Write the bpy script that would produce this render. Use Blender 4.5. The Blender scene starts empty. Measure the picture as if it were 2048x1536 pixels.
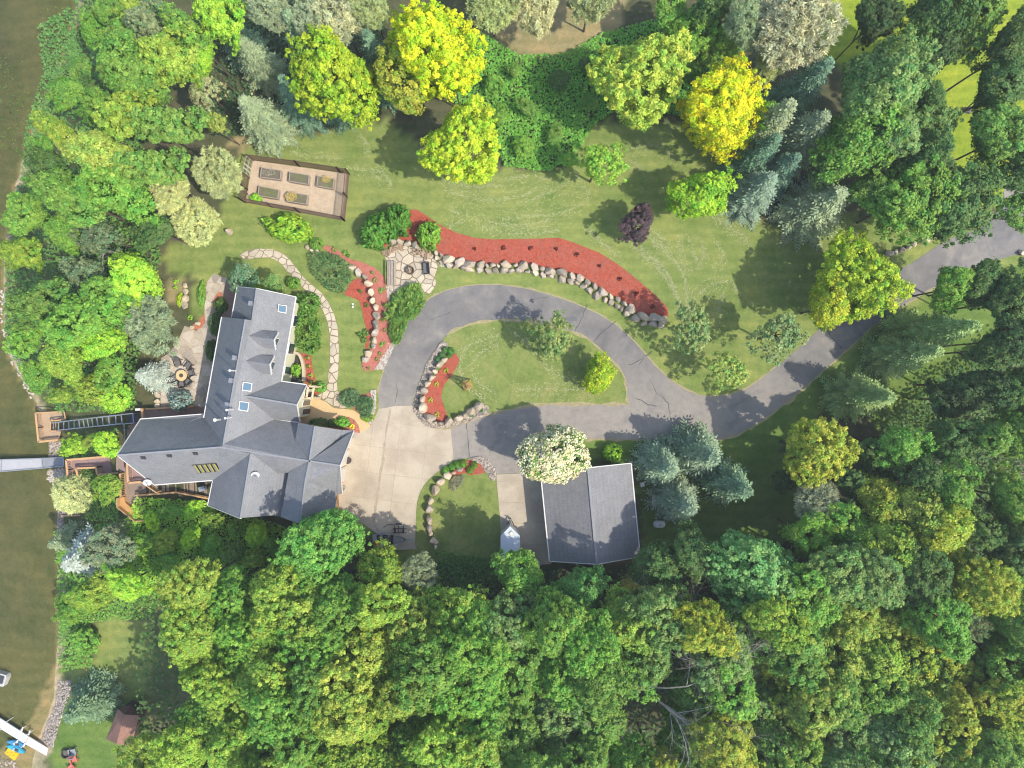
import bpy, bmesh, math, random
import numpy as np
from mathutils import Vector, Matrix

# ------------------------------------------------------------------ camera, sky, sun, exposure
H = 69.0                                    # drone height above the lawn (m)
K = 0.05                                    # metres per photo pixel at lawn level
S = bpy.context.scene
C = S.collection
cam_d = bpy.data.cameras.new("camera")
cam_d.sensor_width = 36.0
cam_d.lens = 36.0 * H / (2048 * K)
cam_d.clip_start = 0.5
cam_d.clip_end = 600
cam = bpy.data.objects.new("camera", cam_d)
cam.location = (0, 0, H)
C.objects.link(cam)
S.camera = cam

EL = math.radians(53.5)
SUN = Vector((0.882 * math.cos(EL), -0.471 * math.cos(EL), math.sin(EL))).normalized()
world = bpy.data.worlds.new("World")
S.world = world
world.use_nodes = True
wn = world.node_tree
sky = wn.nodes.new("ShaderNodeTexSky")
sky.sky_type = 'NISHITA'
sky.sun_disc = False
sky.sun_elevation = EL
sky.sun_rotation = math.atan2(SUN.x, SUN.y)
sky.air_density = 1.0
sky.dust_density = 1.5
bg = wn.nodes["Background"]
bg.inputs[1].default_value = 0.15
wn.links.new(sky.outputs[0], bg.inputs[0])
sun_d = bpy.data.lights.new("sun", 'SUN')
sun_d.energy = 2.5
sun_d.angle = math.radians(0.6)
sun_d.color = (1.0, 0.93, 0.82)
sun = bpy.data.objects.new("sun", sun_d)
sun.rotation_euler = SUN.to_track_quat('Z', 'Y').to_euler()
sun.location = (60, -40, 80)
C.objects.link(sun)
vs = S.view_settings
vs.view_transform = 'Standard'
vs.look = 'None'
vs.exposure = 1.03
vs.gamma = 1.0
vs.use_curve_mapping = False
S.render.engine = 'CYCLES'
cy = S.cycles
cy.filter_width = 1.1
cy.max_bounces = 5
cy.diffuse_bounces = 3
cy.glossy_bounces = 2
cy.transmission_bounces = 3
cy.transparent_max_bounces = 6
cy.use_denoising = True
cy.use_adaptive_sampling = True
cy.adaptive_threshold = 0.02
cy.volume_bounces = 0
cy.sample_clamp_indirect = 4.0
cy.caustics_reflective = False
cy.caustics_refractive = False

# ------------------------------------------------------------------ helpers
def W(px, py, z=0.0):
    """place on the site that the photograph shows at this pixel, for a point at height z"""
    f = K * (H - z) / H
    return Vector(((px - 1024) * f, (768 - py) * f, z))

def sstep(a, b, x):
    t = min(1.0, max(0.0, (x - a) / (b - a)))
    return t * t * (3 - 2 * t)

LAKE = -6.0
_sh = [(-60, 165), (0, 150), (100, 128), (200, 88), (260, 62), (330, 40), (400, 20), (480, 9), (560, 3), (640, 5), (700, 12),
       (740, 28), (780, 55), (830, 80), (900, 108), (950, 118), (1000, 113), (1060, 112), (1130, 118), (1250, 117), (1330, 114),
       (1390, 110), (1430, 98), (1460, 84), (1500, 72), (1600, 52)]
SHY = np.array([W(x, y, LAKE).y for y, x in _sh][::-1])
SHX = np.array([W(x, y, LAKE).x for y, x in _sh][::-1])

def hgt(x, y):
    sx = float(np.interp(y, SHY, SHX))
    d = x - sx
    if d < 0:
        return LAKE + max(-1.6, d * (0.11 - 0.075 * sstep(24, 30, -y)))
    a = LAKE + 6.0 * sstep(0.2, 12.5, d)
    if y < -19:
        b = LAKE + 0.8 * sstep(0, 2.5, d) + 5.2 * sstep(13, 30, d)
        t = sstep(-19, -26, y) if False else sstep(19, 26, -y)
        return a * (1 - t) + b * t
    return a

def G(px, py, dz=0.0):
    """point dz above the ground, seen at this pixel"""
    z = 0.0
    for _ in range(8):
        p = W(px, py, z)
        z = hgt(p.x, p.y) + dz
    return W(px, py, z)

MATS = {}
ALB = 0.89
def nodes(name):
    m = bpy.data.materials.new(name)
    m.use_nodes = True
    nt = m.node_tree
    b = nt.nodes["Principled BSDF"]
    return m, nt, b

def N(nt, t, **kw):
    n = nt.nodes.new("ShaderNode" + t)
    for k, v in kw.items():
        setattr(n, k, v)
    return n

def ramp(nt, src, stops):
    r = N(nt, "ValToRGB")
    e = r.color_ramp.elements
    while len(e) < len(stops):
        e.new(0.5)
    for q, (p, c) in zip(e, stops):
        q.position = p
        q.color = (*c, 1) if len(c) == 3 else c
    nt.links.new(src, r.inputs[0])
    return r.outputs[0]

def noise(nt, vec, scale, detail=4, rough=0.6, dist=0.0):
    n = N(nt, "TexNoise")
    n.inputs["Scale"].default_value = scale
    n.inputs["Detail"].default_value = detail
    n.inputs["Roughness"].default_value = rough
    n.inputs["Distortion"].default_value = dist
    if vec is not None:
        nt.links.new(vec, n.inputs["Vector"])
    return n.outputs[0]

def mixc(nt, fac, a, b, mode='MIX'):
    m = N(nt, "Mix", data_type='RGBA', blend_type=mode)
    for s, v in ((m.inputs[0], fac), (m.inputs[6], a), (m.inputs[7], b)):
        if isinstance(v, bpy.types.NodeSocket):
            nt.links.new(v, s)
        elif isinstance(v, (int, float)):
            s.default_value = v
        else:
            s.default_value = (*v, 1)
    return m.outputs[2]

def bump(nt, b, h, strength, dist=0.02):
    n = N(nt, "Bump")
    n.inputs["Strength"].default_value = strength
    n.inputs["Distance"].default_value = dist
    nt.links.new(h, n.inputs["Height"])
    nt.links.new(n.outputs[0], b.inputs["Normal"])

def mat(name, c1, c2=None, scale=3.0, rough=0.8, fine=None, bmp=0.0, metal=0.0, spec=0.3, objvar=0.0, big=None, lo=0.3, hi=0.7):
    """two-tone noise colour in site coordinates, optional fine grain, large patches and per-object tint"""
    if name in MATS:
        return MATS[name]
    m, nt, b = nodes(name)
    g = N(nt, "NewGeometry").outputs["Position"]
    c1 = tuple(v * ALB for v in c1)
    c2 = tuple(v * 0.85 for v in c1) if c2 is None else tuple(v * ALB for v in c2)
    if big:
        big = (tuple(v * ALB for v in big[0]), big[1])
    n1 = noise(nt, g, scale, 5)
    col = ramp(nt, n1, [(lo, c1), (hi, c2)])
    if big:
        col = mixc(nt, ramp(nt, noise(nt, g, big[1], 3), [(0.42, (0, 0, 0)), (0.62, (1, 1, 1))]), col, big[0])
    if fine:
        f = noise(nt, g, fine[0], 3, 0.7)
        col = mixc(nt, 1.0, col, ramp(nt, f, [(0.3, (1 - fine[1],) * 3), (0.7, (1 + fine[1] * 0.6,) * 3)]), 'MULTIPLY')
        if bmp:
            bump(nt, b, f, bmp, 0.03)
    elif bmp:
        bump(nt, b, n1, bmp, 0.03)
    if objvar:
        oi = N(nt, "ObjectInfo")
        col = mixc(nt, 1.0, col, ramp(nt, oi.outputs["Random"], [(0, (1 - objvar, 1 - objvar, 1 - objvar)), (0.45, (1, 1 - objvar * .12, 1 - objvar * .35)), (1, (1 + objvar * .5,) * 3)]), 'MULTIPLY')
    nt.links.new(col, b.inputs["Base Color"])
    b.inputs["Roughness"].default_value = rough
    b.inputs["Metallic"].default_value = metal
    b.inputs["Specular IOR Level"].default_value = spec
    MATS[name] = m
    return m

WL = {}
def tag(o, label=None, cat=None, group=None, kind=None):
    for k, v in (("label", label), ("category", cat), ("group", group), ("kind", kind)):
        if v:
            o[k] = v
    return o

def empty(name, loc, label, cat, group=None, rz=0.0):
    o = bpy.data.objects.new(name, None)
    o.empty_display_size = 0.3
    o.location = loc
    o.rotation_euler = (0, 0, rz)
    C.objects.link(o)
    WL[o] = Vector(loc)
    return tag(o, label, cat, group)

def put(name, me, m=None, parent=None, loc=None, kind=None):
    """link a mesh; with parent and no loc the mesh is in site coordinates"""
    o = bpy.data.objects.new(name, me)
    C.objects.link(o)
    if m is not None and len(me.materials) == 0:
        me.materials.append(m)
    if parent is not None:
        o.parent = parent
        base = WL.get(parent, Vector((0, 0, 0)))
        if loc is None:
            me.transform(Matrix.Translation(-base))
            WL[o] = base.copy()
        else:
            o.location = loc
            WL[o] = base + Vector(loc)
    else:
        if loc is not None:
            o.location = loc
        WL[o] = Vector(o.location)
    if kind:
        o["kind"] = kind
    return o

class MB:
    def __init__(s):
        s.v = []
        s.f = []
    def add(s, vs_, fs_):
        n = len(s.v)
        s.v += [tuple(q) for q in vs_]
        s.f += [tuple(i + n for i in f) for f in fs_]
        return s
    def box(s, c, d, rz=0.0, M=None):
        x, y, z = (q / 2 for q in d)
        P = [Vector(q) for q in ((-x, -y, -z), (x, -y, -z), (x, y, -z), (-x, y, -z), (-x, -y, z), (x, -y, z), (x, y, z), (-x, y, z))]
        R = M if M is not None else Matrix.Rotation(rz, 3, 'Z')
        return s.add([R @ q + Vector(c) for q in P], [(3, 2, 1, 0), (4, 5, 6, 7), (0, 1, 5, 4), (1, 2, 6, 5), (2, 3, 7, 6), (3, 0, 4, 7)])
    def beam(s, p, q, w, h):
        p, q = Vector(p), Vector(q)
        d = (q - p)
        L = d.length
        if L < 1e-6:
            return s
        x = d / L
        up = Vector((0, 0, 1)) if abs(x.z) < 0.95 else Vector((0, 1, 0))
        y = up.cross(x).normalized()
        z = x.cross(y)
        return s.box((p + q) / 2, (L, w, h), M=Matrix((x, y, z)).transposed())
    def prism(s, poly, z0, z1, inset=0.0):
        """poly: list of (x, y) or vectors; from z0 up to z1; top edge pulled in by inset"""
        n = len(poly)
        a = sum(poly[i][0] * poly[(i + 1) % n][1] - poly[(i + 1) % n][0] * poly[i][1] for i in range(n))
        if a < 0:
            poly = poly[::-1]
        cx = sum(p[0] for p in poly) / n
        cy_ = sum(p[1] for p in poly) / n
        r = max(1e-3, sum(math.hypot(p[0] - cx, p[1] - cy_) for p in poly) / n)
        k = 1 - inset / r
        V = [(p[0], p[1], z0) for p in poly] + [(cx + (p[0] - cx) * k, cy_ + (p[1] - cy_) * k, z1) for p in poly]
        F = [tuple(range(n, 2 * n)), tuple(range(n - 1, -1, -1))] + [(i, (i + 1) % n, n + (i + 1) % n, n + i) for i in range(n)]
        return s.add(V, F)
    def slab(s, pts, t):
        n = len(pts)
        P = [Vector(p) for p in pts]
        a = sum(P[i].x * P[(i + 1) % n].y - P[(i + 1) % n].x * P[i].y for i in range(n))
        if a < 0:
            P = P[::-1]
        V = P + [p - Vector((0, 0, t)) for p in P]
        F = [tuple(range(n)), tuple(range(2 * n - 1, n - 1, -1))] + [(n + i, n + (i + 1) % n, (i + 1) % n, i) for i in range(n)]
        return s.add(V, F)
    def tube(s, pts, rads, n=6, cap=True):
        pts = [Vector(p) for p in pts]
        base = len(s.v)
        for i, p in enumerate(pts):
            d = (pts[min(i + 1, len(pts) - 1)] - pts[max(i - 1, 0)])
            d = d.normalized() if d.length > 1e-6 else Vector((0, 0, 1))
            u = d.cross(Vector((0.31, 0.2, 0.93)))
            if u.length < 1e-3:
                u = d.cross(Vector((1, 0, 0)))
            u.normalize()
            w = d.cross(u)
            r = rads[i] if hasattr(rads, '__len__') else rads
            for k in range(n):
                a = 2 * math.pi * k / n
                s.v.append(tuple(p + (u * math.cos(a) + w * math.sin(a)) * r))
        for i in range(len(pts) - 1):
            for k in range(n):
                a, b = base + i * n + k, base + i * n + (k + 1) % n
                s.f.append((a, b, b + n, a + n))
        if cap:
            s.f.append(tuple(base + n - 1 - k for k in range(n)))
            s.f.append(tuple(base + (len(pts) - 1) * n + k for k in range(n)))
        return s
    def cyl(s, c, r, h, n=16, r2=None):
        c = Vector(c)
        return s.tube([c, c + Vector((0, 0, h))], [r, r if r2 is None else r2], n)
    def ring(s, c, r0, r1, h, n=24, z0=0.0):
        c = Vector(c)
        b = len(s.v)
        for k in range(n):
            a = 2 * math.pi * k / n
            e = Vector((math.cos(a), math.sin(a), 0))
            for r, z in ((r0, z0), (r1, z0), (r1, z0 + h), (r0, z0 + h)):
                s.v.append(tuple(c + e * r + Vector((0, 0, z))))
        for k in range(n):
            p, q = b + 4 * k, b + 4 * ((k + 1) % n)
            for j in range(4):
                s.f.append((p + j, p + (j + 1) % 4, q + (j + 1) % 4, q + j))
        return s
    def mesh(s, name):
        me = bpy.data.meshes.new(name)
        me.from_pydata(s.v, [], s.f)
        me.update()
        return me
    def build(s, name, m, parent=None, kind=None, smooth=False):
        me = s.mesh(name)
        if smooth:
            me.polygons.foreach_set("use_smooth", [True] * len(me.polygons))
        return put(name, me, m, parent, kind=kind)

def inside(p, poly):
    x, y = p[0], p[1]
    c = False
    n = len(poly)
    for i in range(n):
        a, b = poly[i], poly[i - 1]
        if (a[1] > y) != (b[1] > y) and x < (b[0] - a[0]) * (y - a[1]) / (b[1] - a[1]) + a[0]:
            c = not c
    return c

def clip(poly, p, n):
    out = []
    m = len(poly)
    for i in range(m):
        a, b = poly[i], poly[(i + 1) % m]
        da = (a[0] - p[0]) * n[0] + (a[1] - p[1]) * n[1]
        db = (b[0] - p[0]) * n[0] + (b[1] - p[1]) * n[1]
        if da <= 0:
            out.append(a)
        if (da < 0 < db) or (db < 0 < da):
            t = da / (da - db)
            out.append((a[0] + (b[0] - a[0]) * t, a[1] + (b[1] - a[1]) * t))
    return out

def area(p):
    return abs(sum(p[i][0] * p[(i + 1) % len(p)][1] - p[(i + 1) % len(p)][0] * p[i][1] for i in range(len(p)))) / 2

def tidy(p, e=0.04):
    o = []
    for q in p:
        if not o or math.hypot(q[0] - o[-1][0], q[1] - o[-1][1]) > e:
            o.append(q)
    if len(o) > 1 and math.hypot(o[0][0] - o[-1][0], o[0][1] - o[-1][1]) <= e:
        o.pop()
    return o

def shrink(p, g):
    cx = sum(q[0] for q in p) / len(p)
    cy_ = sum(q[1] for q in p) / len(p)
    r = sum(math.hypot(q[0] - cx, q[1] - cy_) for q in p) / len(p)
    k = max(0.3, 1 - g / r)
    return [(cx + (q[0] - cx) * k, cy_ + (q[1] - cy_) * k) for q in p]

def voronoi(poly, sp, seed, jit=0.42):
    rng = random.Random(seed)
    poly = [(p[0], p[1]) for p in poly]
    x0, x1 = min(p[0] for p in poly), max(p[0] for p in poly)
    y0, y1 = min(p[1] for p in poly), max(p[1] for p in poly)
    seeds = []
    r = 0
    y = y0 - sp
    while y < y1 + sp:
        x = x0 - sp + (sp / 2 if r % 2 else 0)
        while x < x1 + sp:
            seeds.append((x + rng.uniform(-jit, jit) * sp, y + rng.uniform(-jit, jit) * sp))
            x += sp
        y += sp * 0.87
        r += 1
    res = []
    for s_ in seeds:
        c = poly
        for d in ((1, 0), (-1, 0), (0, 1), (0, -1)):
            c = clip(c, (s_[0] + d[0] * sp * 1.3, s_[1] + d[1] * sp * 1.3), d)
            if len(c) < 3:
                break
        if len(c) < 3:
            continue
        for q in seeds:
            dx, dy = q[0] - s_[0], q[1] - s_[1]
            L = dx * dx + dy * dy
            if 0 < L < 7 * sp * sp:
                c = clip(c, (s_[0] + dx / 2, s_[1] + dy / 2), (dx, dy))
                if len(c) < 3:
                    break
        c = tidy(c)
        if len(c) >= 3 and area(c) > 0.16 * sp * sp:
            res.append(c)
    return res

def gridcells(poly, ang, wx, wy, ox=0.0, oy=0.0, bond=False):
    poly = [(p[0], p[1]) for p in poly]
    ca, sa = math.cos(ang), math.sin(ang)
    R = [(p[0] * ca + p[1] * sa, -p[0] * sa + p[1] * ca) for p in poly]
    x0, x1 = min(p[0] for p in R), max(p[0] for p in R)
    y0, y1 = min(p[1] for p in R), max(p[1] for p in R)
    out = []
    j = 0
    y = y0 - oy
    while y < y1:
        x = x0 - ox - (wx / 2 if bond and j % 2 else 0)
        row = clip(clip(R, (0, y), (0, -1)), (0, y + wy), (0, 1))
        while x < x1 and len(row) >= 3:
            c = clip(clip(row, (x, 0), (-1, 0)), (x + wx, 0), (1, 0))
            c = tidy(c, 0.01)
            if len(c) >= 3 and area(c) > 0.004:
                out.append([(q[0] * ca - q[1] * sa, q[0] * sa + q[1] * ca) for q in c])
            x += wx
        y += wy
        j += 1
    return out

def P2(pts, z=0.0):
    return [W(x, y, z) for x, y in pts]

def sheet(name, pts, z, m, parent=None, kind="structure", thick=None):
    """flat patch of ground: a thin solid whose top lies at z"""
    mb = MB()
    poly = [(p.x, p.y) for p in P2(pts)]
    if thick:
        mb.prism(poly, z - thick, z)
    else:
        n = len(poly)
        a = sum(poly[i][0] * poly[(i + 1) % n][1] - poly[(i + 1) % n][0] * poly[i][1] for i in range(n))
        if a < 0:
            poly = poly[::-1]
        mb.add([(x, y, z) for x, y in poly], [tuple(range(n))])
    return mb.build(name, m, parent, kind=None if parent else kind)

def smooth(pts, n=4, closed=True):
    out = []
    m = len(pts)
    for i in range(m if closed else m - 1):
        p0, p1, p2, p3 = (pts[(i + k) % m] if closed else pts[min(max(i + k, 0), m - 1)] for k in (-1, 0, 1, 2))
        for j in range(n):
            t = j / n
            out.append(tuple(0.5 * (2 * p1[k] + (p2[k] - p0[k]) * t + (2 * p0[k] - 5 * p1[k] + 4 * p2[k] - p3[k]) * t * t
                                    + (3 * p1[k] - p0[k] - 3 * p2[k] + p3[k]) * t ** 3) for k in (0, 1)))
    if not closed:
        out.append(tuple(pts[-1]))
    return out

def npmesh(name, V, col=None, m=None):
    """mesh of separate quads from an (n,4,3) array, one colour per quad"""
    n = len(V)
    me = bpy.data.meshes.new(name)
    me.vertices.add(n * 4)
    me.vertices.foreach_set("co", np.ascontiguousarray(V, dtype=np.float32).ravel())
    me.loops.add(n * 4)
    me.loops.foreach_set("vertex_index", np.arange(n * 4, dtype=np.int32))
    me.polygons.add(n)
    me.polygons.foreach_set("loop_start", np.arange(0, n * 4, 4, dtype=np.int32))
    me.polygons.foreach_set("loop_total", np.full(n, 4, dtype=np.int32))
    if col is not None:
        a = me.attributes.new("Col", 'FLOAT_COLOR', 'POINT')
        cc = np.ones((n, 4, 4), dtype=np.float32)
        cc[:, :, :3] = col[:, None, :]
        a.data.foreach_set("color", cc.ravel())
    me.update()
    if m is not None:
        me.materials.append(m)
    return me

def unit(a):
    return a / np.maximum(1e-6, np.linalg.norm(a, axis=-1, keepdims=True))

def cards(P, Nn, L, Wd, rng, D=None, shape='leaf'):
    """leaf-sized faces at P facing Nn; D = direction of the long axis"""
    n = len(P)
    if D is None:
        D = rng.normal(size=(n, 3))
    T = unit(D - Nn * np.sum(D * Nn, axis=1, keepdims=True))
    B = np.cross(Nn, T)
    L = np.broadcast_to(np.asarray(L, dtype=float), (n,))[:, None] * 0.5
    Wd = np.broadcast_to(np.asarray(Wd, dtype=float), (n,))[:, None] * 0.5
    if shape == 'leaf':
        q = [P - T * L, P + B * Wd - T * L * 0.1, P + T * L, P - B * Wd - T * L * 0.1]
    else:
        q = [P - T * L - B * Wd * .8, P + T * L - B * Wd * .5, P + T * L + B * Wd * .5, P - T * L + B * Wd * .8]
    return np.stack(q, axis=1)

# ------------------------------------------------------------------ materials
def leaf_mat(name, trans=0.25, rough=0.55, g2=(0.5, 0.82, 0.8)):
    m, nt, b = nodes(name)
    at = N(nt, "Attribute", attribute_name="Col")
    sp = N(nt, "SeparateColor")
    nt.links.new(at.outputs["Color"], sp.inputs[0])
    oi = N(nt, "ObjectInfo")
    tint = mixc(nt, sp.outputs[1], (1, 1, 1), g2)
    c = mixc(nt, 1.0, oi.outputs["Color"], tint, 'MULTIPLY')
    cb = N(nt, "CombineColor")
    for i in range(3):
        nt.links.new(sp.outputs[0], cb.inputs[i])
    c = mixc(nt, 1.0, c, cb.outputs[0], 'MULTIPLY')
    nt.links.new(c, b.inputs["Base Color"])
    b.inputs["Roughness"].default_value = rough
    b.inputs["Specular IOR Level"].default_value = 0.25
    if trans:
        tr = N(nt, "BsdfTranslucent")
        nt.links.new(c, tr.inputs[0])
        mx = N(nt, "MixShader")
        mx.inputs[0].default_value = trans
        nt.links.new(b.outputs[0], mx.inputs[1])
        nt.links.new(tr.outputs[0], mx.inputs[2])
        nt.links.new(mx.outputs[0], nt.nodes["Material Output"].inputs[0])
    MATS[name] = m
    return m

LEAF = leaf_mat("leaf", 0.4)
NEEDLE = leaf_mat("needle", 0.3, 0.6, (0.75, 0.85, 0.95))
BARK = mat("bark", (0.16, 0.12, 0.09), (0.09, 0.07, 0.05), 6, 0.9, bmp=0.4)
DEADWOOD = mat("dead_wood", (0.55, 0.49, 0.43), (0.42, 0.37, 0.32), 5, 0.9)

def terrain_mat():
    m, nt, b = nodes("terrain")
    g = N(nt, "NewGeometry").outputs["Position"]
    at = N(nt, "Attribute", attribute_name="Zone").outputs["Color"]
    n1 = noise(nt, g, 0.35, 5, 0.65)
    n2 = noise(nt, g, 2.2, 5, 0.7)
    n3 = noise(nt, g, 9, 5, 0.8)
    c = mixc(nt, 1.0, at, ramp(nt, n1, [(0.3, (0.70, 0.82, 0.68)), (0.5, (1, 1, 1)), (0.70, (1.32, 1.16, 1.12))]), 'MULTIPLY')
    c = mixc(nt, 1.0, c, ramp(nt, n2, [(0.3, (0.78, 0.84, 0.78)), (0.7, (1.2, 1.14, 1.14))]), 'MULTIPLY')
    c = mixc(nt, 1.0, c, ramp(nt, n3, [(0.3, (0.66, 0.7, 0.66)), (0.7, (1.32, 1.28, 1.3))]), 'MULTIPLY')
    # mowing lines: long curved bands
    w = N(nt, "TexWave", wave_type='RINGS')
    mp = N(nt, "Mapping")
    mp.inputs["Location"].default_value = (-9, 14, 0)
    nt.links.new(g, mp.inputs["Vector"])
    nt.links.new(mp.outputs[0], w.inputs["Vector"])
    w.inputs["Scale"].default_value = 0.26
    w.inputs["Distortion"].default_value = 7.0
    w.inputs["Detail"].default_value = 2.0
    w.inputs["Detail Scale"].default_value = 0.4
    c = mixc(nt, 1.0, c, ramp(nt, w.outputs["Fac"], [(0.2, (0.93, 0.95, 0.93)), (0.8, (1.07, 1.05, 1.06))]), 'MULTIPLY')
    nt.links.new(c, b.inputs["Base Color"])
    b.inputs["Roughness"].default_value = 0.95
    b.inputs["Specular IOR Level"].default_value = 0.1
    bump(nt, b, n3, 0.35, 0.05)
    return m

def water_mat():
    m, nt, b = nodes("lake_water")
    g = N(nt, "NewGeometry").outputs["Position"]
    n1 = noise(nt, g, 0.13, 6, 0.65, 0.6)
    n2 = noise(nt, g, 1.4, 7, 0.8)
    c = ramp(nt, n1, [(0.34, (0.050, 0.068, 0.036)), (0.5, (0.098, 0.108, 0.047)), (0.66, (0.168, 0.152, 0.066))])
    c = mixc(nt, 1.0, c, ramp(nt, n2, [(0.3, (0.62, 0.68, 0.62)), (0.7, (1.34, 1.3, 1.26))]), 'MULTIPLY')
    nt.links.new(c, b.inputs["Base Color"])
    b.inputs["Roughness"].default_value = 0.12
    b.inputs["IOR"].default_value = 1.33
    bump(nt, b, noise(nt, g, 2.6, 4, 0.6, 1.0), 0.25, 0.06)
    tr = N(nt, "BsdfTransparent")
    tr.inputs[0].default_value = (0.90, 0.88, 0.72, 1)
    dp = N(nt, "Attribute", attribute_name="Depth").outputs["Fac"]      # depth of clear water above the bed
    mr = N(nt, "MapRange")
    mr.inputs[1].default_value = 0.0
    mr.inputs[2].default_value = 1.3
    mr.inputs[3].default_value = 0.14
    mr.inputs[4].default_value = 0.58
    nt.links.new(dp, mr.inputs[0])
    mx = N(nt, "MixShader")
    nt.links.new(mr.outputs[0], mx.inputs[0])
    nt.links.new(tr.outputs[0], mx.inputs[1])
    nt.links.new(b.outputs[0], mx.inputs[2])
    nt.links.new(mx.outputs[0], nt.nodes["Material Output"].inputs[0])
    return m

def asphalt_mat():
    m, nt, b = nodes("old_asphalt")
    g = N(nt, "NewGeometry").outputs["Position"]
    n1 = noise(nt, g, 0.33, 5, 0.62, 0.6)
    n2 = noise(nt, g, 1.7, 4, 0.6)
    n3 = noise(nt, g, 26, 2, 0.6)
    c = ramp(nt, n1, [(0.34, (0.140, 0.136, 0.132)), (0.54, (0.185, 0.176, 0.165)), (0.72, (0.255, 0.232, 0.200))])
    sx = N(nt, "SeparateXYZ")
    nt.links.new(g, sx.inputs[0])
    mr = N(nt, "MapRange")
    mr.inputs[1].default_value = 3.5
    mr.inputs[2].default_value = -3.0
    nt.links.new(sx.outputs[1], mr.inputs[0])
    dust = N(nt, "Math", operation='MULTIPLY')
    nt.links.new(mr.outputs[0], dust.inputs[0])
    nt.links.new(ramp(nt, noise(nt, g, 0.5, 5, 0.7, 1.0), [(0.3, (0.25, 0.25, 0.25)), (0.55, (1, 1, 1))]), dust.inputs[1])
    c = mixc(nt, dust.outputs[0], c, (0.275, 0.25, 0.215))
    c = mixc(nt, 1.0, c, ramp(nt, n2, [(0.3, (0.9, 0.9, 0.92)), (0.68, (1.08, 1.07, 1.05))]), 'MULTIPLY')
    c = mixc(nt, 1.0, c, ramp(nt, n3, [(0.3, (0.86,) * 3), (0.7, (1.12,) * 3)]), 'MULTIPLY')
    nt.links.new(c, b.inputs["Base Color"])
    b.inputs["Roughness"].default_value = 0.85
    b.inputs["Specular IOR Level"].default_value = 0.2
    bump(nt, b, n3, 0.2, 0.02)
    return m

def shingle_mat(name, c1, c2, period=0.17):
    m, nt, b = nodes(name)
    g = N(nt, "NewGeometry").outputs["Position"]
    n1 = noise(nt, g, 0.5, 4, 0.6)
    n2 = noise(nt, g, 9, 3, 0.7)
    w = N(nt, "TexWave", wave_type='BANDS', bands_direction='Z', wave_profile='SAW')
    w.inputs["Scale"].default_value = 1.0 / period / 3.2
    w.inputs["Distortion"].default_value = 0.6
    w.inputs["Detail Scale"].default_value = 4
    nt.links.new(g, w.inputs["Vector"])
    c = ramp(nt, n1, [(0.3, c1), (0.7, c2)])
    c = mixc(nt, 1.0, c, ramp(nt, noise(nt, g, 1.6, 6, 0.7, 0.8), [(0.3, (0.88,) * 3), (0.7, (1.1,) * 3)]), 'MULTIPLY')
    c = mixc(nt, 1.0, c, ramp(nt, n2, [(0.3, (0.8,) * 3), (0.7, (1.18,) * 3)]), 'MULTIPLY')
    c = mixc(nt, 1.0, c, ramp(nt, w.outputs["Fac"], [(0.0, (0.91,) * 3), (0.35, (1.01,) * 3), (1.0, (1.03,) * 3)]), 'MULTIPLY')
    nt.links.new(c, b.inputs["Base Color"])
    b.inputs["Roughness"].default_value = 0.85
    b.inputs["Specular IOR Level"].default_value = 0.3
    bump(nt, b, n2, 0.3, 0.02)
    MATS[name] = m
    return m

ASPH = asphalt_mat()
ROOF = shingle_mat("grey_shingle", (0.185, 0.19, 0.195), (0.222, 0.223, 0.226))
ROOF2 = shingle_mat("garage_shingle", (0.176, 0.175, 0.180), (0.215, 0.213, 0.215), 0.2)
CONC = mat("concrete", (0.55, 0.48, 0.365), (0.49, 0.42, 0.32), 0.6, 0.85, fine=(11, 0.14), bmp=0.1, objvar=0.07, big=((0.42, 0.355, 0.27), 0.35))
CONCJ = mat("concrete_joint", (0.43, 0.37, 0.28), (0.34, 0.29, 0.22), 3, 0.9)
TANC = mat("tan_concrete", (0.66, 0.47, 0.24), (0.58, 0.41, 0.21), 1.2, 0.85, fine=(12, 0.1))
MULCH = mat("red_mulch", (0.47, 0.108, 0.062), (0.36, 0.078, 0.048), 2.5, 0.95, fine=(9, 0.35), bmp=0.8, big=((0.39, 0.115, 0.075), 0.8))
MULCH2 = mat("faded_mulch", (0.50, 0.19, 0.14), (0.40, 0.13, 0.09), 2.5, 0.95, fine=(9, 0.3), bmp=0.8)
TANM = mat("wood_chip_ground", (0.58, 0.46, 0.32), (0.47, 0.36, 0.245), 1.5, 0.95, fine=(9, 0.3), bmp=0.6)
STONE = mat("pale_flagstone", (0.60, 0.52, 0.40), (0.50, 0.43, 0.33), 1.4, 0.8, fine=(8, 0.18), bmp=0.25, objvar=0.16)
STONE2 = mat("grey_flagstone", (0.54, 0.47, 0.385), (0.43, 0.38, 0.32), 1.2, 0.8, fine=(8, 0.2), bmp=0.25, objvar=0.38)
JOINT = mat("stone_joint", (0.27, 0.21, 0.14), (0.2, 0.16, 0.10), 5, 0.95)
JOINT2 = mat("pale_joint", (0.52, 0.43, 0.31), (0.42, 0.35, 0.26), 5, 0.95)
BOULDER = mat("boulder", (0.50, 0.43, 0.34), (0.38, 0.33, 0.27), 1.6, 0.9, fine=(7, 0.3), bmp=0.5, objvar=0.28)
COBBLE = mat("river_cobble", (0.56, 0.47, 0.38), (0.24, 0.21, 0.19), 4.5, 0.8, fine=(16, 0.25), lo=0.4, hi=0.6)
CEDAR = mat("cedar_siding", (0.62, 0.33, 0.12), (0.52, 0.27, 0.10), 2, 0.7, fine=(14, 0.12))
CREAM = mat("cream_siding", (0.66, 0.63, 0.44), (0.6, 0.57, 0.4), 2, 0.7)
WHITE = mat("white_trim", (0.74, 0.72, 0.68), (0.68, 0.66, 0.62), 3, 0.5)
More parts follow.
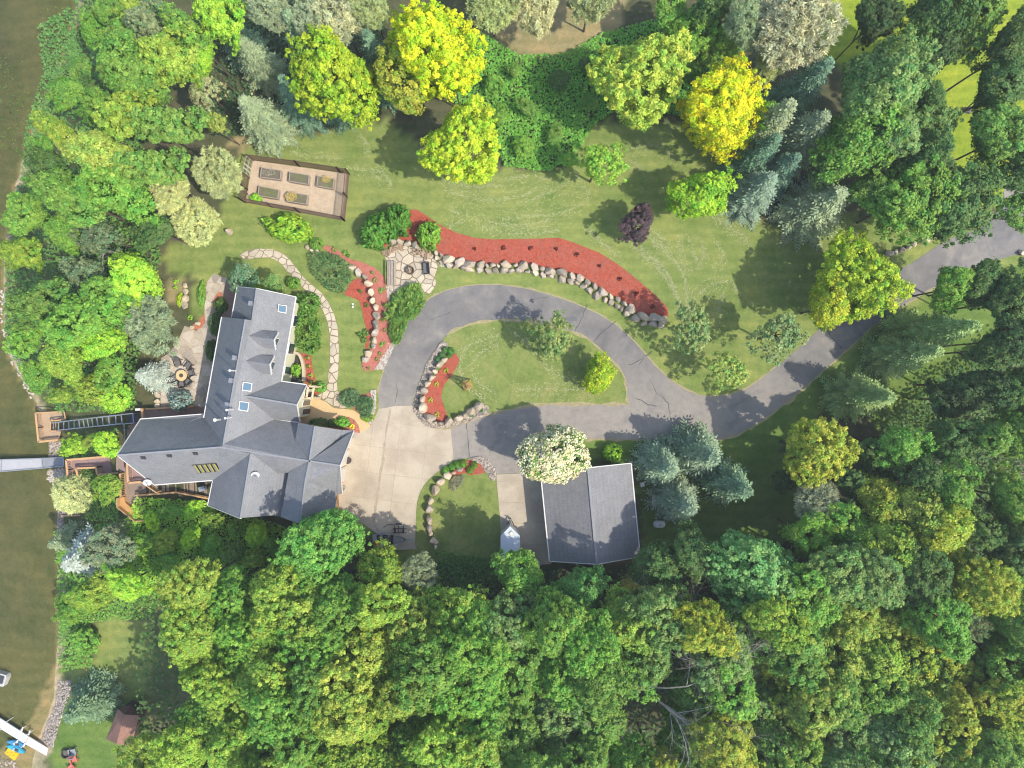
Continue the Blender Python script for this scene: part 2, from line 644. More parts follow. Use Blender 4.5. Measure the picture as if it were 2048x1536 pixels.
DECK = mat("deck_board", (0.30, 0.20, 0.16), (0.24, 0.155, 0.12), 1.3, 0.75, fine=(9, 0.2), objvar=0.0)
DECKP = mat("pink_deck_board", (0.36, 0.25, 0.235), (0.30, 0.20, 0.19), 1.3, 0.75, fine=(9, 0.2))
RAIL = mat("tan_rail", (0.60, 0.37, 0.18), (0.52, 0.31, 0.15), 3, 0.65)
DARKW = mat("dark_wood", (0.10, 0.065, 0.045), (0.065, 0.042, 0.03), 4, 0.8)
BROWNW = mat("brown_picket", (0.28, 0.17, 0.115), (0.2, 0.12, 0.08), 4, 0.8)
METAL = mat("galvanised_metal", (0.50, 0.51, 0.52), (0.42, 0.43, 0.44), 3, 0.4, metal=0.6)
ALU = mat("aluminium_grating", (0.55, 0.54, 0.53), (0.48, 0.47, 0.46), 2, 0.5, metal=0.2, fine=(20, 0.15))
BLACK = mat("black_metal", (0.025, 0.025, 0.028), (0.015, 0.015, 0.017), 5, 0.5)
DGREY = mat("dark_grey_plastic", (0.07, 0.07, 0.075), (0.05, 0.05, 0.055), 5, 0.6)
GLASS = mat("window_glass", (0.03, 0.045, 0.06), (0.025, 0.04, 0.05), 2, 0.05, spec=0.6)
SKYGL = mat("skylight_glass", (0.10, 0.18, 0.25), (0.085, 0.155, 0.22), 2, 0.08, spec=0.7)
SOIL = mat("bed_soil", (0.20, 0.165, 0.125), (0.15, 0.125, 0.09), 2.5, 0.95, fine=(10, 0.35), bmp=0.8, big=((0.15, 0.17, 0.07), 1.1))
WEATH = mat("weathered_timber", (0.40, 0.34, 0.28), (0.32, 0.27, 0.22), 4, 0.85, fine=(12, 0.2))
FIREW = mat("split_firewood", (0.50, 0.37, 0.24), (0.28, 0.21, 0.15), 5, 0.9, fine=(10, 0.3), objvar=0.3)

# ------------------------------------------------------------------ ground and lake
LAWN = (0.184, 0.228, 0.066)
LAWN_Y = (0.211, 0.270, 0.027)
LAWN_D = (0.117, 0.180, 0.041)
TAN = (0.270, 0.225, 0.113)
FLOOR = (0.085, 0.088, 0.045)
SAND = (0.378, 0.306, 0.198)
BEDC = (0.15, 0.155, 0.08)
BANKC = (0.12, 0.13, 0.055)
zones = [
    (TAN, [(940, -40), (1260, -40), (1240, 60), (1170, 110), (1050, 118), (985, 80)]),
    (LAWN_Y, [(1640, -60), (2100, -60), (2100, 420), (1960, 420), (1880, 330), (1720, 130), (1640, 130)]),
    (TAN, [(450, 285), (560, 250), (620, 290), (560, 320), (480, 300)]),
    (LAWN, [(480, 300), (560, 280), (620, 265), (760, 235), (900, 330), (1000, 335), (1120, 345), (1150, 290), (1200, 240), (1500, 250), (1500, 450), (1700, 430),
            (1900, 440), (2060, 420), (2060, 540), (1900, 560), (1650, 790), (1520, 880), (1500, 1000), (1290, 1120), (1280, 900), (1020, 880), (1010, 1140), (860, 1120), (820, 1140), (700, 1060),
            (560, 1000), (430, 900), (440, 640), (400, 640), (380, 620), (385, 560), (330, 540), (335, 480), (420, 470), (440, 420)]),
    (LAWN_D, [(1140, 880), (1400, 886), (1520, 848), (1700, 705), (1860, 590), (2060, 520), (2060, 620), (1800, 800), (1640, 830), (1560, 900), (1640, 1000), (1560, 1090), (1290, 1110), (1275, 925), (1150, 925)]),  # darker grass tone, with the shade on this strip painted in
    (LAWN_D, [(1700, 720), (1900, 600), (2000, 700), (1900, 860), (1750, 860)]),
    (TAN, [(330, 560), (368, 555), (372, 585), (360, 600), (335, 600)]),
    (LAWN, [(195, 1240), (240, 1235), (300, 1250), (310, 1330), (280, 1400), (230, 1400), (120, 1350), (140, 1300), (195, 1320)]),
    (LAWN_D, [(100, 1536), (105, 1490), (112, 1450), (130, 1400), (300, 1400), (260, 1600), (70, 1600)]),
    (SAND, [(112, 1335), (122, 1380), (112, 1450), (100, 1500), (92, 1530), (70, 1600), (-60, 1600), (-60, 1530), (30, 1480), (70, 1420)]),
]
X = np.arange(-84, 78.1, 0.6)
Y = np.arange(-60, 60.1, 0.6)
nx, ny = len(X), len(Y)
Vt = np.zeros((ny, nx, 3))
Ct = np.ones((ny, nx, 4), dtype=np.float32)
rng0 = np.random.default_rng(3)
for j, y in enumerate(Y):
    sx = float(np.interp(y, SHY, SHX))
    for i, x in enumerate(X):
        z = hgt(x, y)
        Vt[j, i] = (x, y, z)
        d = x - sx
        if d < 0:
            c = BEDC
        elif d < 0.8:
            c = SAND
        elif z < -0.3:
            c = BANKC
        else:
            c = FLOOR
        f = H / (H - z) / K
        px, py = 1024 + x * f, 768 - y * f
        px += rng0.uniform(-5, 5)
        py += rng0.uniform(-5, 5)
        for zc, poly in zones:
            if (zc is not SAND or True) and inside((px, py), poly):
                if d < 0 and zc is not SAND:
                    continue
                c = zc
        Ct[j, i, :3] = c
idx = np.arange(nx * ny).reshape(ny, nx)
F = np.stack([idx[:-1, :-1], idx[:-1, 1:], idx[1:, 1:], idx[1:, :-1]], axis=-1).reshape(-1, 4)
me = bpy.data.meshes.new("ground")
me.from_pydata(Vt.reshape(-1, 3).tolist(), [], F.tolist())
a_ = me.attributes.new("Zone", 'FLOAT_COLOR', 'POINT')
a_.data.foreach_set("color", Ct.ravel())
me.polygons.foreach_set("use_smooth", [True] * len(me.polygons))
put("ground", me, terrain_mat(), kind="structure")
Xw = np.arange(-84, -37.9, 0.8)
Yw = np.arange(-60, 60.1, 0.8)
Vw = [(x, y, LAKE) for y in Yw for x in Xw]
nw = len(Xw)
Fw = [(j * nw + i, j * nw + i + 1, (j + 1) * nw + i + 1, (j + 1) * nw + i) for j in range(len(Yw) - 1) for i in range(nw - 1)]
me = bpy.data.meshes.new("water")
me.from_pydata(Vw, [], Fw)
da = me.attributes.new("Depth", 'FLOAT', 'POINT')
da.data.foreach_set("value", [max(0.0, LAKE - hgt(x, y)) for x, y, z in Vw])
put("water", me, water_mat(), kind="structure")

# ------------------------------------------------------------------ drives, islands, paths
asph = [(757, 818), (757, 790), (762, 760), (772, 730), (786, 700), (800, 672), (815, 645), (835, 618), (860, 597), (890, 582), (925, 573), (960, 570), (1000, 570),
        (1050, 577), (1100, 590), (1150, 607), (1200, 630), (1235, 652), (1260, 675), (1285, 702), (1310, 732), (1340, 760), (1370, 780), (1400, 791), (1430, 794),
        (1460, 790), (1490, 780), (1520, 760), (1560, 728), (1603, 691), (1653, 644), (1710, 602), (1766, 559), (1826, 524), (1871, 494), (1893, 480), (1945, 462),
        (1990, 430), (2006, 400), (2010, 360), (2120, 340), (2120, 500), (2026, 511), (1980, 524), (1926, 544), (1858, 579), (1821, 601), (1741, 655), (1691, 701), (1616, 768), (1575, 803),
        (1519, 843), (1474, 868), (1440, 878), (1399, 883), (1340, 882), (1274, 879), (1200, 877), (1136, 877), (1085, 878), (1066, 890), (1056, 915), (1052, 946), (992, 948),
        (988, 935), (965, 914), (935, 916), (908, 921), (901, 854), (879, 850), (852, 842), (835, 826), (826, 812)]
drive = sheet("asphalt_driveway", asph, 0.012, ASPH)
edge_m = mat("dry_verge", (0.40, 0.34, 0.19), (0.30, 0.27, 0.13), 3, 0.95, fine=(9, 0.3))
def strip(name, pts, wid, z, m, parent=None, kind="structure", thick=None, wob=0.3, seed=1):
    rng = random.Random(seed)
    P = P2(pts)
    a, b = [], []
    for i, p in enumerate(P):
        d = P[min(i + 1, len(P) - 1)] - P[max(i - 1, 0)]
        n = Vector((-d.y, d.x, 0)).normalized()
        w = wid * (1 + rng.uniform(-wob, wob)) / 2
        a.append((p.x + n.x * w, p.y + n.y * w))
        b.append((p.x - n.x * w, p.y - n.y * w))
    mb = MB()
    n = len(a)
    mb.add([(x, y, z) for x, y in a] + [(x, y, z) for x, y in b], [(i + 1, i, n + i, n + i + 1) for i in range(n - 1)])
    return mb.build(name, m, parent, kind=None if parent else kind)

def wob_line(pts, amp, seed, step=0.5):
    rng = random.Random(seed)
    out = []
    for (x0, y0), (x1, y1) in zip(pts[:-1], pts[1:]):
        L = math.hypot(x1 - x0, y1 - y0)
        k = max(1, int(L * K / step))
        for i in range(k):
            t = i / k
            out.append((x0 + (x1 - x0) * t + rng.uniform(-amp, amp), y0 + (y1 - y0) * t + rng.uniform(-amp, amp)))
    out.append(pts[-1])
    return out
strip("verge", wob_line(asph[1:29], 1.0, 2), 0.3, 0.007, edge_m, wob=0.6)
strip("verge", wob_line(asph[44:60], 1.0, 3), 0.4, 0.007, edge_m, wob=0.6)

island = smooth([(895, 670), (924, 654), (962, 644), (999, 640), (1035, 641), (1069, 646), (1121, 657), (1149, 666), (1184, 684), (1221, 719), (1244, 744), (1251, 768), (1254, 800),
                 (1250, 807), (1174, 808), (1086, 809), (1024, 818), (977, 829), (901, 854), (879, 856), (866, 855), (852, 851), (839, 839), (829, 824), (826, 811), (830, 795), (838, 766),
                 (845, 753), (851, 731), (864, 710), (877, 691)], 3)
def lawn_mat():
    m, nt, b = nodes("lawn_grass")
    g = N(nt, "NewGeometry").outputs["Position"]
    n1 = noise(nt, g, 0.4, 5, 0.65)
    n2 = noise(nt, g, 2.4, 5, 0.7)
    n3 = noise(nt, g, 14, 3, 0.7)
    c = ramp(nt, n1, [(0.3, (0.115, 0.16, 0.042)), (0.52, LAWN), (0.74, (0.25, 0.24, 0.09))])
    c = mixc(nt, 1.0, c, ramp(nt, n2, [(0.3, (0.78, 0.84, 0.78)), (0.7, (1.2, 1.14, 1.14))]), 'MULTIPLY')
    c = mixc(nt, 1.0, c, ramp(nt, n3, [(0.3, (0.75, 0.78, 0.75)), (0.7, (1.22, 1.2, 1.2))]), 'MULTIPLY')
    nt.links.new(c, b.inputs["Base Color"])
    b.inputs["Roughness"].default_value = 0.95
    b.inputs["Specular IOR Level"].default_value = 0.1
    bump(nt, b, n3, 0.35, 0.05)
    return m
LAWNM = lawn_mat()
sheet("drive_island_lawn", island, 0.05, LAWNM, thick=0.12)
strip("verge", wob_line(island[:60], 1.0, 4), 0.26, 0.056, edge_m, wob=0.8)
isl2 = smooth([(881, 940), (858, 959), (845, 976), (837, 995), (833, 1020), (832, 1060), (834, 1100), (880, 1125), (940, 1130), (1003, 1130), (1001, 1060), (997, 1000), (991, 950), (985, 932),
               (965, 916), (935, 918), (908, 926)], 3)
sheet("parking_island_lawn", isl2, 0.06, LAWNM, thick=0.12)

conc = [(757, 818), (790, 812), (826, 811), (829, 824), (839, 839), (852, 851), (866, 855), (879, 856), (901, 854), (908, 921), (881, 940), (858, 959), (845, 976), (837, 995), (833, 1020),
        (832, 1060), (834, 1098), (790, 1100), (765, 1078), (745, 1060), (722, 1045), (700, 1040), (660, 1010), (640, 960), (650, 880), (700, 866), (722, 862), (741, 850), (748, 838)]
cpoly = [(p.x, p.y) for p in P2(conc)]
cd = sheet("concrete_driveway", conc, 0.010, CONCJ)
CP = MB()
for c in gridcells(cpoly, math.radians(-7), 2.75, 2.6, 0.9, 0.4):
    if area(c) > 0.15:
        MB().prism(shrink(c, 0.012), 0.008, 0.022, 0.008).build("concrete_panel", CONC, cd)
STAIN = mat("stained_joint", (0.36, 0.30, 0.22), (0.44, 0.37, 0.28), 1.5, 0.9, fine=(8, 0.3))
strip("stained_joint", wob_line([(781, 818), (772, 870), (764, 930), (755, 990), (747, 1043)], 1.2, 7), 0.2, 0.0265, STAIN, cd, wob=0.7, seed=3)
strip("stained_joint", wob_line([(747, 1043), (757, 1062)], 1.0, 8), 0.2, 0.0265, STAIN, cd, wob=0.7, seed=4)
apr = [(992, 949), (1052, 946), (1090, 944), (1103, 1128), (1003, 1134), (1000, 1040)]
ap = sheet("garage_apron", apr, 0.014, CONCJ)
for c in gridcells([(p.x, p.y) for p in P2(apr)], math.radians(2), 9, 2.14, 1, 0.0):
    MB().prism(shrink(c, 0.02), 0.010, 0.035, 0.012).build("concrete_panel", CONC, ap)

ewalk = smooth([(604, 790), (630, 794), (645, 801), (654, 805), (669, 816), (695, 818), (712, 823), (726, 835), (741, 851), (720, 865), (718, 854), (711, 842), (700, 835), (683, 834),
                (670, 839), (662, 852), (640, 856), (600, 852), (592, 830)], 3)
sheet("entry_walk", ewalk, 0.035, TANC, thick=0.05)

# tar-filled cracks and a darker patch on the drive
TAR = mat("tar_crack", (0.075, 0.073, 0.072), (0.05, 0.05, 0.05), 4, 0.6)
cracks = [[(1173, 608), (1165, 632), (1158, 648), (1150, 663)], [(1234, 640), (1210, 660), (1187, 683)], [(1302, 704), (1283, 718), (1270, 725), (1256, 730)], [(1287, 715), (1278, 730)],
          [(1298, 757), (1306, 767), (1314, 786), (1326, 794), (1336, 808), (1342, 840)], [(1272, 796), (1290, 806), (1313, 813)], [(933, 842), (935, 870), (936, 900), (938, 917)],
          [(792, 770), (795, 790), (790, 805)], [(1653, 660), (1668, 680), (1684, 697)], [(1066, 600), (1100, 592)], [(862, 640), (900, 625)]]
for i, c in enumerate(cracks):
    strip("tar_crack", wob_line(c, 1.6, 20 + i, 0.35), 0.04 if i > 8 else 0.06, 0.0165, TAR, drive, wob=0.6, seed=i)
DPATCH = mat("dark_patch", (0.13, 0.13, 0.135), (0.16, 0.16, 0.16), 2, 0.8)
sheet("repair_patch", [(1130, 637), (1142, 632), (1153, 634), (1155, 642), (1138, 642)], 0.0165, DPATCH, drive)

def stones(name, pts, sp, seed, m, jm, z0=0.012, th=0.05, gap=0.045, kind="structure"):
    base = sheet(name, pts, z0, jm, kind=kind)
    rng = random.Random(seed)
    for c in voronoi(P2(pts), sp, seed):
        s_ = tidy(shrink(c, gap), 0.06)
        if len(s_) >= 3:
            z1 = z0 + th * rng.uniform(0.6, 1.1)
            MB().prism(s_, z0 - 0.004, z1, 0.03).build("flagstone", m, base)
    return base

path = [(478, 510), (495, 500), (520, 497), (548, 499), (566, 507), (581, 520), (593, 536), (606, 553), (625, 570), (645, 587), (658, 606), (669, 630), (676, 655), (678, 690), (678, 720),
        (677, 745), (674, 765), (675, 778), (683, 799), (695, 816), (679, 818), (669, 815), (654, 804), (645, 800), (630, 793), (652, 781), (656, 755), (659, 730), (660, 700), (659, 670), (655, 645),
        (645, 620), (632, 602), (612, 582), (592, 562), (574, 543), (562, 528), (550, 519), (534, 515), (512, 516), (490, 520)]
stones("flagstone_path", path, 0.82, 5, STONE, JOINT, 0.014)
wpat = [(428, 547), (440, 552), (456, 556), (450, 590), (441, 640), (436, 690), (432, 740), (428, 800), (426, 815), (388, 813), (321, 818), (321, 784), (323, 770), (330, 753), (324, 731), (322, 717),
        (335, 708), (354, 687), (369, 652), (380, 655), (392, 662), (410, 647), (409, 621), (409, 589), (415, 562)]
stones("lakeside_patio", wpat, 0.95, 8, STONE2, JOINT2, 0.016)
fpat = [(766, 508), (792, 500), (807, 491), (844, 498), (868, 511), (876, 534), (869, 554), (873, 565), (870, 574), (860, 587), (849, 590), (820, 590), (790, 590), (776, 575), (773, 520)]
stones("fire_pit_patio", fpat, 0.85, 9, STONE, JOINT, 0.02)

# ------------------------------------------------------------------ mulch beds, gravel beds
def scatter_in(poly, n, rng):
    poly = [(p[0], p[1]) for p in poly]
    x0, x1 = min(p[0] for p in poly), max(p[0] for p in poly)
    y0, y1 = min(p[1] for p in poly), max(p[1] for p in poly)
    out = []
    t = 0
    while len(out) < n and t < n * 30:
        t += 1
        q = (rng.uniform(x0, x1), rng.uniform(y0, y1))
        if inside(q, poly):
            out.append(q)
    return out

CHIP = leaf_mat("mulch_chip", 0.0, 0.9, (0.8, 0.75, 0.75))
def bed(pts, z, m, col, dens, label, seed, chips=True):
    sheet("mulch_bed", pts, z, m, thick=0.1)
    if not chips:
        return
    rng = random.Random(seed)
    nr = np.random.default_rng(seed)
    poly = P2(pts)
    n = int(area([(p.x, p.y) for p in poly]) * dens)
    q = scatter_in(poly, n, rng)
    P = np.array([(a, b, z + 0.02) for a, b in q])
    Nn = unit(nr.normal(size=(len(P), 3)) * 0.45 + np.array([0, 0, 1.0]))
    V = cards(P, Nn, nr.uniform(0.1, 0.22, len(P)), nr.uniform(0.04, 0.08, len(P)), nr, shape='r')
    cc = np.stack([nr.uniform(0.55, 1.25, len(P)), nr.random(len(P)), np.zeros(len(P))], 1)
    o = put("mulch_chips", npmesh("mulch_chips", V, cc, CHIP), kind="stuff")
    o.color = (*col, 1)
    tag(o, label, "mulch")

RED = (0.46, 0.115, 0.068)
long_bed = [(819, 420), (834, 419), (862, 438), (882, 451), (912, 465), (949, 476), (987, 479), (1024, 478), (1061, 478), (1119, 476), (1149, 486), (1199, 506), (1236, 529), (1274, 559), (1311, 591),
            (1334, 614), (1337, 630), (1329, 637), (1285, 632), (1262, 620), (1245, 602), (1225, 590), (1180, 563), (1150, 548), (1110, 541), (1080, 532), (1024, 527), (960, 528), (920, 520), (890, 514),
            (872, 500), (845, 492), (800, 480), (785, 481), (765, 500), (760, 503), (772, 480), (800, 470), (817, 450)]
bed(long_bed, 0.05, MULCH, RED, 26, "red wood mulch in the long curved bed above the boulder wall", 1)
bed([(688, 589), (702, 563), (717, 556), (735, 562), (748, 600), (753, 650), (745, 662), (735, 700), (730, 695), (735, 665), (730, 650), (725, 624), (719, 602), (707, 596)], 0.04, MULCH, RED, 26,
    "dark red mulch left of the upright boulder row by the garden path", 2)
bed([(640, 490), (664, 494), (690, 510), (704, 520), (724, 524), (752, 537), (770, 556), (777, 609), (780, 659), (785, 684), (757, 727), (747, 741), (730, 742), (724, 729), (745, 690), (757, 650), (752, 600),
     (735, 560), (700, 533), (670, 515)], 0.12, MULCH2, (0.52, 0.2, 0.15), 22, "faded pink mulch right of the upright boulder row", 3)
bed([(910, 706), (918, 716), (918, 723), (911, 738), (903, 751), (889, 769), (884, 782), (883, 795), (888, 813), (894, 829), (896, 838), (892, 847), (864, 843), (848, 826), (848, 787), (862, 764), (872, 750), (895, 722),
     (903, 713)], 0.12, MULCH, RED, 26, "red mulch beside the little windmill on the drive island", 4)
bed([(925, 921), (945, 920), (962, 928), (970, 945), (960, 948), (940, 950), (930, 946), (905, 951), (900, 946)], 0.11, MULCH, RED, 22, "red mulch under the boxwood balls by the parking pad", 5)
bed([(598, 706), (612, 708), (622, 712), (625, 735), (630, 752), (632, 768), (650, 776), (648, 782), (630, 791), (622, 780), (610, 772), (612, 750), (608, 725), (600, 712)], 0.04, MULCH, RED, 22,
    "red mulch between the sunken window well and the front lawn", 6)
bed([(659, 857), (663, 842), (675, 835), (690, 833), (703, 836), (713, 845), (719, 857), (720, 866), (700, 863)], 0.07, MULCH2, (0.42, 0.14, 0.1), 22, "brown red mulch in the round flower bed by the front walk", 7)
bed([(727, 790), (741, 784), (745, 815), (740, 843), (722, 829), (712, 822), (700, 812), (690, 800), (700, 790)], 0.04, MULCH2, (0.45, 0.14, 0.1), 20, "brown red mulch between front walk and driveway edge", 8)
bed([(438, 583), (446, 586), (446, 604), (430, 617), (424, 612), (430, 594)], 0.075, mat("orange_mulch", (0.5, 0.2, 0.11), (0.42, 0.15, 0.08), 2, 0.95, fine=(9, 0.3)), (0.5, 0.2, 0.11), 20,
    "orange mulch in the small wedge bed beside the side deck", 9)
bed([(383, 652), (397, 642), (408, 628), (411, 645), (404, 655), (390, 660)], 0.075, MATS["orange_mulch"], (0.5, 0.2, 0.11), 20, "orange mulch in the crescent bed at the patio corner", 10)

ico = None
def rock_mesh(seed, sub=1, amp=0.18, flat=0.75):
    bm = bmesh.new()
    bmesh.ops.create_icosphere(bm, subdivisions=sub, radius=1.0)
    rng = random.Random(seed)
    dirs = [(Vector((rng.gauss(0, 1), rng.gauss(0, 1), rng.gauss(0, 1))).normalized(), rng.uniform(0.42, 0.85)) for _ in range(15)]
    for v in bm.verts:
        p = v.co.copy()
        for d, k in dirs:                      # split-face planes
            s_ = p.dot(d)
            if s_ > k:
                p -= d * (s_ - k) * 0.95
        p *= 1 + rng.uniform(-amp, amp) * 0.4
        v.co = Vector((p.x, p.y, p.z * flat))
    me = bpy.data.meshes.new("boulder")
    bm.to_mesh(me)
    bm.free()
    return me
ROCKV = []
for s_ in range(4):
    m_ = rock_mesh(s_ + 50, 1, 0.2, 0.7)
    co = np.array([v.co[:] for v in m_.vertices])
    fc = np.array([p.vertices[:] for p in m_.polygons])
    ROCKV.append((co, fc))

def gravel(pts, n, rmin, rmax, z, label, m, seed, cat="cobbles", base_m=None):
    if base_m:
        sheet("gravel_bed", pts, z, base_m, thick=0.1)
    rng = random.Random(seed)
    mb = MB()
    for q in scatter_in(P2(pts), n, rng):
        co, fc = ROCKV[rng.randrange(4)]
        r = rng.uniform(rmin, rmax)
        a = rng.uniform(0, 6.28)
        R = np.array([[math.cos(a), -math.sin(a), 0], [math.sin(a), math.cos(a), 0], [0, 0, 1]])
        v = (co * np.array([r * rng.uniform(.8, 1.5), r, r])) @ R.T + np.array([q[0], q[1], z + r * 0.3])
        mb.add(v.tolist(), fc.tolist())
    o = mb.build("river_cobbles", m, kind="stuff")
    tag(o, label, cat)
    return o
GBASE = mat("gravel_base", (0.35, 0.29, 0.23), (0.22, 0.19, 0.16), 6, 0.95, fine=(12, 0.3))
gravel([(888, 681), (897, 690), (893, 705), (880, 725), (868, 742), (858, 757), (848, 775), (843, 800), (846, 825), (860, 842), (880, 848), (905, 842), (940, 815), (965, 808), (976, 813), (977, 828), (935, 844),
        (901, 853), (879, 856), (866, 855), (852, 851), (839, 839), (829, 824), (827, 811), (831, 795), (839, 766), (846, 753), (852, 731), (865, 710), (877, 692)], 1500, 0.08, 0.15, 0.055,
       "mixed pale river cobbles edging the drive island", COBBLE, 1, base_m=GBASE)
gravel([(935, 917), (960, 912), (978, 922), (990, 940), (992, 957), (985, 962), (974, 945), (962, 928), (945, 920)], 420, 0.08, 0.15, 0.065, "white and brown cobbles at the parking island tip", COBBLE, 2, base_m=GBASE)
gravel([(776, 686), (789, 687), (784, 704), (767, 739), (749, 739), (757, 727)], 420, 0.06, 0.12, 0.05, "pale gravel patch between pink mulch and the drive", mat("pale_gravel", (0.62, 0.55, 0.46), (0.4, 0.35, 0.3), 5, 0.85, fine=(16, 0.2), lo=.4, hi=.6), 3, "gravel", GBASE)
gravel([(741, 781), (752, 779), (752, 800), (751, 817), (744, 846), (737, 846), (744, 820), (744, 800)], 300, 0.06, 0.12, 0.05, "pale gravel edging between front bed and drive", MATS["pale_gravel"], 4, "gravel", GBASE)
gravel([(773, 572), (788, 576), (780, 590), (778, 610), (775, 600)], 150, 0.06, 0.12, 0.05, "pale gravel at the foot of the long fire pit bench", MATS["pale_gravel"], 5, "gravel")
gravel([(870, 510), (905, 523), (900, 532), (876, 534)], 120, 0.05, 0.1, 0.03, "tan pebbles between fire pit patio and boulder wall", MATS["pale_gravel"], 6, "gravel")

# ------------------------------------------------------------------ boulder walls
BM = [rock_mesh(s_, 2, 0.12, 0.8) for s_ in range(7)]
for m_ in BM:
    m_.materials.append(BOULDER)
BPAL = mat("sandy_boulder", (0.62, 0.52, 0.38), (0.5, 0.42, 0.31), 1.6, 0.9, fine=(7, 0.25), bmp=0.5, objvar=0.25)
BM2 = []
for m_ in BM:
    c = m_.copy()
    c.materials.clear()
    c.materials.append(BPAL)
    BM2.append(c)
def boulders(pts, sizes, ht, label, seed, rows=1, pal=False, cat="stone wall", z=0.0, single=False, step=None):
    rng = random.Random(seed)
    b0 = G(*pts[len(pts) // 2])
    b0.z = z if z is not None else b0.z
    root = empty("boulder_wall", b0, label, cat)
    dense = []
    for (x0, y0), (x1, y1) in zip(pts[:-1], pts[1:]):
        k = max(1, int(math.hypot(x1 - x0, y1 - y0) / 2))
        dense += [(x0 + (x1 - x0) * i / k, y0 + (y1 - y0) * i / k) for i in range(k)]
    dense.append(pts[-1])
    for r in range(rows):
        i = 0 if r == 0 else rng.randint(2, 4)
        while i < len(dense):
            w = rng.uniform(sizes[0] * .72, sizes[1] * 1.22) * (0.8 if r else 1.0)
            a = dense[min(i, len(dense) - 1)]
            b = dense[min(i + max(1, int(w / 2)), len(dense) - 1)]
            mid = ((a[0] + b[0]) / 2, (a[1] + b[1]) / 2)
            p = W(*mid)
            q = W(*b) - W(*a)
            ang = math.atan2(q.y, q.x) if q.length > 0.05 else rng.uniform(0, 6)
            nrm = Vector((-math.sin(ang), math.cos(ang), 0))
            off = -r * 0.42 * ht / 0.6
            if nrm.y < 0:
                nrm = -nrm
            wm = w * K
            o = put("boulder", rng.choice(BM2 if (pal and rng.random() < 0.7) or rng.random() < 0.25 else BM), None, root,
                    loc=p + nrm * (off + rng.uniform(-0.06, 0.06)) + Vector((0, 0, (ht * 0.42 if r == 0 else ht * 0.15) + z)) - b0)
            o.rotation_euler = (rng.uniform(-.15, .15), rng.uniform(-.15, .15), ang + rng.choice((0, math.pi)) + rng.uniform(-.2, .2))
            o.scale = (wm * 0.68, min(.62, wm * rng.uniform(0.5, 0.68)), ht * rng.uniform(0.75, 1.05))
            i += max(1, int(round(w / 2)))
    return root
boulders([(870, 503), (890, 517), (920, 525), (960, 531), (1000, 533), (1040, 531), (1080, 537), (1120, 546), (1150, 553), (1180, 568), (1205, 586), (1225, 595), (1245, 607), (1262, 624), (1285, 636), (1310, 638),
          (1330, 639)], (13, 20), 0.75, "long two-tier wall of pale boulders under the red mulch bed", 1, 2)
boulders([(694, 531), (708, 539), (722, 548), (736, 561), (741, 575), (744, 590), (749, 605), (752, 618), (754, 632), (756, 648), (755, 661), (750, 672)], (12, 17), 0.85,
         "upright row of pale boulders between dark and pink mulch", 2, pal=True)
boulders([(754, 676), (748, 694), (741, 707), (733, 720)], (12, 20), 0.7, "short run of long pale boulders ending above the pink mulch", 3, pal=True)
boulders([(893, 715), (880, 733), (870, 746), (862, 758), (855, 769), (848, 782), (846, 797), (847, 816), (856, 835), (868, 844), (884, 847), (900, 843), (914, 839), (930, 830), (946, 820), (962, 812)], (13, 19), 1.05,
         "curved sandy boulder row around the windmill bed", 4, pal=True)
boulders([(927, 937), (915, 940), (904, 945), (893, 950), (885, 958), (879, 968), (873, 978), (867, 988), (863, 1000), (859, 1011), (858, 1022), (857, 1035), (858, 1048), (862, 1063), (868, 1078), (873, 1092)],
         (11, 16), 1.05, "curved boulder row round the left side of the parking island", 5, pal=True)
boulders([(1765, 510), (1783, 507), (1796, 504), (1812, 497), (1821, 491), (1836, 488), (1851, 482), (1864, 476), (1882, 469)], (12, 17), 0.6, "line of pale boulders beside the drive under the right hand maples", 6, pal=True)
boulders([(373, 566), (374, 580), (372, 596), (371, 614)], (12, 16), 0.5, "short pale boulder row on the lawn strip above the lakeside patio", 7, pal=True)
boulders([(383, 656), (392, 650), (401, 644)], (11, 14), 0.4, "three pale stones edging the crescent mulch bed", 8, pal=True)
boulders([(780, 488), (794, 484), (808, 485), (822, 489), (838, 494)], (13, 16), 0.9, "big grey boulders behind the firewood at the fire pit patio", 9)
boulders([(317, 782), (318, 800), (316, 815)], (12, 15), 0.4, "pale boulders on the lake edge of the patio", 10, pal=True)
boulders([(610, 493), (622, 499), (634, 504)], (10, 15), 0.5, "pale stones between the round hedge and the dark juniper", 11, pal=True)
boulders([(2040, 500), (2048, 530)], (12, 15), 0.6, "pale boulders at the right edge below the drive", 12, pal=True)

# ------------------------------------------------------------------ main house
def V3(x, y, z):
    return W(x, y, z)
house = empty("house", W(520, 830, 0), "large grey shingled house of joined gabled wings above the lake", "house")
EV = 4.2
RT = 0.16
def slope(parent, *pts, m=None, name="roof_slope"):
    return MB().slab([V3(*p) for p in pts], RT).build(name, m or ROOF, parent)
RG = 7.7
# long north-south wing
slope(house, (475, 574, EV), (513.5, 577.5, 6.9), (504.5, 640.5, 6.9), (464.5, 637, EV))
slope(house, (513.5, 577.5, 6.9), (591, 594, EV), (583.2, 641, EV), (504.5, 640.5, 6.9))
slope(house, (444.3, 633.7, EV), (491, 638.8, RG), (447, 888, RG), (408.5, 836, EV))
slope(house, (491, 638.8, RG), (504.5, 640.5, 6.9), (583.2, 641, EV), (562, 763.4, EV), (490, 792, 6.75), (548, 839, EV + .1), (447, 888, RG))
# entry gable
slope(house, (490, 792, 6.75), (561.8, 763.4, EV + .04), (612.7, 770.4, EV), (593.4, 809.7, 6.75))
slope(house, (490, 792, 6.75), (593.4, 809.7, 6.75), (599, 844, EV), (548, 839, EV + .1))
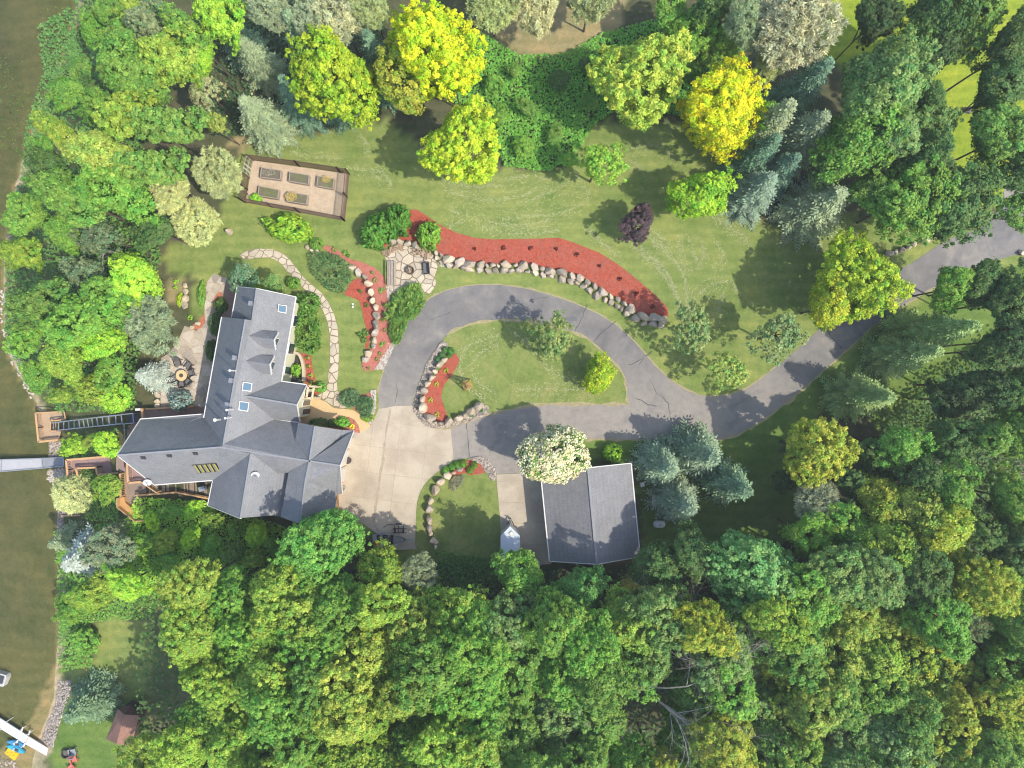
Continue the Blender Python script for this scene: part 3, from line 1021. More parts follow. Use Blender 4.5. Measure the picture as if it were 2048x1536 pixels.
# west wing with prow
slope(house, (281, 839, 3.3), (408.5, 829, 3.3), (408.5, 836, 3.5), (447, 888, RG), (441, 894.5, RG), (235, 910.5, RG))
slope(house, (235, 910.5, RG), (441, 894.5, RG), (502, 907, RG), (426, 960, EV), (309, 969, EV))
# cross wing towards the garage
slope(house, (447, 888, RG), (548, 839, EV), (601, 846.5, EV), (621, 922, RG - .02), (441, 894.5, RG))
slope(house, (502, 905.5, RG), (619, 922, RG), (577, 945, 6.45), (556, 947, 6.0))
# south block
slope(house, (502.5, 906, RG), (426, 960, EV), (416, 1010, EV), (481, 1036, RG))
slope(house, (502.5, 906, RG), (481, 1036, RG), (544, 1031, 6.05), (576, 1034, 5.2), (590, 945, 5.2), (556, 947, 5.98))
# garage wing
slope(house, (630, 852, RG), (619, 922, RG), (590, 882, 6.05), (596.5, 845, 6.0))
slope(house, (619, 922, RG), (577, 945, 6.5), (561, 1034, 6.5), (600, 1048, RG), (610, 967, RG))
slope(house, (630, 852, RG), (682, 860, 4.6), (678, 897, 4.9), (619, 922, RG))
slope(house, (619, 922, RG), (678, 897, 4.95), (682, 860, EV + .25), (707.5, 861, EV), (680, 931, RG))
slope(house, (619, 922, RG), (680, 931, RG), (684, 988, EV), (675, 987.5, EV + .3), (672, 1000, EV + .3), (610, 967, RG - .1))
slope(house, (610, 967, RG - .12), (672, 1001, EV + .2), (664, 1060, EV), (600, 1048, RG))
CAP = mat("ridge_cap", (0.24, 0.245, 0.25), (0.28, 0.28, 0.285), 3, 0.85)
for a, b in (((513.5, 577.5, 6.93), (504.5, 640.5, 6.93)), ((491, 638.8, RG), (447, 888, RG)), ((490, 792, 6.78), (593.4, 809.7, 6.78)), ((235, 910.5, RG), (441, 894.5, RG)), ((441, 894.5, RG), (619, 922, RG)),
             ((502, 907, RG), (481, 1036, RG)), ((630, 852, RG), (619, 922, RG)), ((619, 922, RG), (680, 931, RG)), ((619, 922, RG), (610, 967, RG)), ((610, 967, RG), (600, 1048, RG))):
    MB().beam(V3(*a) + Vector((0, 0, 0.015)), V3(*b) + Vector((0, 0, 0.015)), 0.14, 0.05).build("ridge_cap", CAP, house)
def bar(name, a, b, w, h, m, parent, dz=0.0):
    return MB().beam(V3(*a) + Vector((0, 0, dz)), V3(*b) + Vector((0, 0, dz)), w, h).build(name, m, parent)
for a, b in (((443, 633.7, EV), (407, 836, EV)), ((281, 838, 3.3), (406, 828, 3.3)), ((474, 574, EV), (463, 635, EV)), ((425.3, 961, EV), (415, 1011, EV)), ((310, 970, EV), (425, 961, EV)),
             ((592, 594, EV), (563, 762, EV)), ((562, 762.2, EV), (613, 769.2, EV)), ((597, 844.7, EV), (548, 838, EV))):
    bar("gutter", a, b, 0.09, 0.1, WHITE, house, -0.05)
for a, b in (((707.9, 861, EV), (680.6, 931, RG)), ((680.6, 931, RG), (684.6, 988, EV)), ((613.3, 770.4, EV), (594, 809.7, 6.75)), ((594, 809.7, 6.75), (599.6, 844, EV)), ((281, 838, 3.3), (234, 910.5, RG)), ((234, 910.5, RG), (309, 970, EV)),
             ((475, 573.4, EV), (513.5, 576.8, 6.9)), ((513.5, 576.8, 6.9), (591, 593.4, EV)), ((481, 1037, RG), (416, 1011, EV)), ((672.5, 1001, EV + .3), (665, 1060, EV))):
    bar("barge_board", a, b, 0.05, 0.18, WHITE, house, -0.06)

# walls below the eaves
def walls(pts, z1, m, name="wall", zs=EV, z0=-0.2):
    poly = [(p.x, p.y) for p in (W(x, y, zs) for x, y in pts)]
    return MB().prism(poly, z0, z1).build(name, m, house)
walls([(452, 643), (469, 641), (482, 583), (581, 601), (553, 764), (540, 770), (540, 838), (420, 838)], EV - .1, CREAM)
walls([(292, 850), (412, 841), (440, 880), (432, 953), (318, 960), (268, 908)], 3.4, CEDAR, z0=-3.0)
walls([(541, 771), (601, 779), (590, 836), (541, 836)], EV - .12, CREAM)
walls([(440, 890), (541, 848), (586, 854), (560, 945), (545, 1020), (485, 1026), (424, 1004), (434, 956)], 3.0, CEDAR, z0=-2.0)
walls([(603, 853), (683, 868), (664, 980), (656, 996), (656, 1050), (602, 1040), (571, 1026), (591, 900)], EV - .1, CEDAR)
def gable(a, b, c, m=CEDAR, name="gable_wall", t=0.12):
    P = [V3(*a), V3(*b), V3(*c)]
    n = (P[1] - P[0]).cross(P[2] - P[0]).normalized()
    mb = MB()
    mb.add(P + [p - n * t for p in P], [(0, 1, 2), (5, 4, 3), (0, 3, 4, 1), (1, 4, 5, 2), (2, 5, 3, 0)])
    return mb.build(name, m, house)
gable((683, 868, EV - .1), (664.3, 980, EV - .1), (656, 931, 7.35))
gable((601.5, 779, EV - .1), (590.5, 836, EV - .1), (587, 808.5, 6.4), CREAM)
gable((485, 583.5, EV - .1), (579, 600.5, EV - .1), (515.5, 586, 6.5), CREAM)
gable((292, 850, 3.4), (268, 908, 3.4), (246, 909.5, 7.3))
gable((268, 908, 3.4), (318, 960, 3.4), (246, 909.9, 7.3))
gable((425, 1003.5, 3.0), (572, 1028, 3.0), (483.5, 1028, 7.3))
# doors, windows
def panel(name, a, b, z0, z1, m, zs=EV, t=0.06, parent=house, out=0.04):
    p, q = W(a[0], a[1], zs), W(b[0], b[1], zs)
    d = (q - p)
    n = Vector((d.y, -d.x, 0)).normalized()
    c = (p + q) / 2 + n * out
    c.z = (z0 + z1) / 2
    return MB().box(c, (d.length, t, z1 - z0), math.atan2(d.y, d.x)).build(name, m, parent)
def wpt(a, b, t):
    return (a[0] + (b[0] - a[0]) * t, a[1] + (b[1] - a[1]) * t)
def on_wall(a, b, items):
    for nm, t0, t1, z0, z1, m in items:
        f = panel(nm, wpt(a, b, t0), wpt(a, b, t1), z0, z1, WHITE)
        p, q = wpt(a, b, t0 + (t1 - t0) * .08), wpt(a, b, t1 - (t1 - t0) * .08)
        panel("door_leaf" if "door" in nm else "pane", p, q, z0 + (.02 if "door" in nm else .08), z1 - .08, m, parent=f, out=0.085)
GDOOR = mat("garage_door_white", (0.70, 0.64, 0.54), (0.64, 0.58, 0.49), 2, 0.5)
on_wall((664, 980), (683, 868), [("garage_door", .06, .34, 0, 2.4, GDOOR), ("garage_door", .37, .65, 0, 2.4, GDOOR), ("garage_door", .68, .95, 0, 2.4, GDOOR)])
on_wall((553, 764), (581, 601), [("window", .1, .2, 1, 2.6, GLASS), ("window", .35, .5, 1, 2.6, GLASS), ("window", .7, .85, 1, 2.6, GLASS)])
on_wall((590, 836), (601, 779), [("front_door", .08, .3, 0, 2.4, DARKW), ("window", .4, .62, .5, 2.8, GLASS), ("window", .68, .92, .5, 2.8, GLASS)])
on_wall((318, 960), (432, 953), [("window", .05, .25, .6, 2.8, GLASS), ("window", .3, .5, .6, 2.8, GLASS), ("patio_door", .6, .8, 0, 2.4, GLASS)])
on_wall((268, 908), (318, 960), [("window", .1, .45, .4, 3.4, GLASS), ("window", .55, .9, .4, 3.4, GLASS)])
on_wall((292, 848), (268, 908), [("window", .1, .45, .4, 3.4, GLASS), ("window", .55, .9, .4, 3.4, GLASS)])
on_wall((420, 838), (452, 643), [("patio_door", .2, .35, 0, 2.3, GLASS), ("window", .5, .62, .8, 2.4, GLASS), ("window", .75, .87, .8, 2.4, GLASS)])
# porch frame at the entry gable
pf = MB()
for x, y in ((617, 772), (628, 774), (613, 796), (624, 797)):
    p = W(x, y, 2.9)
    pf.box((p.x, p.y, 1.45), (0.14, 0.14, 2.9), 0.15)
for a, b in (((617, 772), (628, 774)), ((628, 774), (624, 797)), ((624, 797), (613, 796)), ((613, 796), (617, 772))):
    pf.beam(W(*a, 2.95), W(*b, 2.95), 0.16, 0.14)
pf.build("porch_frame", mat("cream_trim", (0.72, 0.58, 0.38), (0.66, 0.52, 0.34), 3, 0.6), house)
# dormers
def dormer(ax, ay, fx, fy, nx_, ny_, sx, sy, vn, vs_):
    zr, ze = 7.0, 5.75
    slope(house, (ax, ay, zr), (vn[0], vn[1], 6.15), (nx_, ny_, ze), (fx, fy, zr), name="dormer_roof")
    slope(house, (ax, ay, zr), (fx, fy, zr), (sx, sy, ze), (vs_[0], vs_[1], 6.15), name="dormer_roof")
    w = gable((nx_ - 5, ny_ + 2, ze - .05), (sx - 6, sy - 3, ze - .05), (fx - 6, fy - 0.5, zr - .25), name="dormer_gable")
    poly = [W(nx_ - 5, ny_ + 2, ze), W(sx - 6, sy - 3, ze), W(sx - 42, sy - 6, ze), W(nx_ - 42, ny_ - 4, ze)]
    MB().prism([(p.x, p.y) for p in poly], 4.4, ze - .05).build("dormer_wall", CEDAR, house)
    f = panel("dormer_window", (sx - 5.4, sy - 9), (nx_ - 5.6, ny_ + 9), 5.0, 6.1, WHITE, zs=ze, out=0.05)
    panel("pane", (sx - 5.4, sy - 11), (nx_ - 5.6, ny_ + 11), 5.1, 6.0, GLASS, zs=ze, parent=f, out=0.1)
    bar("barge_board", (nx_, ny_, ze), (fx + .5, fy, zr), 0.08, 0.16, WHITE, house, -0.03)
    bar("barge_board", (fx + .5, fy, zr), (sx, sy, ze), 0.08, 0.16, WHITE, house, -0.03)
dormer(487, 669.6, 548, 679.5, 556.5, 665.5, 551, 699.5, (520, 658.4), (505, 690))
dormer(479.7, 719.4, 539.5, 728.8, 548.5, 713, 543, 748.7, (511, 707), (498, 741))
# skylights
def on_plane(px, py, A, B, Cc):
    """height of the roof plane through three (px,py,z) points where the photo shows px,py"""
    p, q, r = V3(*A), V3(*B), V3(*Cc)
    n = (q - p).cross(r - p)
    d = W(px, py, 0) - Vector((0, 0, H))
    t = (p - Vector((0, 0, H))).dot(n) / d.dot(n)
    return Vector((0, 0, H)) + d * t, n.normalized() * (1 if n.z > 0 else -1)
PE = ((491, 638.8, RG), (447, 888, RG), (572, 705, EV))
PW = ((491, 638.8, RG), (447, 888, RG), (426, 740, EV))
PS = ((235, 910.5, RG), (441, 894.5, RG), (365, 964.5, EV))
PB = ((502.5, 906, RG), (481, 1036, RG), (550, 985, 4.6))
PN = ((513.5, 577.5, 6.9), (504.5, 640.5, 6.9), (470, 606, EV))
def quad_on(plane, corners, lift):
    out = []
    for x, y in corners:
        p, n = on_plane(x, y, *plane)
        out.append(p + n * lift)
    return out
for cn in ([(555.5, 608.5), (572.5, 611), (571, 627), (554, 623.5)], [(484.5, 763), (503, 766), (501, 783), (482.5, 781)], [(477.5, 802), (497, 804), (494.5, 823), (475.5, 820)]):
    c0 = (sum(q[0] for q in cn) / 4, sum(q[1] for q in cn) / 4)
    f = MB().slab(quad_on(PE, cn, 0.09), 0.12).build("skylight", WHITE, house)
    MB().slab(quad_on(PE, [(c0[0] + (x - c0[0]) * .82, c0[1] + (y - c0[1]) * .82) for x, y in cn], 0.12), 0.05).build("pane", SKYGL, f)
big = [(383.5, 929), (432.5, 925), (442, 942), (395, 946)]
sk = MB().slab(quad_on(PS, big, 0.05), 0.08).build("ribbon_skylight", mat("bronze_frame", (0.11, 0.095, 0.075), (0.09, 0.08, 0.06), 3, 0.5), house)
YEL = mat("yellow_lit_pane", (0.42, 0.42, 0.06), (0.38, 0.38, 0.05), 3, 0.5)  # yellow light showing in the panes, put into their colour
DKP = mat("dark_pane", (0.02, 0.02, 0.022), None, 3, 0.1)
GRP = mat("taupe_bar", (0.26, 0.23, 0.21), None, 3, 0.5)
def bl(u, v):
    a = (big[0][0] + (big[1][0] - big[0][0]) * u, big[0][1] + (big[1][1] - big[0][1]) * u)
    b = (big[3][0] + (big[2][0] - big[3][0]) * u, big[3][1] + (big[2][1] - big[3][1]) * u)
    return (a[0] + (b[0] - a[0]) * v, a[1] + (b[1] - a[1]) * v)
for i in range(5):
    u = i / 5
    MB().slab(quad_on(PS, [bl(u + .012, .06), bl(u + .085, .06), bl(u + .085, .94), bl(u + .012, .94)], 0.085), 0.03).build("glazing_bar", GRP, sk)
    MB().slab(quad_on(PS, [bl(u + .09, .06), bl(u + .14, .06), bl(u + .14, .94), bl(u + .09, .94)], 0.07), 0.03).build("pane", YEL, sk)
    MB().slab(quad_on(PS, [bl(u + .142, .06), bl(u + .195, .06), bl(u + .195, .94), bl(u + .142, .94)], 0.065), 0.03).build("pane", DKP, sk)
# vents, pipes, dishes
def pipe(px, py, plane, h, r=0.06, m=WHITE, name="vent_pipe"):
    """px,py is where the photo shows the top"""
    p, n = on_plane(px, py, *plane)
    for _ in range(5):
        q = W(px, py, p.z + h)
        r0, n = on_plane(1024 + q.x / K * H / (H - p.z), 768 - q.y / K * H / (H - p.z), *plane)
        p = Vector((q.x, q.y, r0.z))
    mb = MB().cyl(p - Vector((0, 0, 0.2)), r, h + 0.2, 10)
    mb.cyl(p + Vector((0, 0, h)), r * 1.7, 0.1, 10)
    return mb.build(name, m, house, smooth=False)
pipe(460, 741, PW, 1.3)
pipe(454, 820, PW, 1.1)
pipe(451, 836.5, PW, 1.1)
pipe(430.5, 840, PW, 1.1, 0.09)
CHIM = mat("vent_grey", (0.24, 0.25, 0.27), (0.2, 0.21, 0.23), 3, 0.6)
for x, y, pl in ((505, 608, PN), (473, 716, PW), (466, 761, PW), (458, 809, PW)):
    p, n = on_plane(x, y, *pl)
    MB().box(p + Vector((0, 0, 0.25)), (0.3, 0.42, 0.75), -0.18).build("box_vent", CHIM, house)
for x, y in ((287, 914.5), (339, 910.5), (391, 906)):
    p, n = on_plane(x, y, *PS)
    M_ = Matrix((Vector((1, -0.08, 0)).normalized(), n.cross(Vector((1, -0.08, 0))).normalized(), n)).transposed()
    MB().box(p + n * 0.06, (0.42, 0.3, 0.12), M=M_).build("slot_vent", DGREY, house)
def dish(px, py, plane, name="satellite_dish", r=0.36):
    p, n = on_plane(px, py, *plane)
    p = p + Vector((0, 0, 0.5))
    ax = Vector((0.45, -0.55, 0.7)).normalized()
    u = ax.cross(Vector((0, 0, 1))).normalized()
    w = ax.cross(u)
    mb = MB()
    rings = []
    for k in range(4):
        t = k / 3
        rings.append([p + (u * math.cos(a) * r * t + w * math.sin(a) * r * 1.15 * t) + ax * (0.12 * t * t) for a in (2 * math.pi * j / 18 for j in range(18))])
    b = len(mb.v)
    for rg in rings:
        mb.v += [tuple(q) for q in rg]
    for k in range(3):
        for j in range(18):
            mb.f.append((b + k * 18 + j, b + k * 18 + (j + 1) % 18, b + (k + 1) * 18 + (j + 1) % 18, b + (k + 1) * 18 + j))
    d = mb.build(name, mat("dish_grey", (0.62, 0.64, 0.64), (0.56, 0.58, 0.58), 3, 0.5), house, smooth=True)
    MB().tube([p - Vector((0, 0, 0.6)), p], 0.035, 6).build("mast", DGREY, d)
    MB().tube([p - w * r, p + ax * 0.45], 0.018, 5).box(p + ax * 0.47, (0.1, 0.1, 0.12)).build("receiver_arm", METAL, d)
dish(300, 962, PS)
dish(514, 947, PB)
# sunken window well beside the long wing
ww = empty("window_well", W(590, 740, 0), "curved pale wall around the sunken window well by the front beds", "window well")
wl = smooth([(571, 704), (585, 705), (598, 708), (605, 722), (608, 740), (608, 762)], 3, closed=False)
mbw = MB()
for a, b in zip(wl[:-1], wl[1:]):
    mbw.beam(W(*a, 0.2), W(*b, 0.2), 0.28, 0.55)
mbw.build("curved_wall", mat("well_wall", (0.55, 0.46, 0.33), (0.48, 0.4, 0.29), 3, 0.8), ww)
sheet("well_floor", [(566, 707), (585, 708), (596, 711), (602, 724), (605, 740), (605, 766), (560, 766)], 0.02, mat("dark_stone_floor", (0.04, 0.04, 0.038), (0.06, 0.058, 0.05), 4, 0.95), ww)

# wall lamps, barrel by the garage doors
bar_p = W(698, 920, 0)
brl = empty("half_barrel_planter", bar_p, "dark round planter between the garage doors", "planter")
MB().cyl(bar_p, 0.26, 0.5, 14, 0.32).build("tub", mat("planter_brown", (0.10, 0.07, 0.06), (0.07, 0.05, 0.045), 4, 0.8), brl)
MB().ring(bar_p, 0.30, 0.345, 0.06, 14, 0.46).build("hoop", DGREY, brl)
bk = empty("shepherd_hook", W(707, 872, 0), "black wheel shaped iron hook at the garage corner", "garden hook")
MB().tube([W(707, 872, 0), W(707, 872, 0) + Vector((0, 0, 1.6))], 0.03, 6).build("pole", BLACK, bk)
c_ = W(709, 871, 1.6)
MB().ring(c_, 0.24, 0.28, 0.03, 20).beam(c_ - Vector((.25, 0, 0)), c_ + Vector((.25, 0, 0)), .03, .03).beam(c_ - Vector((0, .25, 0)), c_ + Vector((0, .25, 0)), .03, .03).build("wheel", METAL, bk)
bk2 = empty("plant_stand", W(687, 974, 0), "black scrolled iron stand at the lower garage corner", "plant stand")
q = W(687, 974, 0)
MB().tube([q, q + Vector((0, 0, .9)), q + Vector((.15, .05, 1.1)), q + Vector((.3, -.1, 1.0)), q + Vector((.22, -.22, .8))], 0.035, 6).build("scroll", BLACK, bk2)
MB().ring(q, 0.16, 0.2, 0.04, 14).build("base", BLACK, bk2)

# ------------------------------------------------------------------ detached garage
gar = empty("detached_garage", W(1180, 1025, 0), "detached garage with plain grey gable roof right of the parking pad", "garage")
GE, GR = 2.8, 4.9
MB().slab([W(1082, 943, GE), W(1176.5, 936, GR), W(1194, 1128, GR), W(1100, 1122, GE)], .14).build("roof_slope", ROOF2, gar)
MB().slab([W(1176.5, 936, GR), W(1261.5, 927, GE), W(1279.5, 1113, GE), W(1194, 1128, GR)], .14).build("roof_slope", ROOF2, gar)
MB().beam(W(1176.5, 936, GR + .02), W(1194, 1128, GR + .02), .24, .05).build("ridge_cap", CAP, gar)
for a, b in (((1081, 943, GE), (1099, 1122, GE)), ((1262.3, 927, GE), (1280.3, 1113, GE))):
    bar("gutter", a, b, .12, .1, WHITE, gar, -.05)
for a, b in (((1082, 942.4, GE), (1176.5, 935.4, GR)), ((1176.5, 935.4, GR), (1261.5, 926.4, GE)), ((1100, 1122.6, GE), (1194, 1128.6, GR)), ((1194, 1128.6, GR), (1279.5, 1113.6, GE))):
    bar("barge_board", a, b, .07, .16, WHITE, gar, -.05)
gw = [(p.x, p.y) for p in (W(1090, 950, GE), W(1254, 935, GE), W(1271, 1106, GE), W(1107, 1114, GE))]
MB().prism(gw, 0, GE - .08).build("wall", CREAM, gar)
house_keep = house
def gable2(a, b, c, parent):
    P = [V3(*a), V3(*b), V3(*c)]
    n = (P[1] - P[0]).cross(P[2] - P[0]).normalized()
    MB().add(P + [p - n * .1 for p in P], [(0, 1, 2), (5, 4, 3), (0, 3, 4, 1), (1, 4, 5, 2), (2, 5, 3, 0)]).build("gable_wall", CREAM, parent)
gable2((1090, 950, GE - .1), (1254, 935, GE - .1), (1177, 944, 4.6), gar)
gable2((1107, 1114, GE - .1), (1271, 1106, GE - .1), (1193, 1119, 4.6), gar)
for t0, t1 in ((.08, .45), (.54, .92)):
    a, b = (1107, 1114), (1090, 950)
    panel("garage_door", wpt(b, a, t0), wpt(b, a, t1), 0, 2.2, GDOOR, zs=GE, parent=gar, out=0.03)
MB().tube([W(1242, 1114, 3.1), W(1242, 1114, 3.6)], .05, 8).build("vent_pipe", WHITE, gar)

# ------------------------------------------------------------------ decks, stairs, lift, docks
def decking(name, pts, z, ang, m, parent, zs=None):
    poly = [(p.x, p.y) for p in P2(pts, z if zs is None else zs)]
    mb = MB()
    for c in gridcells(poly, ang, 60, 0.145, 1, 0.0):
        s_ = c
        if area(s_) > 0.02:
            mb.prism(shrink(s_, 0.0), z - .04, z + random.Random(len(mb.v)).uniform(-.003, .003))
    o = mb.build(name, m, parent, kind="stuff")
    MB().prism(shrink(poly, 0.04), z - .24, z - .045).build("joists", DARKW, parent)
    return o
def railing(parent, pts, z, h=0.95, m=RAIL, cap=0.17, bal=True, zz=None, balm=None):
    """posts, cap rail and balusters along a px polyline at deck height z (px read at the cap)"""
    zs = zz or [z] * len(pts)
    P = []
    for (x, y), zq in zip(pts, zs):
        p = W(x, y, zq + h)
        P.append(Vector((p.x, p.y, zq)))
    up = Vector((0, 0, h))
    bl_ = MB()
    for a, b in zip(P[:-1], P[1:]):
        MB().beam(a + up, b + up, cap, .05).build("cap_rail", m, parent)
        MB().beam(a + up * .12, b + up * .12, .05, .08).build("bottom_rail", m, parent)
        L = (b - a).length
        k = max(2, int(L / .16))
        for i in range(k):
            q = a + (b - a) * ((i + .5) / k)
            bl_.box(q + up * .5, (.04, .04, h * .84), 0)
        kp = max(1, int(round(L / 1.9)))
        for i in range(kp + 1):
            q = a + (b - a) * (i / kp)
            MB().box(q + up * .5, (.1, .1, h + .02), 0).build("post", m, parent)
    if bal:
        bl_.build("balusters", balm or m, parent, kind="stuff")
def posts(parent, pts, z, m=DARKW):
    for x, y in pts:
        p = W(x, y, z)
        g = hgt(p.x, p.y)
        MB().box((p.x, p.y, (g + z) / 2 - .15), (.15, .15, max(.3, z - g)), 0).build("support_post", m, parent)

dk1 = empty("side_deck", W(455, 605, 0), "narrow brown deck along the north end of the house", "deck")
decking("decking", [(452, 560), (480, 566), (470, 640), (441, 642)], .25, math.radians(-82), DECK, dk1)
dk2 = empty("patio_deck", W(350, 828, 0), "brown deck strip between lakeside patio and west wing", "deck")
decking("decking", [(288, 819), (412, 813), (425, 845), (288, 852)], .3, math.radians(95), DECK, dk2)
for a, b in (((291, 818, .5), (388, 812.5, .5)),):
    bar("edge_rail", a, b, .16, .3, RAIL, dk2)
posts(dk2, [(300, 825), (340, 822), (390, 820)], .25)

dk3 = empty("west_deck", G(265, 970), "angled grey brown deck with built-in bench below the west wing", "deck")
DZ = 0.0
decking("decking", [(232, 915), (262, 905), (300, 905), (430, 950), (428, 985), (415, 998), (350, 985), (282, 990), (296, 1030), (283, 1036), (252, 1004), (247, 945), (232, 940)], DZ, math.radians(93), mat("grey_deck_board", (0.33, 0.25, 0.19), (0.27, 0.2, 0.155), 1.3, .75, fine=(9, .2)), dk3)
railing(dk3, [(240, 948), (241, 993)], DZ, .95, RAIL, .22)
railing(dk3, [(415, 997), (352, 985), (272, 991)], DZ, .9, RAIL, .15)
sheet_pts = [(235, 996), (248, 994), (250, 1005), (279, 1030), (288, 1034), (293, 1034), (294, 1041), (270, 1043), (236, 1015)]
bz = .45
mbb = MB()
poly = [(p.x, p.y) for p in P2(sheet_pts, bz)]
mbb.prism(poly, DZ - .3, bz)
mbb.build("bench", mat("orange_bench", (0.60, 0.34, 0.13), (0.54, 0.30, 0.11), 2, .6, fine=(12, .1)), dk3)
bar("bench_back", (235, 1014, .9), (270, 1042, .9), .08, .5, RAIL, dk3, -.1)
bar("bench_back", (270, 1042, .9), (296, 1041, .9), .08, .5, RAIL, dk3, -.1)
bar("bench_back", (235, 996, .9), (235, 1014, .9), .08, .5, RAIL, dk3, -.1)
posts(dk3, [(240, 960), (242, 1000), (270, 1038), (290, 1030), (300, 990), (350, 985), (400, 990)], DZ - .2)
dk4 = empty("balcony", G(268, 950), "small tan railed balcony under the prow roof", "balcony")
decking("decking", [(254, 930), (300, 925), (340, 955), (300, 965), (256, 966)], 2.4, math.radians(93), DECKP, dk4)
railing(dk4, [(254, 928), (256, 966), (282, 964)], 2.4, .95, RAIL, .18)
railing(dk4, [(282, 964), (312, 985)], 2.4, .95, RAIL, .1)
posts(dk4, [(255, 932), (257, 964), (284, 962)], 2.3, RAIL)
dk4b = empty("patio_heater_grill", W(412, 975, DZ), "grey grill on the west deck beside the house corner", "grill")
q = W(412, 975, DZ)
MB().box(q + Vector((0, 0, .75)), (.6, .45, .5), .3).build("lid", METAL, dk4b)
MB().box(q + Vector((0, 0, .3)), (.5, .4, .5), .3).build("cart", DGREY, dk4b)
# lower deck towards the dock, stepping down the bank
LZ = -1.4
dk5 = empty("bank_deck", G(190, 930), "pink brown bank deck with tan rails between dock and house", "deck")
decking("decking", [(134, 922), (234, 913), (238, 946), (195, 950), (194, 937), (165, 938), (165, 962), (140, 968)], LZ, math.radians(4), DECKP, dk5)
railing(dk5, [(132, 920), (232, 912)], LZ, .95, RAIL, .2)
railing(dk5, [(132, 920), (134, 940), (137, 968)], LZ, .95, RAIL, .2)
railing(dk5, [(152, 937), (192, 935), (194, 949), (236, 946)], LZ, .95, RAIL, .17)
railing(dk5, [(152, 937), (157, 960)], LZ, .95, RAIL, .2)
posts(dk5, [(136, 924), (138, 960), (165, 960), (195, 945), (230, 918), (232, 942), (180, 920)], LZ - .2)
st = empty("deck_stairs", G(245, 935), "pink brown stair rising from bank deck to west deck", "stairs")
for i in range(10):
    t = i / 10
    z = LZ + (DZ - LZ) * (t + .1)
    a, b = W(236 + 10 * t, 914 - 2 * t, z), W(238 + 10 * t, 945 - 2 * t, z)
    MB().beam(a, b, .3, .06).build("tread", DECKP, st)
for y0 in (914, 945):
    MB().beam(W(235, y0, LZ), W(247, y0 - 2, DZ), .06, .25).build("stringer", DARKW, st)
st2 = empty("lower_stairs", G(148, 985), "brown stair running down from the bank deck beside the pine", "stairs")
for i in range(10):
    t = i / 10
    z = LZ - .2 - t * 2.4
    MB().beam(W(140 + 2 * t, 968 + 42 * t, z), W(163 + 2 * t, 965 + 42 * t, z), .36, .06).build("tread", DECKP, st2)
for x0 in (139, 164):
    MB().beam(W(x0, 967, LZ), W(x0 + 2, 1010, LZ - 2.6), .06, .25).build("stringer", DARKW, st2)
dk6 = empty("shore_platform", G(150, 1022), "brown shore platform half hidden under the olive pine", "deck")
decking("decking", [(122, 1000), (172, 1000), (174, 1030), (124, 1031)], -5.4, math.radians(2), DECKP, dk6)
bar("edge_rail", (122, 1032, -5.2), (176, 1030, -5.2), .15, .12, RAIL, dk6)
bar("edge_rail", (175, 1008, -5.2), (176, 1030, -5.2), .15, .12, RAIL, dk6)

# tram landing and hillside lift
TZ = -5.2
dk7 = empty("tram_landing", G(95, 850), "tan U shaped landing deck at the foot of the hillside tram", "deck")
TDK = mat("tan_deck_board", (0.50, 0.36, 0.23), (0.43, 0.31, 0.2), 1.3, .75, fine=(9, .18))
decking("decking", [(74, 827), (130, 823), (131, 839), (101, 842), (101, 863), (122, 862), (118, 880), (78, 883)], TZ, math.radians(4), TDK, dk7)
railing(dk7, [(71, 826), (74, 855), (77, 884), (116, 880)], TZ, .95, RAIL, .2)
railing(dk7, [(71, 826), (128, 823), (131, 839), (101, 842), (101, 862), (122, 862)], TZ, .95, RAIL, .12, bal=False)
posts(dk7, [(78, 830), (80, 880), (118, 878), (126, 828), (98, 850)], TZ - .2)
tram = empty("hillside_tram", G(180, 850), "galvanised ladder-like tram track running up the bank", "tram track")
A0, A1 = W(101, 846, TZ + .3), W(245, 829.5, .2)
B0, B1 = W(101, 862, TZ + .3), W(246, 847, .2)
def on_bank(p, q, t):
    """track point kept clear of the curved bank"""
    s_ = p + (q - p) * t
    s_.z = max(s_.z, hgt(s_.x, s_.y) + .45)
    return s_
for p, q in ((A0, A1), (B0, B1)):
    for i in range(8):
        MB().beam(on_bank(p, q, i / 8), on_bank(p, q, (i + 1) / 8), .1, .16).build("track_rail", METAL, tram)
for i in range(13):
    t = (i + .6) / 13.3
    MB().beam(on_bank(A0, A1, t), on_bank(B0, B1, t), .09, .09).build("cross_bar", METAL, tram)
for t in (.15, .4, .65, .9):
    for p, q in ((A0, A1), (B0, B1)):
        s_ = on_bank(p, q, t)
        g = hgt(s_.x, s_.y)
        MB().box((s_.x, s_.y, (g + s_.z) / 2), (.1, .1, max(.2, s_.z - g)), 0).build("track_leg", METAL, tram)
car = empty("tram_car", G(257, 838), "open metal frame tram car parked at the top of the track", "tram car")
cz = .5
cp = [W(242, 829, cz + 1.0), W(266, 827, cz + 1.0), W(267, 846, cz + 1.0), W(245, 848, cz + 1.0)]
for a, b in zip(cp, cp[1:] + cp[:1]):
    MB().beam(a, b, .08, .08).build("top_frame", METAL, car)
for a in cp:
    MB().beam(a, a - Vector((0, 0, 1.0)), .07, .07).build("corner_post", METAL, car)
MB().slab([p - Vector((0, 0, 1.0)) for p in cp], .06).build("floor", DGREY, car)
up_ = empty("tram_top_landing", G(280, 840), "dark upper tram landing with white light box beside the house", "deck")
decking("decking", [(268, 826), (290, 824), (292, 845), (260, 880), (252, 880), (256, 850), (268, 848)], .1, math.radians(95), DECK, up_)
MB().beam(W(284, 817, 1.6), W(286, 838, 1.6), .18, .2).build("cap_rail", RAIL, up_)
MB().beam(W(248, 848, .9), W(251, 885, .9), .07, .07).build("side_rail", METAL, up_)
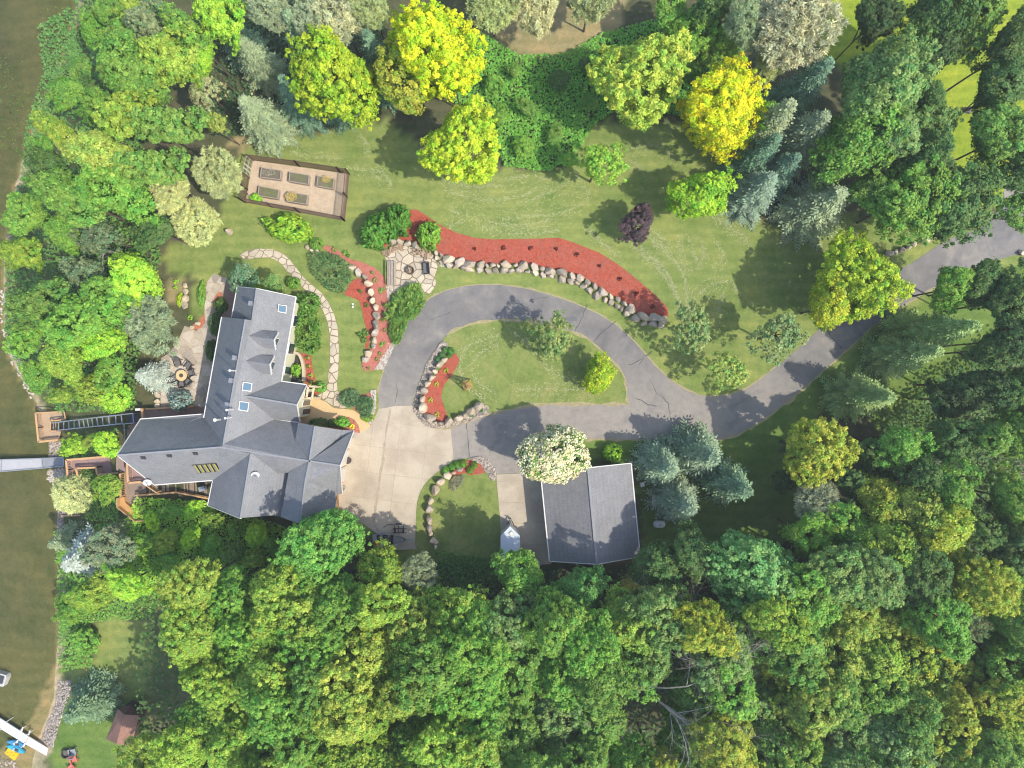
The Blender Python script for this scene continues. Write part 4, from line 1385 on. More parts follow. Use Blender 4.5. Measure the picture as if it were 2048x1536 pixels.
for x, y in ((284, 817), (286, 838), (249, 860), (251, 884)):
    p = W(x, y, .9)
    MB().box((p.x, p.y, .5), (.1, .1, 1.1 if x < 260 else 2.2), 0).build("post", RAIL if x > 260 else METAL, up_)
p = W(276, 819, 1.7)
MB().box(p, (.45, .22, .2), .05).build("light_box", WHITE, up_)

dock = empty("boat_dock", W(60, 930, LAKE + .6), "long pale grey aluminium gangway dock reaching into the lake", "dock")
dzk = LAKE + .6
DM2 = mat("grey_mesh_panel", (0.30, 0.31, 0.33), (0.25, 0.26, 0.28), 2, .6, fine=(20, .2))
ed = [(-60, 921.5, -60, 946.5), (3, 919.3, 3, 943), (84, 916.6, 85, 936.3), (127, 915, 128, 932)]
for (x0, y0, x1, y1), (x2, y2, x3, y3), m_ in ((ed[0], ed[1], ALU), (ed[1], ed[2], ALU), (ed[2], ed[3], DM2)):
    MB().slab([W(x0 + 1, y0, dzk), W(x2 - 1, y2, dzk), W(x3 - 1, y3, dzk), W(x1 + 1, y1, dzk)], .08).build("dock_panel", m_, dock)
for i in range(2):
    k = 0 if i == 0 else 2
    for a, b in zip(ed[:-1], ed[1:]):
        MB().beam(W(a[k], a[k + 1], dzk + .03), W(b[k], b[k + 1], dzk + .03), .1, .16).build("edge_beam", METAL, dock)
for x0, y0, x1, y1 in ed[1:]:
    MB().beam(W(x0, y0, dzk + .02), W(x1, y1, dzk + .02), .12, .1).build("cross_beam", METAL, dock)
    for x, y in ((x0, y0), (x1, y1)):
        p = W(x, y, dzk)
        MB().tube([Vector((p.x, p.y, LAKE - 1.5)), Vector((p.x, p.y, dzk + .1))], .045, 6).build("dock_leg", METAL, dock)

# ------------------------------------------------------------------ foliage meshes
def lobes_radius(dirs, rng, n_lobe, amp):
    ld = unit(rng.normal(size=(n_lobe, 3)) + np.array([0, 0, 0.35]))
    la = rng.uniform(0.3, 1.0, n_lobe) * amp
    w = rng.uniform(5, 14, n_lobe)
    r = np.full(len(dirs), 1.0 - amp * 0.45)
    for d, a, k in zip(ld, la, w):
        r = r + a * np.exp(k * (dirs @ d - 1))
    return r

def fit(P, R, Vz):
    """scale the cloud of leaf positions so that the crown really has radius R and top Vz"""
    r = np.percentile(np.hypot(P[:, 0], P[:, 1]), 98)
    t = np.percentile(P[:, 2], 99.5)
    return P * np.array([R / r, R / r, Vz / t])

def crown_deciduous(seed, R, Vz, n_puff, pr, n_leaf, leaf, amp=0.35, n_lobe=16, fill=0.25, low=-0.45, clump=0.0, name="crown"):
    rng = np.random.default_rng(seed)
    d = unit(rng.normal(size=(n_puff * 3, 3)))
    d = d[d[:, 2] > low][:n_puff]
    rad = lobes_radius(d, rng, n_lobe, amp)
    deep = rng.random(len(d)) < fill
    f = np.where(deep, rng.uniform(0.45, 0.8, len(d)), rng.uniform(0.84, 1.04, len(d)))
    tip = rng.random(len(d)) < 0.14                     # sprays that stick out of the outline
    f = np.where(tip, rng.uniform(1.04, 1.15, len(d)), f)
    C_ = d * (rad * f)[:, None] * np.array([R, R, Vz])
    prr = pr * np.where(tip, rng.uniform(.35, .7, len(d)), rng.uniform(0.6, 1.45, len(d)))
    k = n_leaf
    pc = np.repeat(C_, k, axis=0)
    out = unit(np.repeat(d * np.array([1, 1, 1.3]), k, axis=0))
    u = unit(rng.normal(size=(len(pc), 3)) + out * 0.75)
    P = pc + u * (np.repeat(prr, k) * rng.uniform(0.3, 1.2, len(pc)))[:, None] * np.array([1, 1, 0.75])
    P = fit(P, R, Vz)
    Nn = unit(u * 0.62 + out * 0.5 + np.array([0, 0, 0.45]) + rng.normal(size=P.shape) * 0.44)
    L = leaf * rng.uniform(0.65, 1.35, len(P))
    Vq = cards(P, Nn, L, L * rng.uniform(0.55, 0.85, len(P)), rng)
    bright = np.repeat(rng.uniform(0.82, 1.16, len(d)), k) * rng.uniform(0.68, 1.32, len(P))
    hue = np.clip(np.repeat(rng.random(len(d)) ** 1.6, k) * 0.95 + rng.uniform(-.1, .3, len(P)), 0, 1)
    col = np.stack([bright, hue, np.zeros(len(P))], 1)
    return npmesh(name, Vq, col, LEAF)

def crown_pine(seed, R, Vz, n_puff, pr, n_leaf, ln, wd, amp=0.35, name="crown", low=-0.35, m=None):
    rng = np.random.default_rng(seed)
    d = unit(rng.normal(size=(n_puff * 3, 3)))
    d = d[d[:, 2] > low][:n_puff]
    rad = lobes_radius(d, rng, 18, amp)
    f = np.where(rng.random(len(d)) < 0.35, rng.uniform(0.35, 0.8, len(d)), rng.uniform(0.85, 1.03, len(d)))
    C_ = d * (rad * f)[:, None] * np.array([R, R, Vz])
    k = n_leaf
    pc = np.repeat(C_, k, axis=0)
    out = np.repeat(d, k, axis=0)
    D = unit(rng.normal(size=pc.shape) + out * 0.9 + np.array([0, 0, 0.25]))
    L = ln * rng.uniform(0.6, 1.3, len(pc))
    P = pc + D * (L * 0.5)[:, None] + rng.normal(size=pc.shape) * pr * 0.35
    P = fit(P, R, Vz)
    Nn = unit(np.cross(D, rng.normal(size=pc.shape)) + np.array([0, 0, 0.7]))
    Vq = cards(P, Nn, L, wd * rng.uniform(0.7, 1.3, len(P)), rng, D=D)
    col = np.stack([np.repeat(rng.uniform(0.8, 1.2, len(d)), k) * rng.uniform(.75, 1.2, len(P)), np.repeat(rng.random(len(d)), k), np.zeros(len(P))], 1)
    return npmesh(name, Vq, col, m or NEEDLE)

def crown_spruce(seed, R, Ht, tiers, nb, droop=0.25, tw=0.16, name="crown", base=0.04, irr=0.15):
    """whorls of drooping branches carrying flat twigs; z runs from the ground to the tip"""
    rng = np.random.default_rng(seed)
    Ps, Ds, Ns, Ls, Ws, Bs, Hs = [], [], [], [], [], [], []
    for t in range(tiers):
        f = (t + rng.uniform(-.3, .3)) / tiers
        f = min(max(f, 0), 0.985)
        z0 = Ht * (base + (1 - base) * f)
        r = R * (1 - f) ** 0.85 * rng.uniform(1 - irr, 1 + irr * .6) + 0.12
        n = max(4, int(nb * (0.55 + 0.45 * (1 - f))))
        a0 = rng.uniform(0, 6.28)
        for b in range(n):
            a = a0 + 2 * math.pi * b / n + rng.normal() * .13
            rr = r * rng.uniform(0.72, 1.14)
            e = np.array([math.cos(a), math.sin(a), 0])
            sd = np.array([-math.sin(a), math.cos(a), 0])
            dr = droop * rng.uniform(.6, 1.4)
            ns = max(3, int(rr / 0.24))
            br = rng.uniform(.78, 1.2)
            hu = rng.random()
            for s_ in range(ns + 1):
                u = (s_ + .4) / (ns + .4)
                p = np.array([0, 0, z0]) + e * rr * u + np.array([0, 0, -dr * rr * u + dr * .55 * rr * u * u])
                for side in ((-1, 1) if s_ < ns else (0,)):
                    D = unit(e * .75 + sd * side * .8 + np.array([0, 0, -.12 + rng.normal() * .12]))
                    L = (0.42 * rr * (1.05 - u) + .26) * rng.uniform(.75, 1.2)
                    L = min(L, 0.8)
                    Ps.append(p + D * L * .42)
                    Ds.append(D)
                    Ns.append(unit(np.array([0, 0, 1.0]) + e * .35 + rng.normal(size=3) * .38))
                    Ls.append(L)
                    Ws.append(tw * rng.uniform(.8, 1.4))
                    Bs.append(br * rng.uniform(.85, 1.15))
                    Hs.append(hu)
    P, D, Nn = np.array(Ps), np.array(Ds), np.array(Ns)
    Nn = unit(Nn - D * np.sum(Nn * D, axis=1, keepdims=True))
    Vq = cards(P, Nn, np.array(Ls), np.array(Ws), rng, D=D)
    # second leaf turned on edge gives each twig body
    N2 = unit(np.cross(D, Nn) + Nn * .5)
    V2 = cards(P + rng.normal(size=P.shape) * .03, N2, np.array(Ls) * .9, np.array(Ws) * .8, rng, D=D)
    col = np.stack([np.array(Bs), np.array(Hs), np.zeros(len(P))], 1)
    return npmesh(name, np.concatenate([Vq, V2]), np.concatenate([col, col]), NEEDLE)

def trunk_mesh(seed, limbs=5):
    """unit trunk: height 1 (ground to crown centre), radius 1 = crown radius sideways"""
    rng = random.Random(seed)
    mb = MB()
    mb.tube([(0, 0, -0.04), (0.01, 0.0, 0.3), (-0.01, 0.02, 0.7), (0, 0, 1.15)], [0.075, 0.055, 0.042, 0.015], 7)
    for k in range(limbs):
        a = 6.28 * k / limbs + rng.uniform(-.4, .4)
        z = rng.uniform(.5, .8)
        L = rng.uniform(.55, .85)
        mb.tube([(0, 0, z), (math.cos(a) * L * .5, math.sin(a) * L * .5, z + .16), (math.cos(a + .2) * L, math.sin(a + .2) * L, z + .3)], [0.03, 0.02, 0.006], 5)
    me = mb.mesh("trunk")
    me.materials.append(BARK)
    return me

def conifer_trunk():
    mb = MB()
    mb.tube([(0, 0, -.05), (0, 0, .5), (0, 0, .97)], [.07, .04, .008], 7)
    me = mb.mesh("trunk")
    me.materials.append(BARK)
    return me

def bare_tree(seed, Ht=10.0, spread=0.55, depth=5, fan=3):
    rng = random.Random(seed)
    mb = MB()
    def grow(p, d, L, r, k):
        pts, rads = [p], [r]
        q = p
        for i in range(3):
            d = (d + Vector((rng.gauss(0, .13), rng.gauss(0, .13), rng.gauss(0, .08)))).normalized()
            q = q + d * L / 3
            pts.append(q)
            rads.append(r * (1 - .25 * (i + 1) / 1.6))
        mb.tube(pts, rads, 5 if k > 2 else 3, cap=False)
        if k <= 0:
            return
        for _ in range(fan if k > 1 else fan + 1):
            t = rng.choice((1, 2, 3, 3))
            nd = (d + Vector((rng.gauss(0, spread), rng.gauss(0, spread), rng.gauss(.08, spread * .6)))).normalized()
            grow(pts[t], nd, L * rng.uniform(.5, .8), rads[t] * .66, k - 1)
    grow(Vector((0, 0, -.2)), Vector((0, 0, 1)), Ht * .42, .24, depth)
    me = mb.mesh("branches")
    me.materials.append(DEADWOOD)
    return me

TR = [trunk_mesh(i) for i in range(3)]
CT = conifer_trunk()
PROT = {
    'L': [(crown_deciduous(100 + i, 4.2, 4.6, 820, .6, 62, .19, .8, 16, low=-.7), 4.2, 4.6) for i in range(4)],
    'M': [(crown_deciduous(120 + i, 2.8, 3.1, 430, .52, 58, .18, .85, 12, low=-.7), 2.8, 3.1) for i in range(6)],
    'S': [(crown_deciduous(140 + i, 1.5, 1.5, 170, .34, 46, .14, .6, 10), 1.5, 1.5) for i in range(4)],
    # fine-leaved, open crowns
    'O': [(crown_deciduous(160 + i, 2.6, 2.0, 170, .5, 30, .2, .6, 14, fill=.5), 2.6, 2.0) for i in range(3)],
    'Q': [(crown_deciduous(110 + i, 4.2, 5.2, 820, .58, 62, .19, .5, 22, low=-.75), 4.2, 5.2) for i in range(4)],
    'q': [(crown_deciduous(130 + i, 2.2, 2.5, 360, .44, 52, .165, .5, 16, low=-.75), 2.2, 2.5) for i in range(2)],
    'F': [(crown_deciduous(150 + i, 3.2, 3.6, 620, .54, 58, .18, .55, 24, low=-.7), 3.2, 3.6) for i in range(5)],
    'P': [(crown_pine(180 + i, 2.8, 2.6, 380, .42, 42, .36, .075, .4), 2.8, 2.6) for i in range(4)],
    'B': [(crown_deciduous(200 + i, 1.2, .75, 150, .22, 16, .17, .2, 8, fill=.1, low=-.15), 1.2, .75) for i in range(3)],
    'J': [(crown_pine(220 + i, 1.6, .8, 300, .2, 16, .34, .085, .3, low=-.1, m=LEAF), 1.6, .8) for i in range(3)],
    'X': [(crown_deciduous(240 + i, .5, .45, 110, .07, 12, .085, .05, 4, fill=.0, low=-.3), .5, .45) for i in range(2)],
    'T': [(crown_deciduous(260 + i, .34, .22, 16, .12, 6, .15, .5, 6, low=-.1), .34, .22) for i in range(4)],
}
SPR = {
    'a': [(crown_spruce(300 + i, 2.7, 12.0, 26, 13, .28), 2.7, 12.0) for i in range(3)],
    'b': [(crown_spruce(320 + i, 2.0, 6.0, 19, 14, .16, .15), 2.0, 6.0) for i in range(2)],
}

GREENS = {   # leaf colour by code; the darkest greens also carry shade
    'a': (0.165, 0.205, 0.028), 'b': (0.104, 0.156, 0.028), 'c': (0.125, 0.165, 0.046), 'd': (0.066, 0.100, 0.026), 'e': (0.190, 0.205, 0.034), 'f': (0.115, 0.185, 0.028),
    'g': (0.21, 0.205, 0.025), 'y': (0.335, 0.315, 0.012), 'z': (0.235, 0.265, 0.017), 'o': (0.36, 0.27, 0.03), 'p': (0.060, 0.036, 0.042), 'l': (0.20, 0.28, 0.026), 's': (0.135, 0.155, 0.075),
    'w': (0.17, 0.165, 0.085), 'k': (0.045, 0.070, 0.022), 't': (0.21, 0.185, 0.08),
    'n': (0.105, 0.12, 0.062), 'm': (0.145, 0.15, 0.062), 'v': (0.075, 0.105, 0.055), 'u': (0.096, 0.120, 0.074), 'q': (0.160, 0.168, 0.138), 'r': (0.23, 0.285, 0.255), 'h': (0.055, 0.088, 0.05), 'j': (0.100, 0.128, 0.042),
}
CNAME = {'a': 'yellow green', 'b': 'mid green', 'c': 'pale blue green', 'd': 'dark green', 'e': 'olive yellow', 'f': 'fresh green', 'g': 'golden green', 'y': 'bright yellow', 'z': 'lime yellow',
         'o': 'orange gold', 'p': 'deep purple', 'l': 'lime green', 's': 'sage green', 'w': 'pale olive', 'k': 'very dark green', 't': 'straw coloured', 'n': 'grey green', 'm': 'olive green', 'v': 'dull green',
         'u': 'blue green', 'q': 'silver blue', 'r': 'pale silver green', 'h': 'dark green'}
tree_rng = random.Random(77)
ordn2 = ["first", "second", "third", "fourth", "fifth", "sixth", "seventh", "eighth", "ninth", "tenth", "eleventh", "twelfth"]
LB = 2.65
NB = 1.55
def vary(c, k=0.1):
    f = 1 + tree_rng.uniform(-k, k)
    return (c[0] * f * LB * (1 + tree_rng.uniform(-k, k) * .5), c[1] * f * LB, c[2] * f * LB * (1 + tree_rng.uniform(-k, k)), 1)
def lit(c):
    return (c[0] * LB, c[1] * LB, c[2] * LB, 1)

def tree(px, py, rpx, h, code, label, cat="tree", cls=None, group=None, name="broadleaf_tree", col=None, squash=1.0, vz=None):
    """broadleaf or pine: px,py is the middle of the crown in the photo, rpx its radius there, h its height"""
    r_m = rpx * K * 0.87
    if cls is None:
        cls = 'L' if r_m > 3.4 else ('M' if r_m > 1.9 else 'S')
    me, R0, V0 = tree_rng.choice(PROT[cls])
    k = r_m / R0
    V = V0 * k * squash if vz is None else vz
    V = min(V, h * .56)
    zc = h - V
    p = G(px, py, zc)
    k = rpx * K * (H - p.z) / H / R0
    zg = p.z - zc
    root = empty(name, Vector((p.x, p.y, zg)), label, cat, group)
    o = put("crown", me, None, root, loc=Vector((0, 0, zc)))
    o.scale = (k * tree_rng.uniform(.88, 1.14), k * tree_rng.uniform(.88, 1.14), V / V0)
    o.rotation_euler = (0, 0, tree_rng.uniform(0, 6.28))
    v_ = lit(col) if col else vary(GREENS[code])
    nb = NB if cls == 'P' else 1.0
    o.color = (v_[0] * nb, v_[1] * nb, v_[2] * nb, 1)
    t = put("trunk", tree_rng.choice(TR), None, root, loc=Vector((0, 0, 0)))
    t.scale = (k * R0 * .62, k * R0 * .62, max(.2, zc))
    t.rotation_euler = (0, 0, tree_rng.uniform(0, 6.28))
    return root

def spruce(tx, ty, h, r, code, label, kind='a', group=None, cat="spruce"):
    """tx,ty: where the photo shows the tip"""
    me, R0, H0 = tree_rng.choice(SPR[kind])
    z = 0
    p = G(tx, ty, h)
    zg = p.z - h
    root = empty("spruce_tree", Vector((p.x, p.y, zg)), label, cat, group)
    o = put("crown", me, None, root, loc=Vector((0, 0, 0)))
    o.scale = (r / R0, r / R0, h / H0)
    o.rotation_euler = (0, 0, tree_rng.uniform(0, 6.28))
    v_ = vary(GREENS[code], .06)
    o.color = (v_[0] * NB, v_[1] * NB, v_[2] * NB, 1)
    t = put("trunk", CT, None, root, loc=Vector((0, 0, 0)))
    t.scale = (r * .6, r * .6, h)
    return root

def bush(px, py, rx, ry, h, code, label, cls='B', rot=0.0, cat="shrub", name="shrub", group=None, z=0.0, col=None):
    me, R0, V0 = tree_rng.choice(PROT[cls])
    p = G(px, py, h * .35)
    root = empty(name, Vector((p.x, p.y, p.z - h * .35)), label, cat, group)
    o = put("foliage", me, None, root, loc=Vector((0, 0, h * .25)))
    o.scale = (rx * K / R0, ry * K / R0, h * .75 / V0)
    o.rotation_euler = (0, 0, rot)
    o.color = lit(col) if col else vary(GREENS[code], .06)
    if cls not in ('T', 'X'):
        t = put("stem", TR[0], None, root, loc=Vector((0, 0, 0)))
        t.scale = (rx * K * .5, ry * K * .5, h * .3)
    return root

def spec(px, py, rpx, h, code, label, cls=None, **kw):
    return tree(px, py, rpx * (1.14 if cls != 'O' else 1.2), h, code, label, cls=cls or ('Q' if rpx > 62 else 'q'), **kw)
# ------------------------------------------------------------------ specimen trees round the lawn
spec(682, 165, 86, 13, 'z', "round lime yellow maple, left of the three at the upper lawn edge")
spec(800, 165, 58, 12, 'g', "golden green maple wedged between the two big yellow maples")
spec(858, 118, 92, 15, 'y', "tallest bright yellow maple at the top of the lawn", squash=1.15)
spec(905, 140, 40, 11, 'y', "small bright yellow crown on the right flank of the tallest yellow maple")
spec(925, 285, 72, 12, 'z', "lime yellow maple standing lowest of the upper lawn's left group")
spec(1280, 152, 88, 13, 'g', "golden green maple with orange tips left of the golden yellow maple", col=(.245, .26, .036, 1))
spec(1435, 220, 82, 13, 'y', "golden yellow maple standing alone before the dark spruces", col=(.355, .305, .009, 1))
spec(1195, 325, 50, 8, 'f', "loose fresh green young tree between ground cover and lawn", cls='O', col=(.17, .24, .03, 1))
spec(1400, 395, 58, 8, 'l', "lime green round tree above the purple tree's lawn", col=(.19, .26, .02, 1))
spec(1275, 447, 38, 5, 'p', "deep purple leaved tree alone on the mown lawn")
spec(1712, 560, 84, 10, 'z', "wide yellow and green tree overhanging the drive", col=(.21, .24, .018, 1))
spec(1662, 612, 44, 9, 'g', "lower golden side crown beside the wide tree over the drive", col=(.25, .24, .018, 1))
spec(1620, 895, 70, 11, 'g', "rounded golden green tree inside the last bend of the drive")
spec(1200, 752, 36, 4.5, 'z', "small lime yellow tree at the island's right end")
spec(1103, 688, 54, 6.5, 'e', "thin open crowned tree on the drive island", cls='O', col=(.15, .165, .05, 1))
spec(1390, 662, 52, 7, 's', "thin sage tree right of the boulder wall end", cls='O', col=(.155, .175, .06, 1))
spec(1462, 742, 46, 6.5, 'm', "thin olive tree in the corner where the drive bends", cls='O', col=(.2, .22, .05, 1))
spec(1562, 668, 52, 8, 's', "thin grey green tree on the lawn left of the drive tree", cls='O', col=(.14, .16, .06, 1))
bush(1225, 905, 19, 19, 1.9, 'l', "lime green round shrub above the detached garage", rot=.4)
# white blossoming tree
def blossom_crown(seed, R, Vz):
    """leafy puffs, three in four of them capped with clustered blossom"""
    rng = np.random.default_rng(seed)
    d = unit(rng.normal(size=(900, 3)))
    d = d[d[:, 2] > -.45][:380]
    rad = lobes_radius(d, rng, 14, .5)
    Cn = d * (rad * rng.uniform(.85, 1.04, len(d)))[:, None]
    s_ = np.percentile(np.hypot(Cn[:, 0], Cn[:, 1]), 96)
    Cn = Cn * np.array([R / s_ * .94, R / s_ * .94, Vz / np.percentile(Cn[:, 2], 99)])
    def leaves(k, spread, L, up, sel):
        pc, out = np.repeat(Cn[sel], k, axis=0), np.repeat(d[sel], k, axis=0)
        u = unit(rng.normal(size=pc.shape) + out * up)
        P = pc + u * (spread * rng.uniform(.4, 1.1, len(pc)))[:, None]
        Nn = unit(u * .6 + out * .5 + np.array([0, 0, .4]) + rng.normal(size=pc.shape) * .4)
        LL = L * rng.uniform(.6, 1.4, len(pc))
        return cards(P, Nn, LL, LL * .75, rng), np.stack([rng.uniform(.7, 1.2, len(P)), np.repeat(rng.random(int(sel.sum())) ** 2, k) * .7, np.zeros(len(P))], 1)
    allp = np.ones(len(d), bool)
    V1, c1 = leaves(26, .36, .24, .3, allp)
    V2, c2 = leaves(46, .46, .18, 1.2, rng.random(len(d)) < .93)
    return npmesh("crown", V1, c1, LEAF), npmesh("blossom", V2, c2, leaf_mat("petal", .25, .6, (.95, .8, .5)))
cm_, bm_ = blossom_crown(5, 2.8, 2.5)
PROT['W'] = [(cm_, 2.8, 2.5)]
wt = tree(1103, 918, 60, 7.5, 'f', "tree smothered in cream white blossom at the garage corner", cls='W', name="blossom_tree", col=(.10, .17, .03, 1))
cr_ = [c for c in wt.children if c.name.startswith("crown")][0]
ob = put("blossom", bm_, None, wt, loc=Vector(cr_.location))
ob.rotation_euler = cr_.rotation_euler
ob.scale = cr_.scale
ob.color = (.84, .79, .52, 1)

# ------------------------------------------------------------------ conifers
spruce(1658, 226, 11, 3.0, 'n', "leaning grey green spruce, upper of the pair left of the big green maple")
spruce(1668, 115, 13, 2.6, 'h', "dark spruce in shade behind the big green maple's left side")
spruce(1548, 352, 8, 2.8, 'u', "blue green spruce at the lawn edge above the boulder line")
spruce(1690, 380, 9, 3.3, 'n', "broad grey green spruce over the lawn beside the yellow drive tree")
spruce(1600, 310, 9, 2.2, 'h', "small dark spruce squeezed between two grey spruces")
spruce(1962, 650, 12, 2.7, 'j', "olive spruce right of the drive, its tip farthest right", )
spruce(1888, 702, 10, 2.5, 'j', "spruce just left of the farthest right olive spruce")
spruce(1788, 795, 9, 2.7, 'j', "broad olive spruce above the golden green bend tree")
spruce(1345, 940, 7.5, 2.3, 'u', "blue green spruce nearest the detached garage, upper left of the clump", 'b')
spruce(1432, 918, 9, 2.6, 'u', "largest blue green spruce at the top of the garage clump", 'b')
spruce(1500, 985, 9, 2.3, 'v', "duller spruce at the right end of the garage clump", 'b')
spruce(1385, 1022, 8, 2.4, 'u', "blue green spruce lowest in the garage clump", 'b')
spruce(478, 75, 8.5, 2.3, 'n', "grey green spruce at the top left, above the rounder spruce")
spruce(480, 195, 8.5, 2.6, 'n', "full grey green spruce above the fenced garden's left corner")
spruce(568, 20, 12, 2.6, 'v', "spruce at the top edge left of the yellow maples")
spruce(560, 150, 9, 2.2, 'h', "dark shaded spruce against the left yellow maple")
spruce(600, 90, 10, 2.2, 'h', "dark spruce behind the left lime yellow maple")
spruce(273, 752, 4.5, 1.6, 'q', "silver blue spruce on the lake side of the patio", 'b')
bush(362, 800, 21, 21, 2.1, 'r', "round silver blue dwarf spruce at the patio's lower edge", 'B', cat="dwarf spruce", name="dwarf_spruce", col=(.17, .195, .17, 1))
spruce(128, 1132, 6, 2.5, 'q', "large silver blue spruce on the bank below the deck", 'b')
spruce(98, 1092, 5, 1.7, 'n', "grey green spruce leaning over the lake beside the silver spruce", 'b')
spruce(132, 1440, 6, 2.5, 'v', "dark green spruce by the neighbour's beach", 'b')
spruce(430, 20, 9, 2.2, 'v', "dull spruce left of the uppermost grey spruce, near the top")
spruce(730, 60, 11, 2.4, 'h', "dark spruce between the lime and bright yellow maples")
spruce(640, 130, 10, 2.4, 'h', "dark shaded spruce behind the lime yellow maple's crown")
spruce(1590, 200, 12, 2.8, 'n', "grey green spruce behind the golden yellow maple")
spruce(1560, 270, 10, 2.4, 'h', "dark spruce right behind the golden yellow maple")
P_ = dict(cls='P', name="pine_tree", cat="pine")
tree(300, 640, 62, 7, 'n', "dense grey green pine above the lakeside patio", **P_)
tree(395, 442, 50, 6, 'm', "olive pine over the lawn left of the fenced garden", **P_, col=(.19, .19, .075, 1))
tree(445, 352, 52, 8, 'm', "olive pine touching the fenced garden's left side", **P_)
tree(345, 385, 40, 9, 'm', "olive pine left of the one at the garden fence", **P_)
tree(145, 985, 44, 5, 'm', "low olive pine over the shore platform", **P_, col=(.20, .20, .085, 1))
tree(680, 28, 60, 12, 'w', "pale olive pine at the top edge above the lime yellow maple", **P_)
tree(745, 18, 42, 12, 'm', "olive pine at the top edge left of the tallest yellow maple", **P_)
tree(540, 25, 42, 12, 'n', "grey green pine at the top edge above the uppermost spruce", **P_)
tree(600, 75, 40, 9, 'v', "dull green pine left of the lime yellow maple", **P_)
tree(620, 35, 45, 12, 'n', "grey green pine at the top edge beside the spruce", **P_)
tree(1075, 8, 62, 8, 'w', "pale olive pine at the top edge over bare ground", **P_)
tree(1180, 0, 58, 8, 'm', "olive pine cut by the top edge, right of the bare ground", **P_)
tree(985, 8, 54, 8, 'm', "olive pine at the top edge right of the tallest yellow maple", **P_)
tree(1580, 60, 80, 14, 'w', "big pale olive pine at the top right of the golden maple", **P_)
tree(1490, 45, 50, 12, 'n', "grey green pine left of the big pale olive pine", **P_)
tree(1540, 130, 40, 9, 'm', "lower olive pine under the big pale olive pine", **P_)
tree(1620, 10, 45, 13, 'w', "pale olive pine on the top edge above the big one", **P_)
tree(838, 1148, 38, 8, 'n', "pale grey pine at the wood edge below the parking island", **P_)
tree(1635, 1000, 44, 9, 'n', "dull grey pine below the golden green bend tree", **P_, col=(.12, .125, .07, 1))

# ------------------------------------------------------------------ lakeside trees, left
LK = [(190, 60, 30, 5, 'f', "low fresh green tree behind the upper reeds"), (165, 140, 28, 5, 'b', "low mid green tree behind the reeds, below the fresh one"), (185, 185, 30, 6, 'd', "dark green tree right of the small tree alone at the reeds"), (82, 300, 24, 4, 'f', "small fresh green tree at the lower end of the reeds"), (215, 30, 30, 6, 'b', "mid green tree at the top edge next to the reeds"),
      (300, 45, 42, 11, 's', "sage tree at the top edge of the lakeside wood"), (370, 55, 42, 12, 'b', "mid green tree at the top edge of the lakeside wood"),
      (445, 35, 48, 12, 'l', "lime tree at the top edge left of the spruces"), (235, 95, 34, 9, 'e', "olive yellow tree nearest the reeds at upper left"),
      (265, 25, 36, 9, 'a', "small yellow green tree at the top edge over the reeds"), (345, 112, 56, 13, 'a', "yellow green tree below the top edge lime tree"), (268, 150, 66, 14, 'b', "wide mid green tree in the upper lakeside wood"),
      (400, 110, 38, 10, 'l', "lime tree left of the uppermost grey spruce"), (138, 186, 32, 8, 'f', "small fresh green tree alone at the reeds"), (205, 225, 40, 10, 'f', "fresh green tree above the pale shore tree"), (118, 262, 42, 9, 'a', "pale yellow green tree leaning over the shore"),
      (255, 240, 58, 13, 'a', "yellow green tree in the middle of the lakeside wood"), (335, 255, 58, 12, 'b', "mid green tree left of the lime sapling by the spruces"), (195, 305, 60, 13, 'e', "olive yellow tree behind the shore trees"),
      (300, 340, 58, 12, 'b', "mid green tree left of the olive pines"), (235, 380, 60, 13, 'f', "fresh green tree, broad, left of the olive pine row"), (155, 400, 62, 12, 'b', "mid green broad tree behind the shore shrubs"), (95, 330, 34, 8, 'd', "dark green tree in shade at the shoreline"),
      (55, 430, 40, 7, 'f', "fresh green tree on the shore, upper of two"), (50, 505, 40, 7, 'a', "yellow green tree on the shore, lower of two"), (130, 470, 40, 9, 'f', "fresh green tree left of the grey twiggy tree"), (310, 460, 34, 8, 'd', "dark green tree left of the lawn pine"),
      (270, 545, 48, 8, 'l', "lime tree beside the lawn above the grey pine"), (225, 590, 45, 9, 'f', "fresh green tree below the twiggy tree"), (90, 605, 55, 10, 'b', "mid green broad tree leaning to the lake"), (160, 640, 58, 11, 'f', "fresh green tree left of the grey pine"),
      (55, 680, 42, 7, 'f', "fresh green shore tree near the sand strip"), (200, 690, 42, 8, 'l', "lime tree left of the silver blue spruce"), (130, 725, 46, 8, 'a', "yellow green tree on the bank above the tram"), (72, 750, 30, 4.5, 'f', "low fresh green tree just above the tram landing"),
      (222, 742, 32, 6, 'f', "fresh green tree touching the silver blue spruce"), (188, 775, 36, 5, 'a', "yellow green tree above the tram track"), (238, 798, 32, 4.5, 'l', "lime tree at the upper end of the tram"), (128, 793, 24, 3.5, 'a', "small yellow green tree beside the tram landing"),
      (155, 893, 27, 4, 'l', "lime tree between tram and bank deck, left one"), (213, 893, 24, 3.5, 'l', "lime tree between tram and bank deck, right one"), (186, 880, 15, 2.5, 'e', "olive yellow shrubby tree under the tram track"), (218, 975, 26, 3.5, 'a', "yellow green tree left of the bench deck"),
      (175, 945, 18, 2.5, 'd', "dark green low tree in the notch of the bank deck"), (225, 1095, 42, 6, 's', "sage tree right of the silver blue spruce"), (205, 1175, 44, 5, 'a', "yellow green tree below the silver blue spruce"), (150, 1215, 34, 3.5, 'f', "fresh green tree on the shore below the silver spruce"),
      (255, 1165, 44, 7, 'l', "lime tree above the grassy clearing"), (165, 1275, 32, 2.5, 'f', "low fresh green tree on the shore left of the clearing")]
for x, y, r, h, c, l in LK:
    tree(x, y, r * 1.15, h, c, l, group="lakeside broadleaf trees")
tree(405, 175, 40, 8, 't', "straw coloured thin tree beside the upper grey spruces", cls='O')
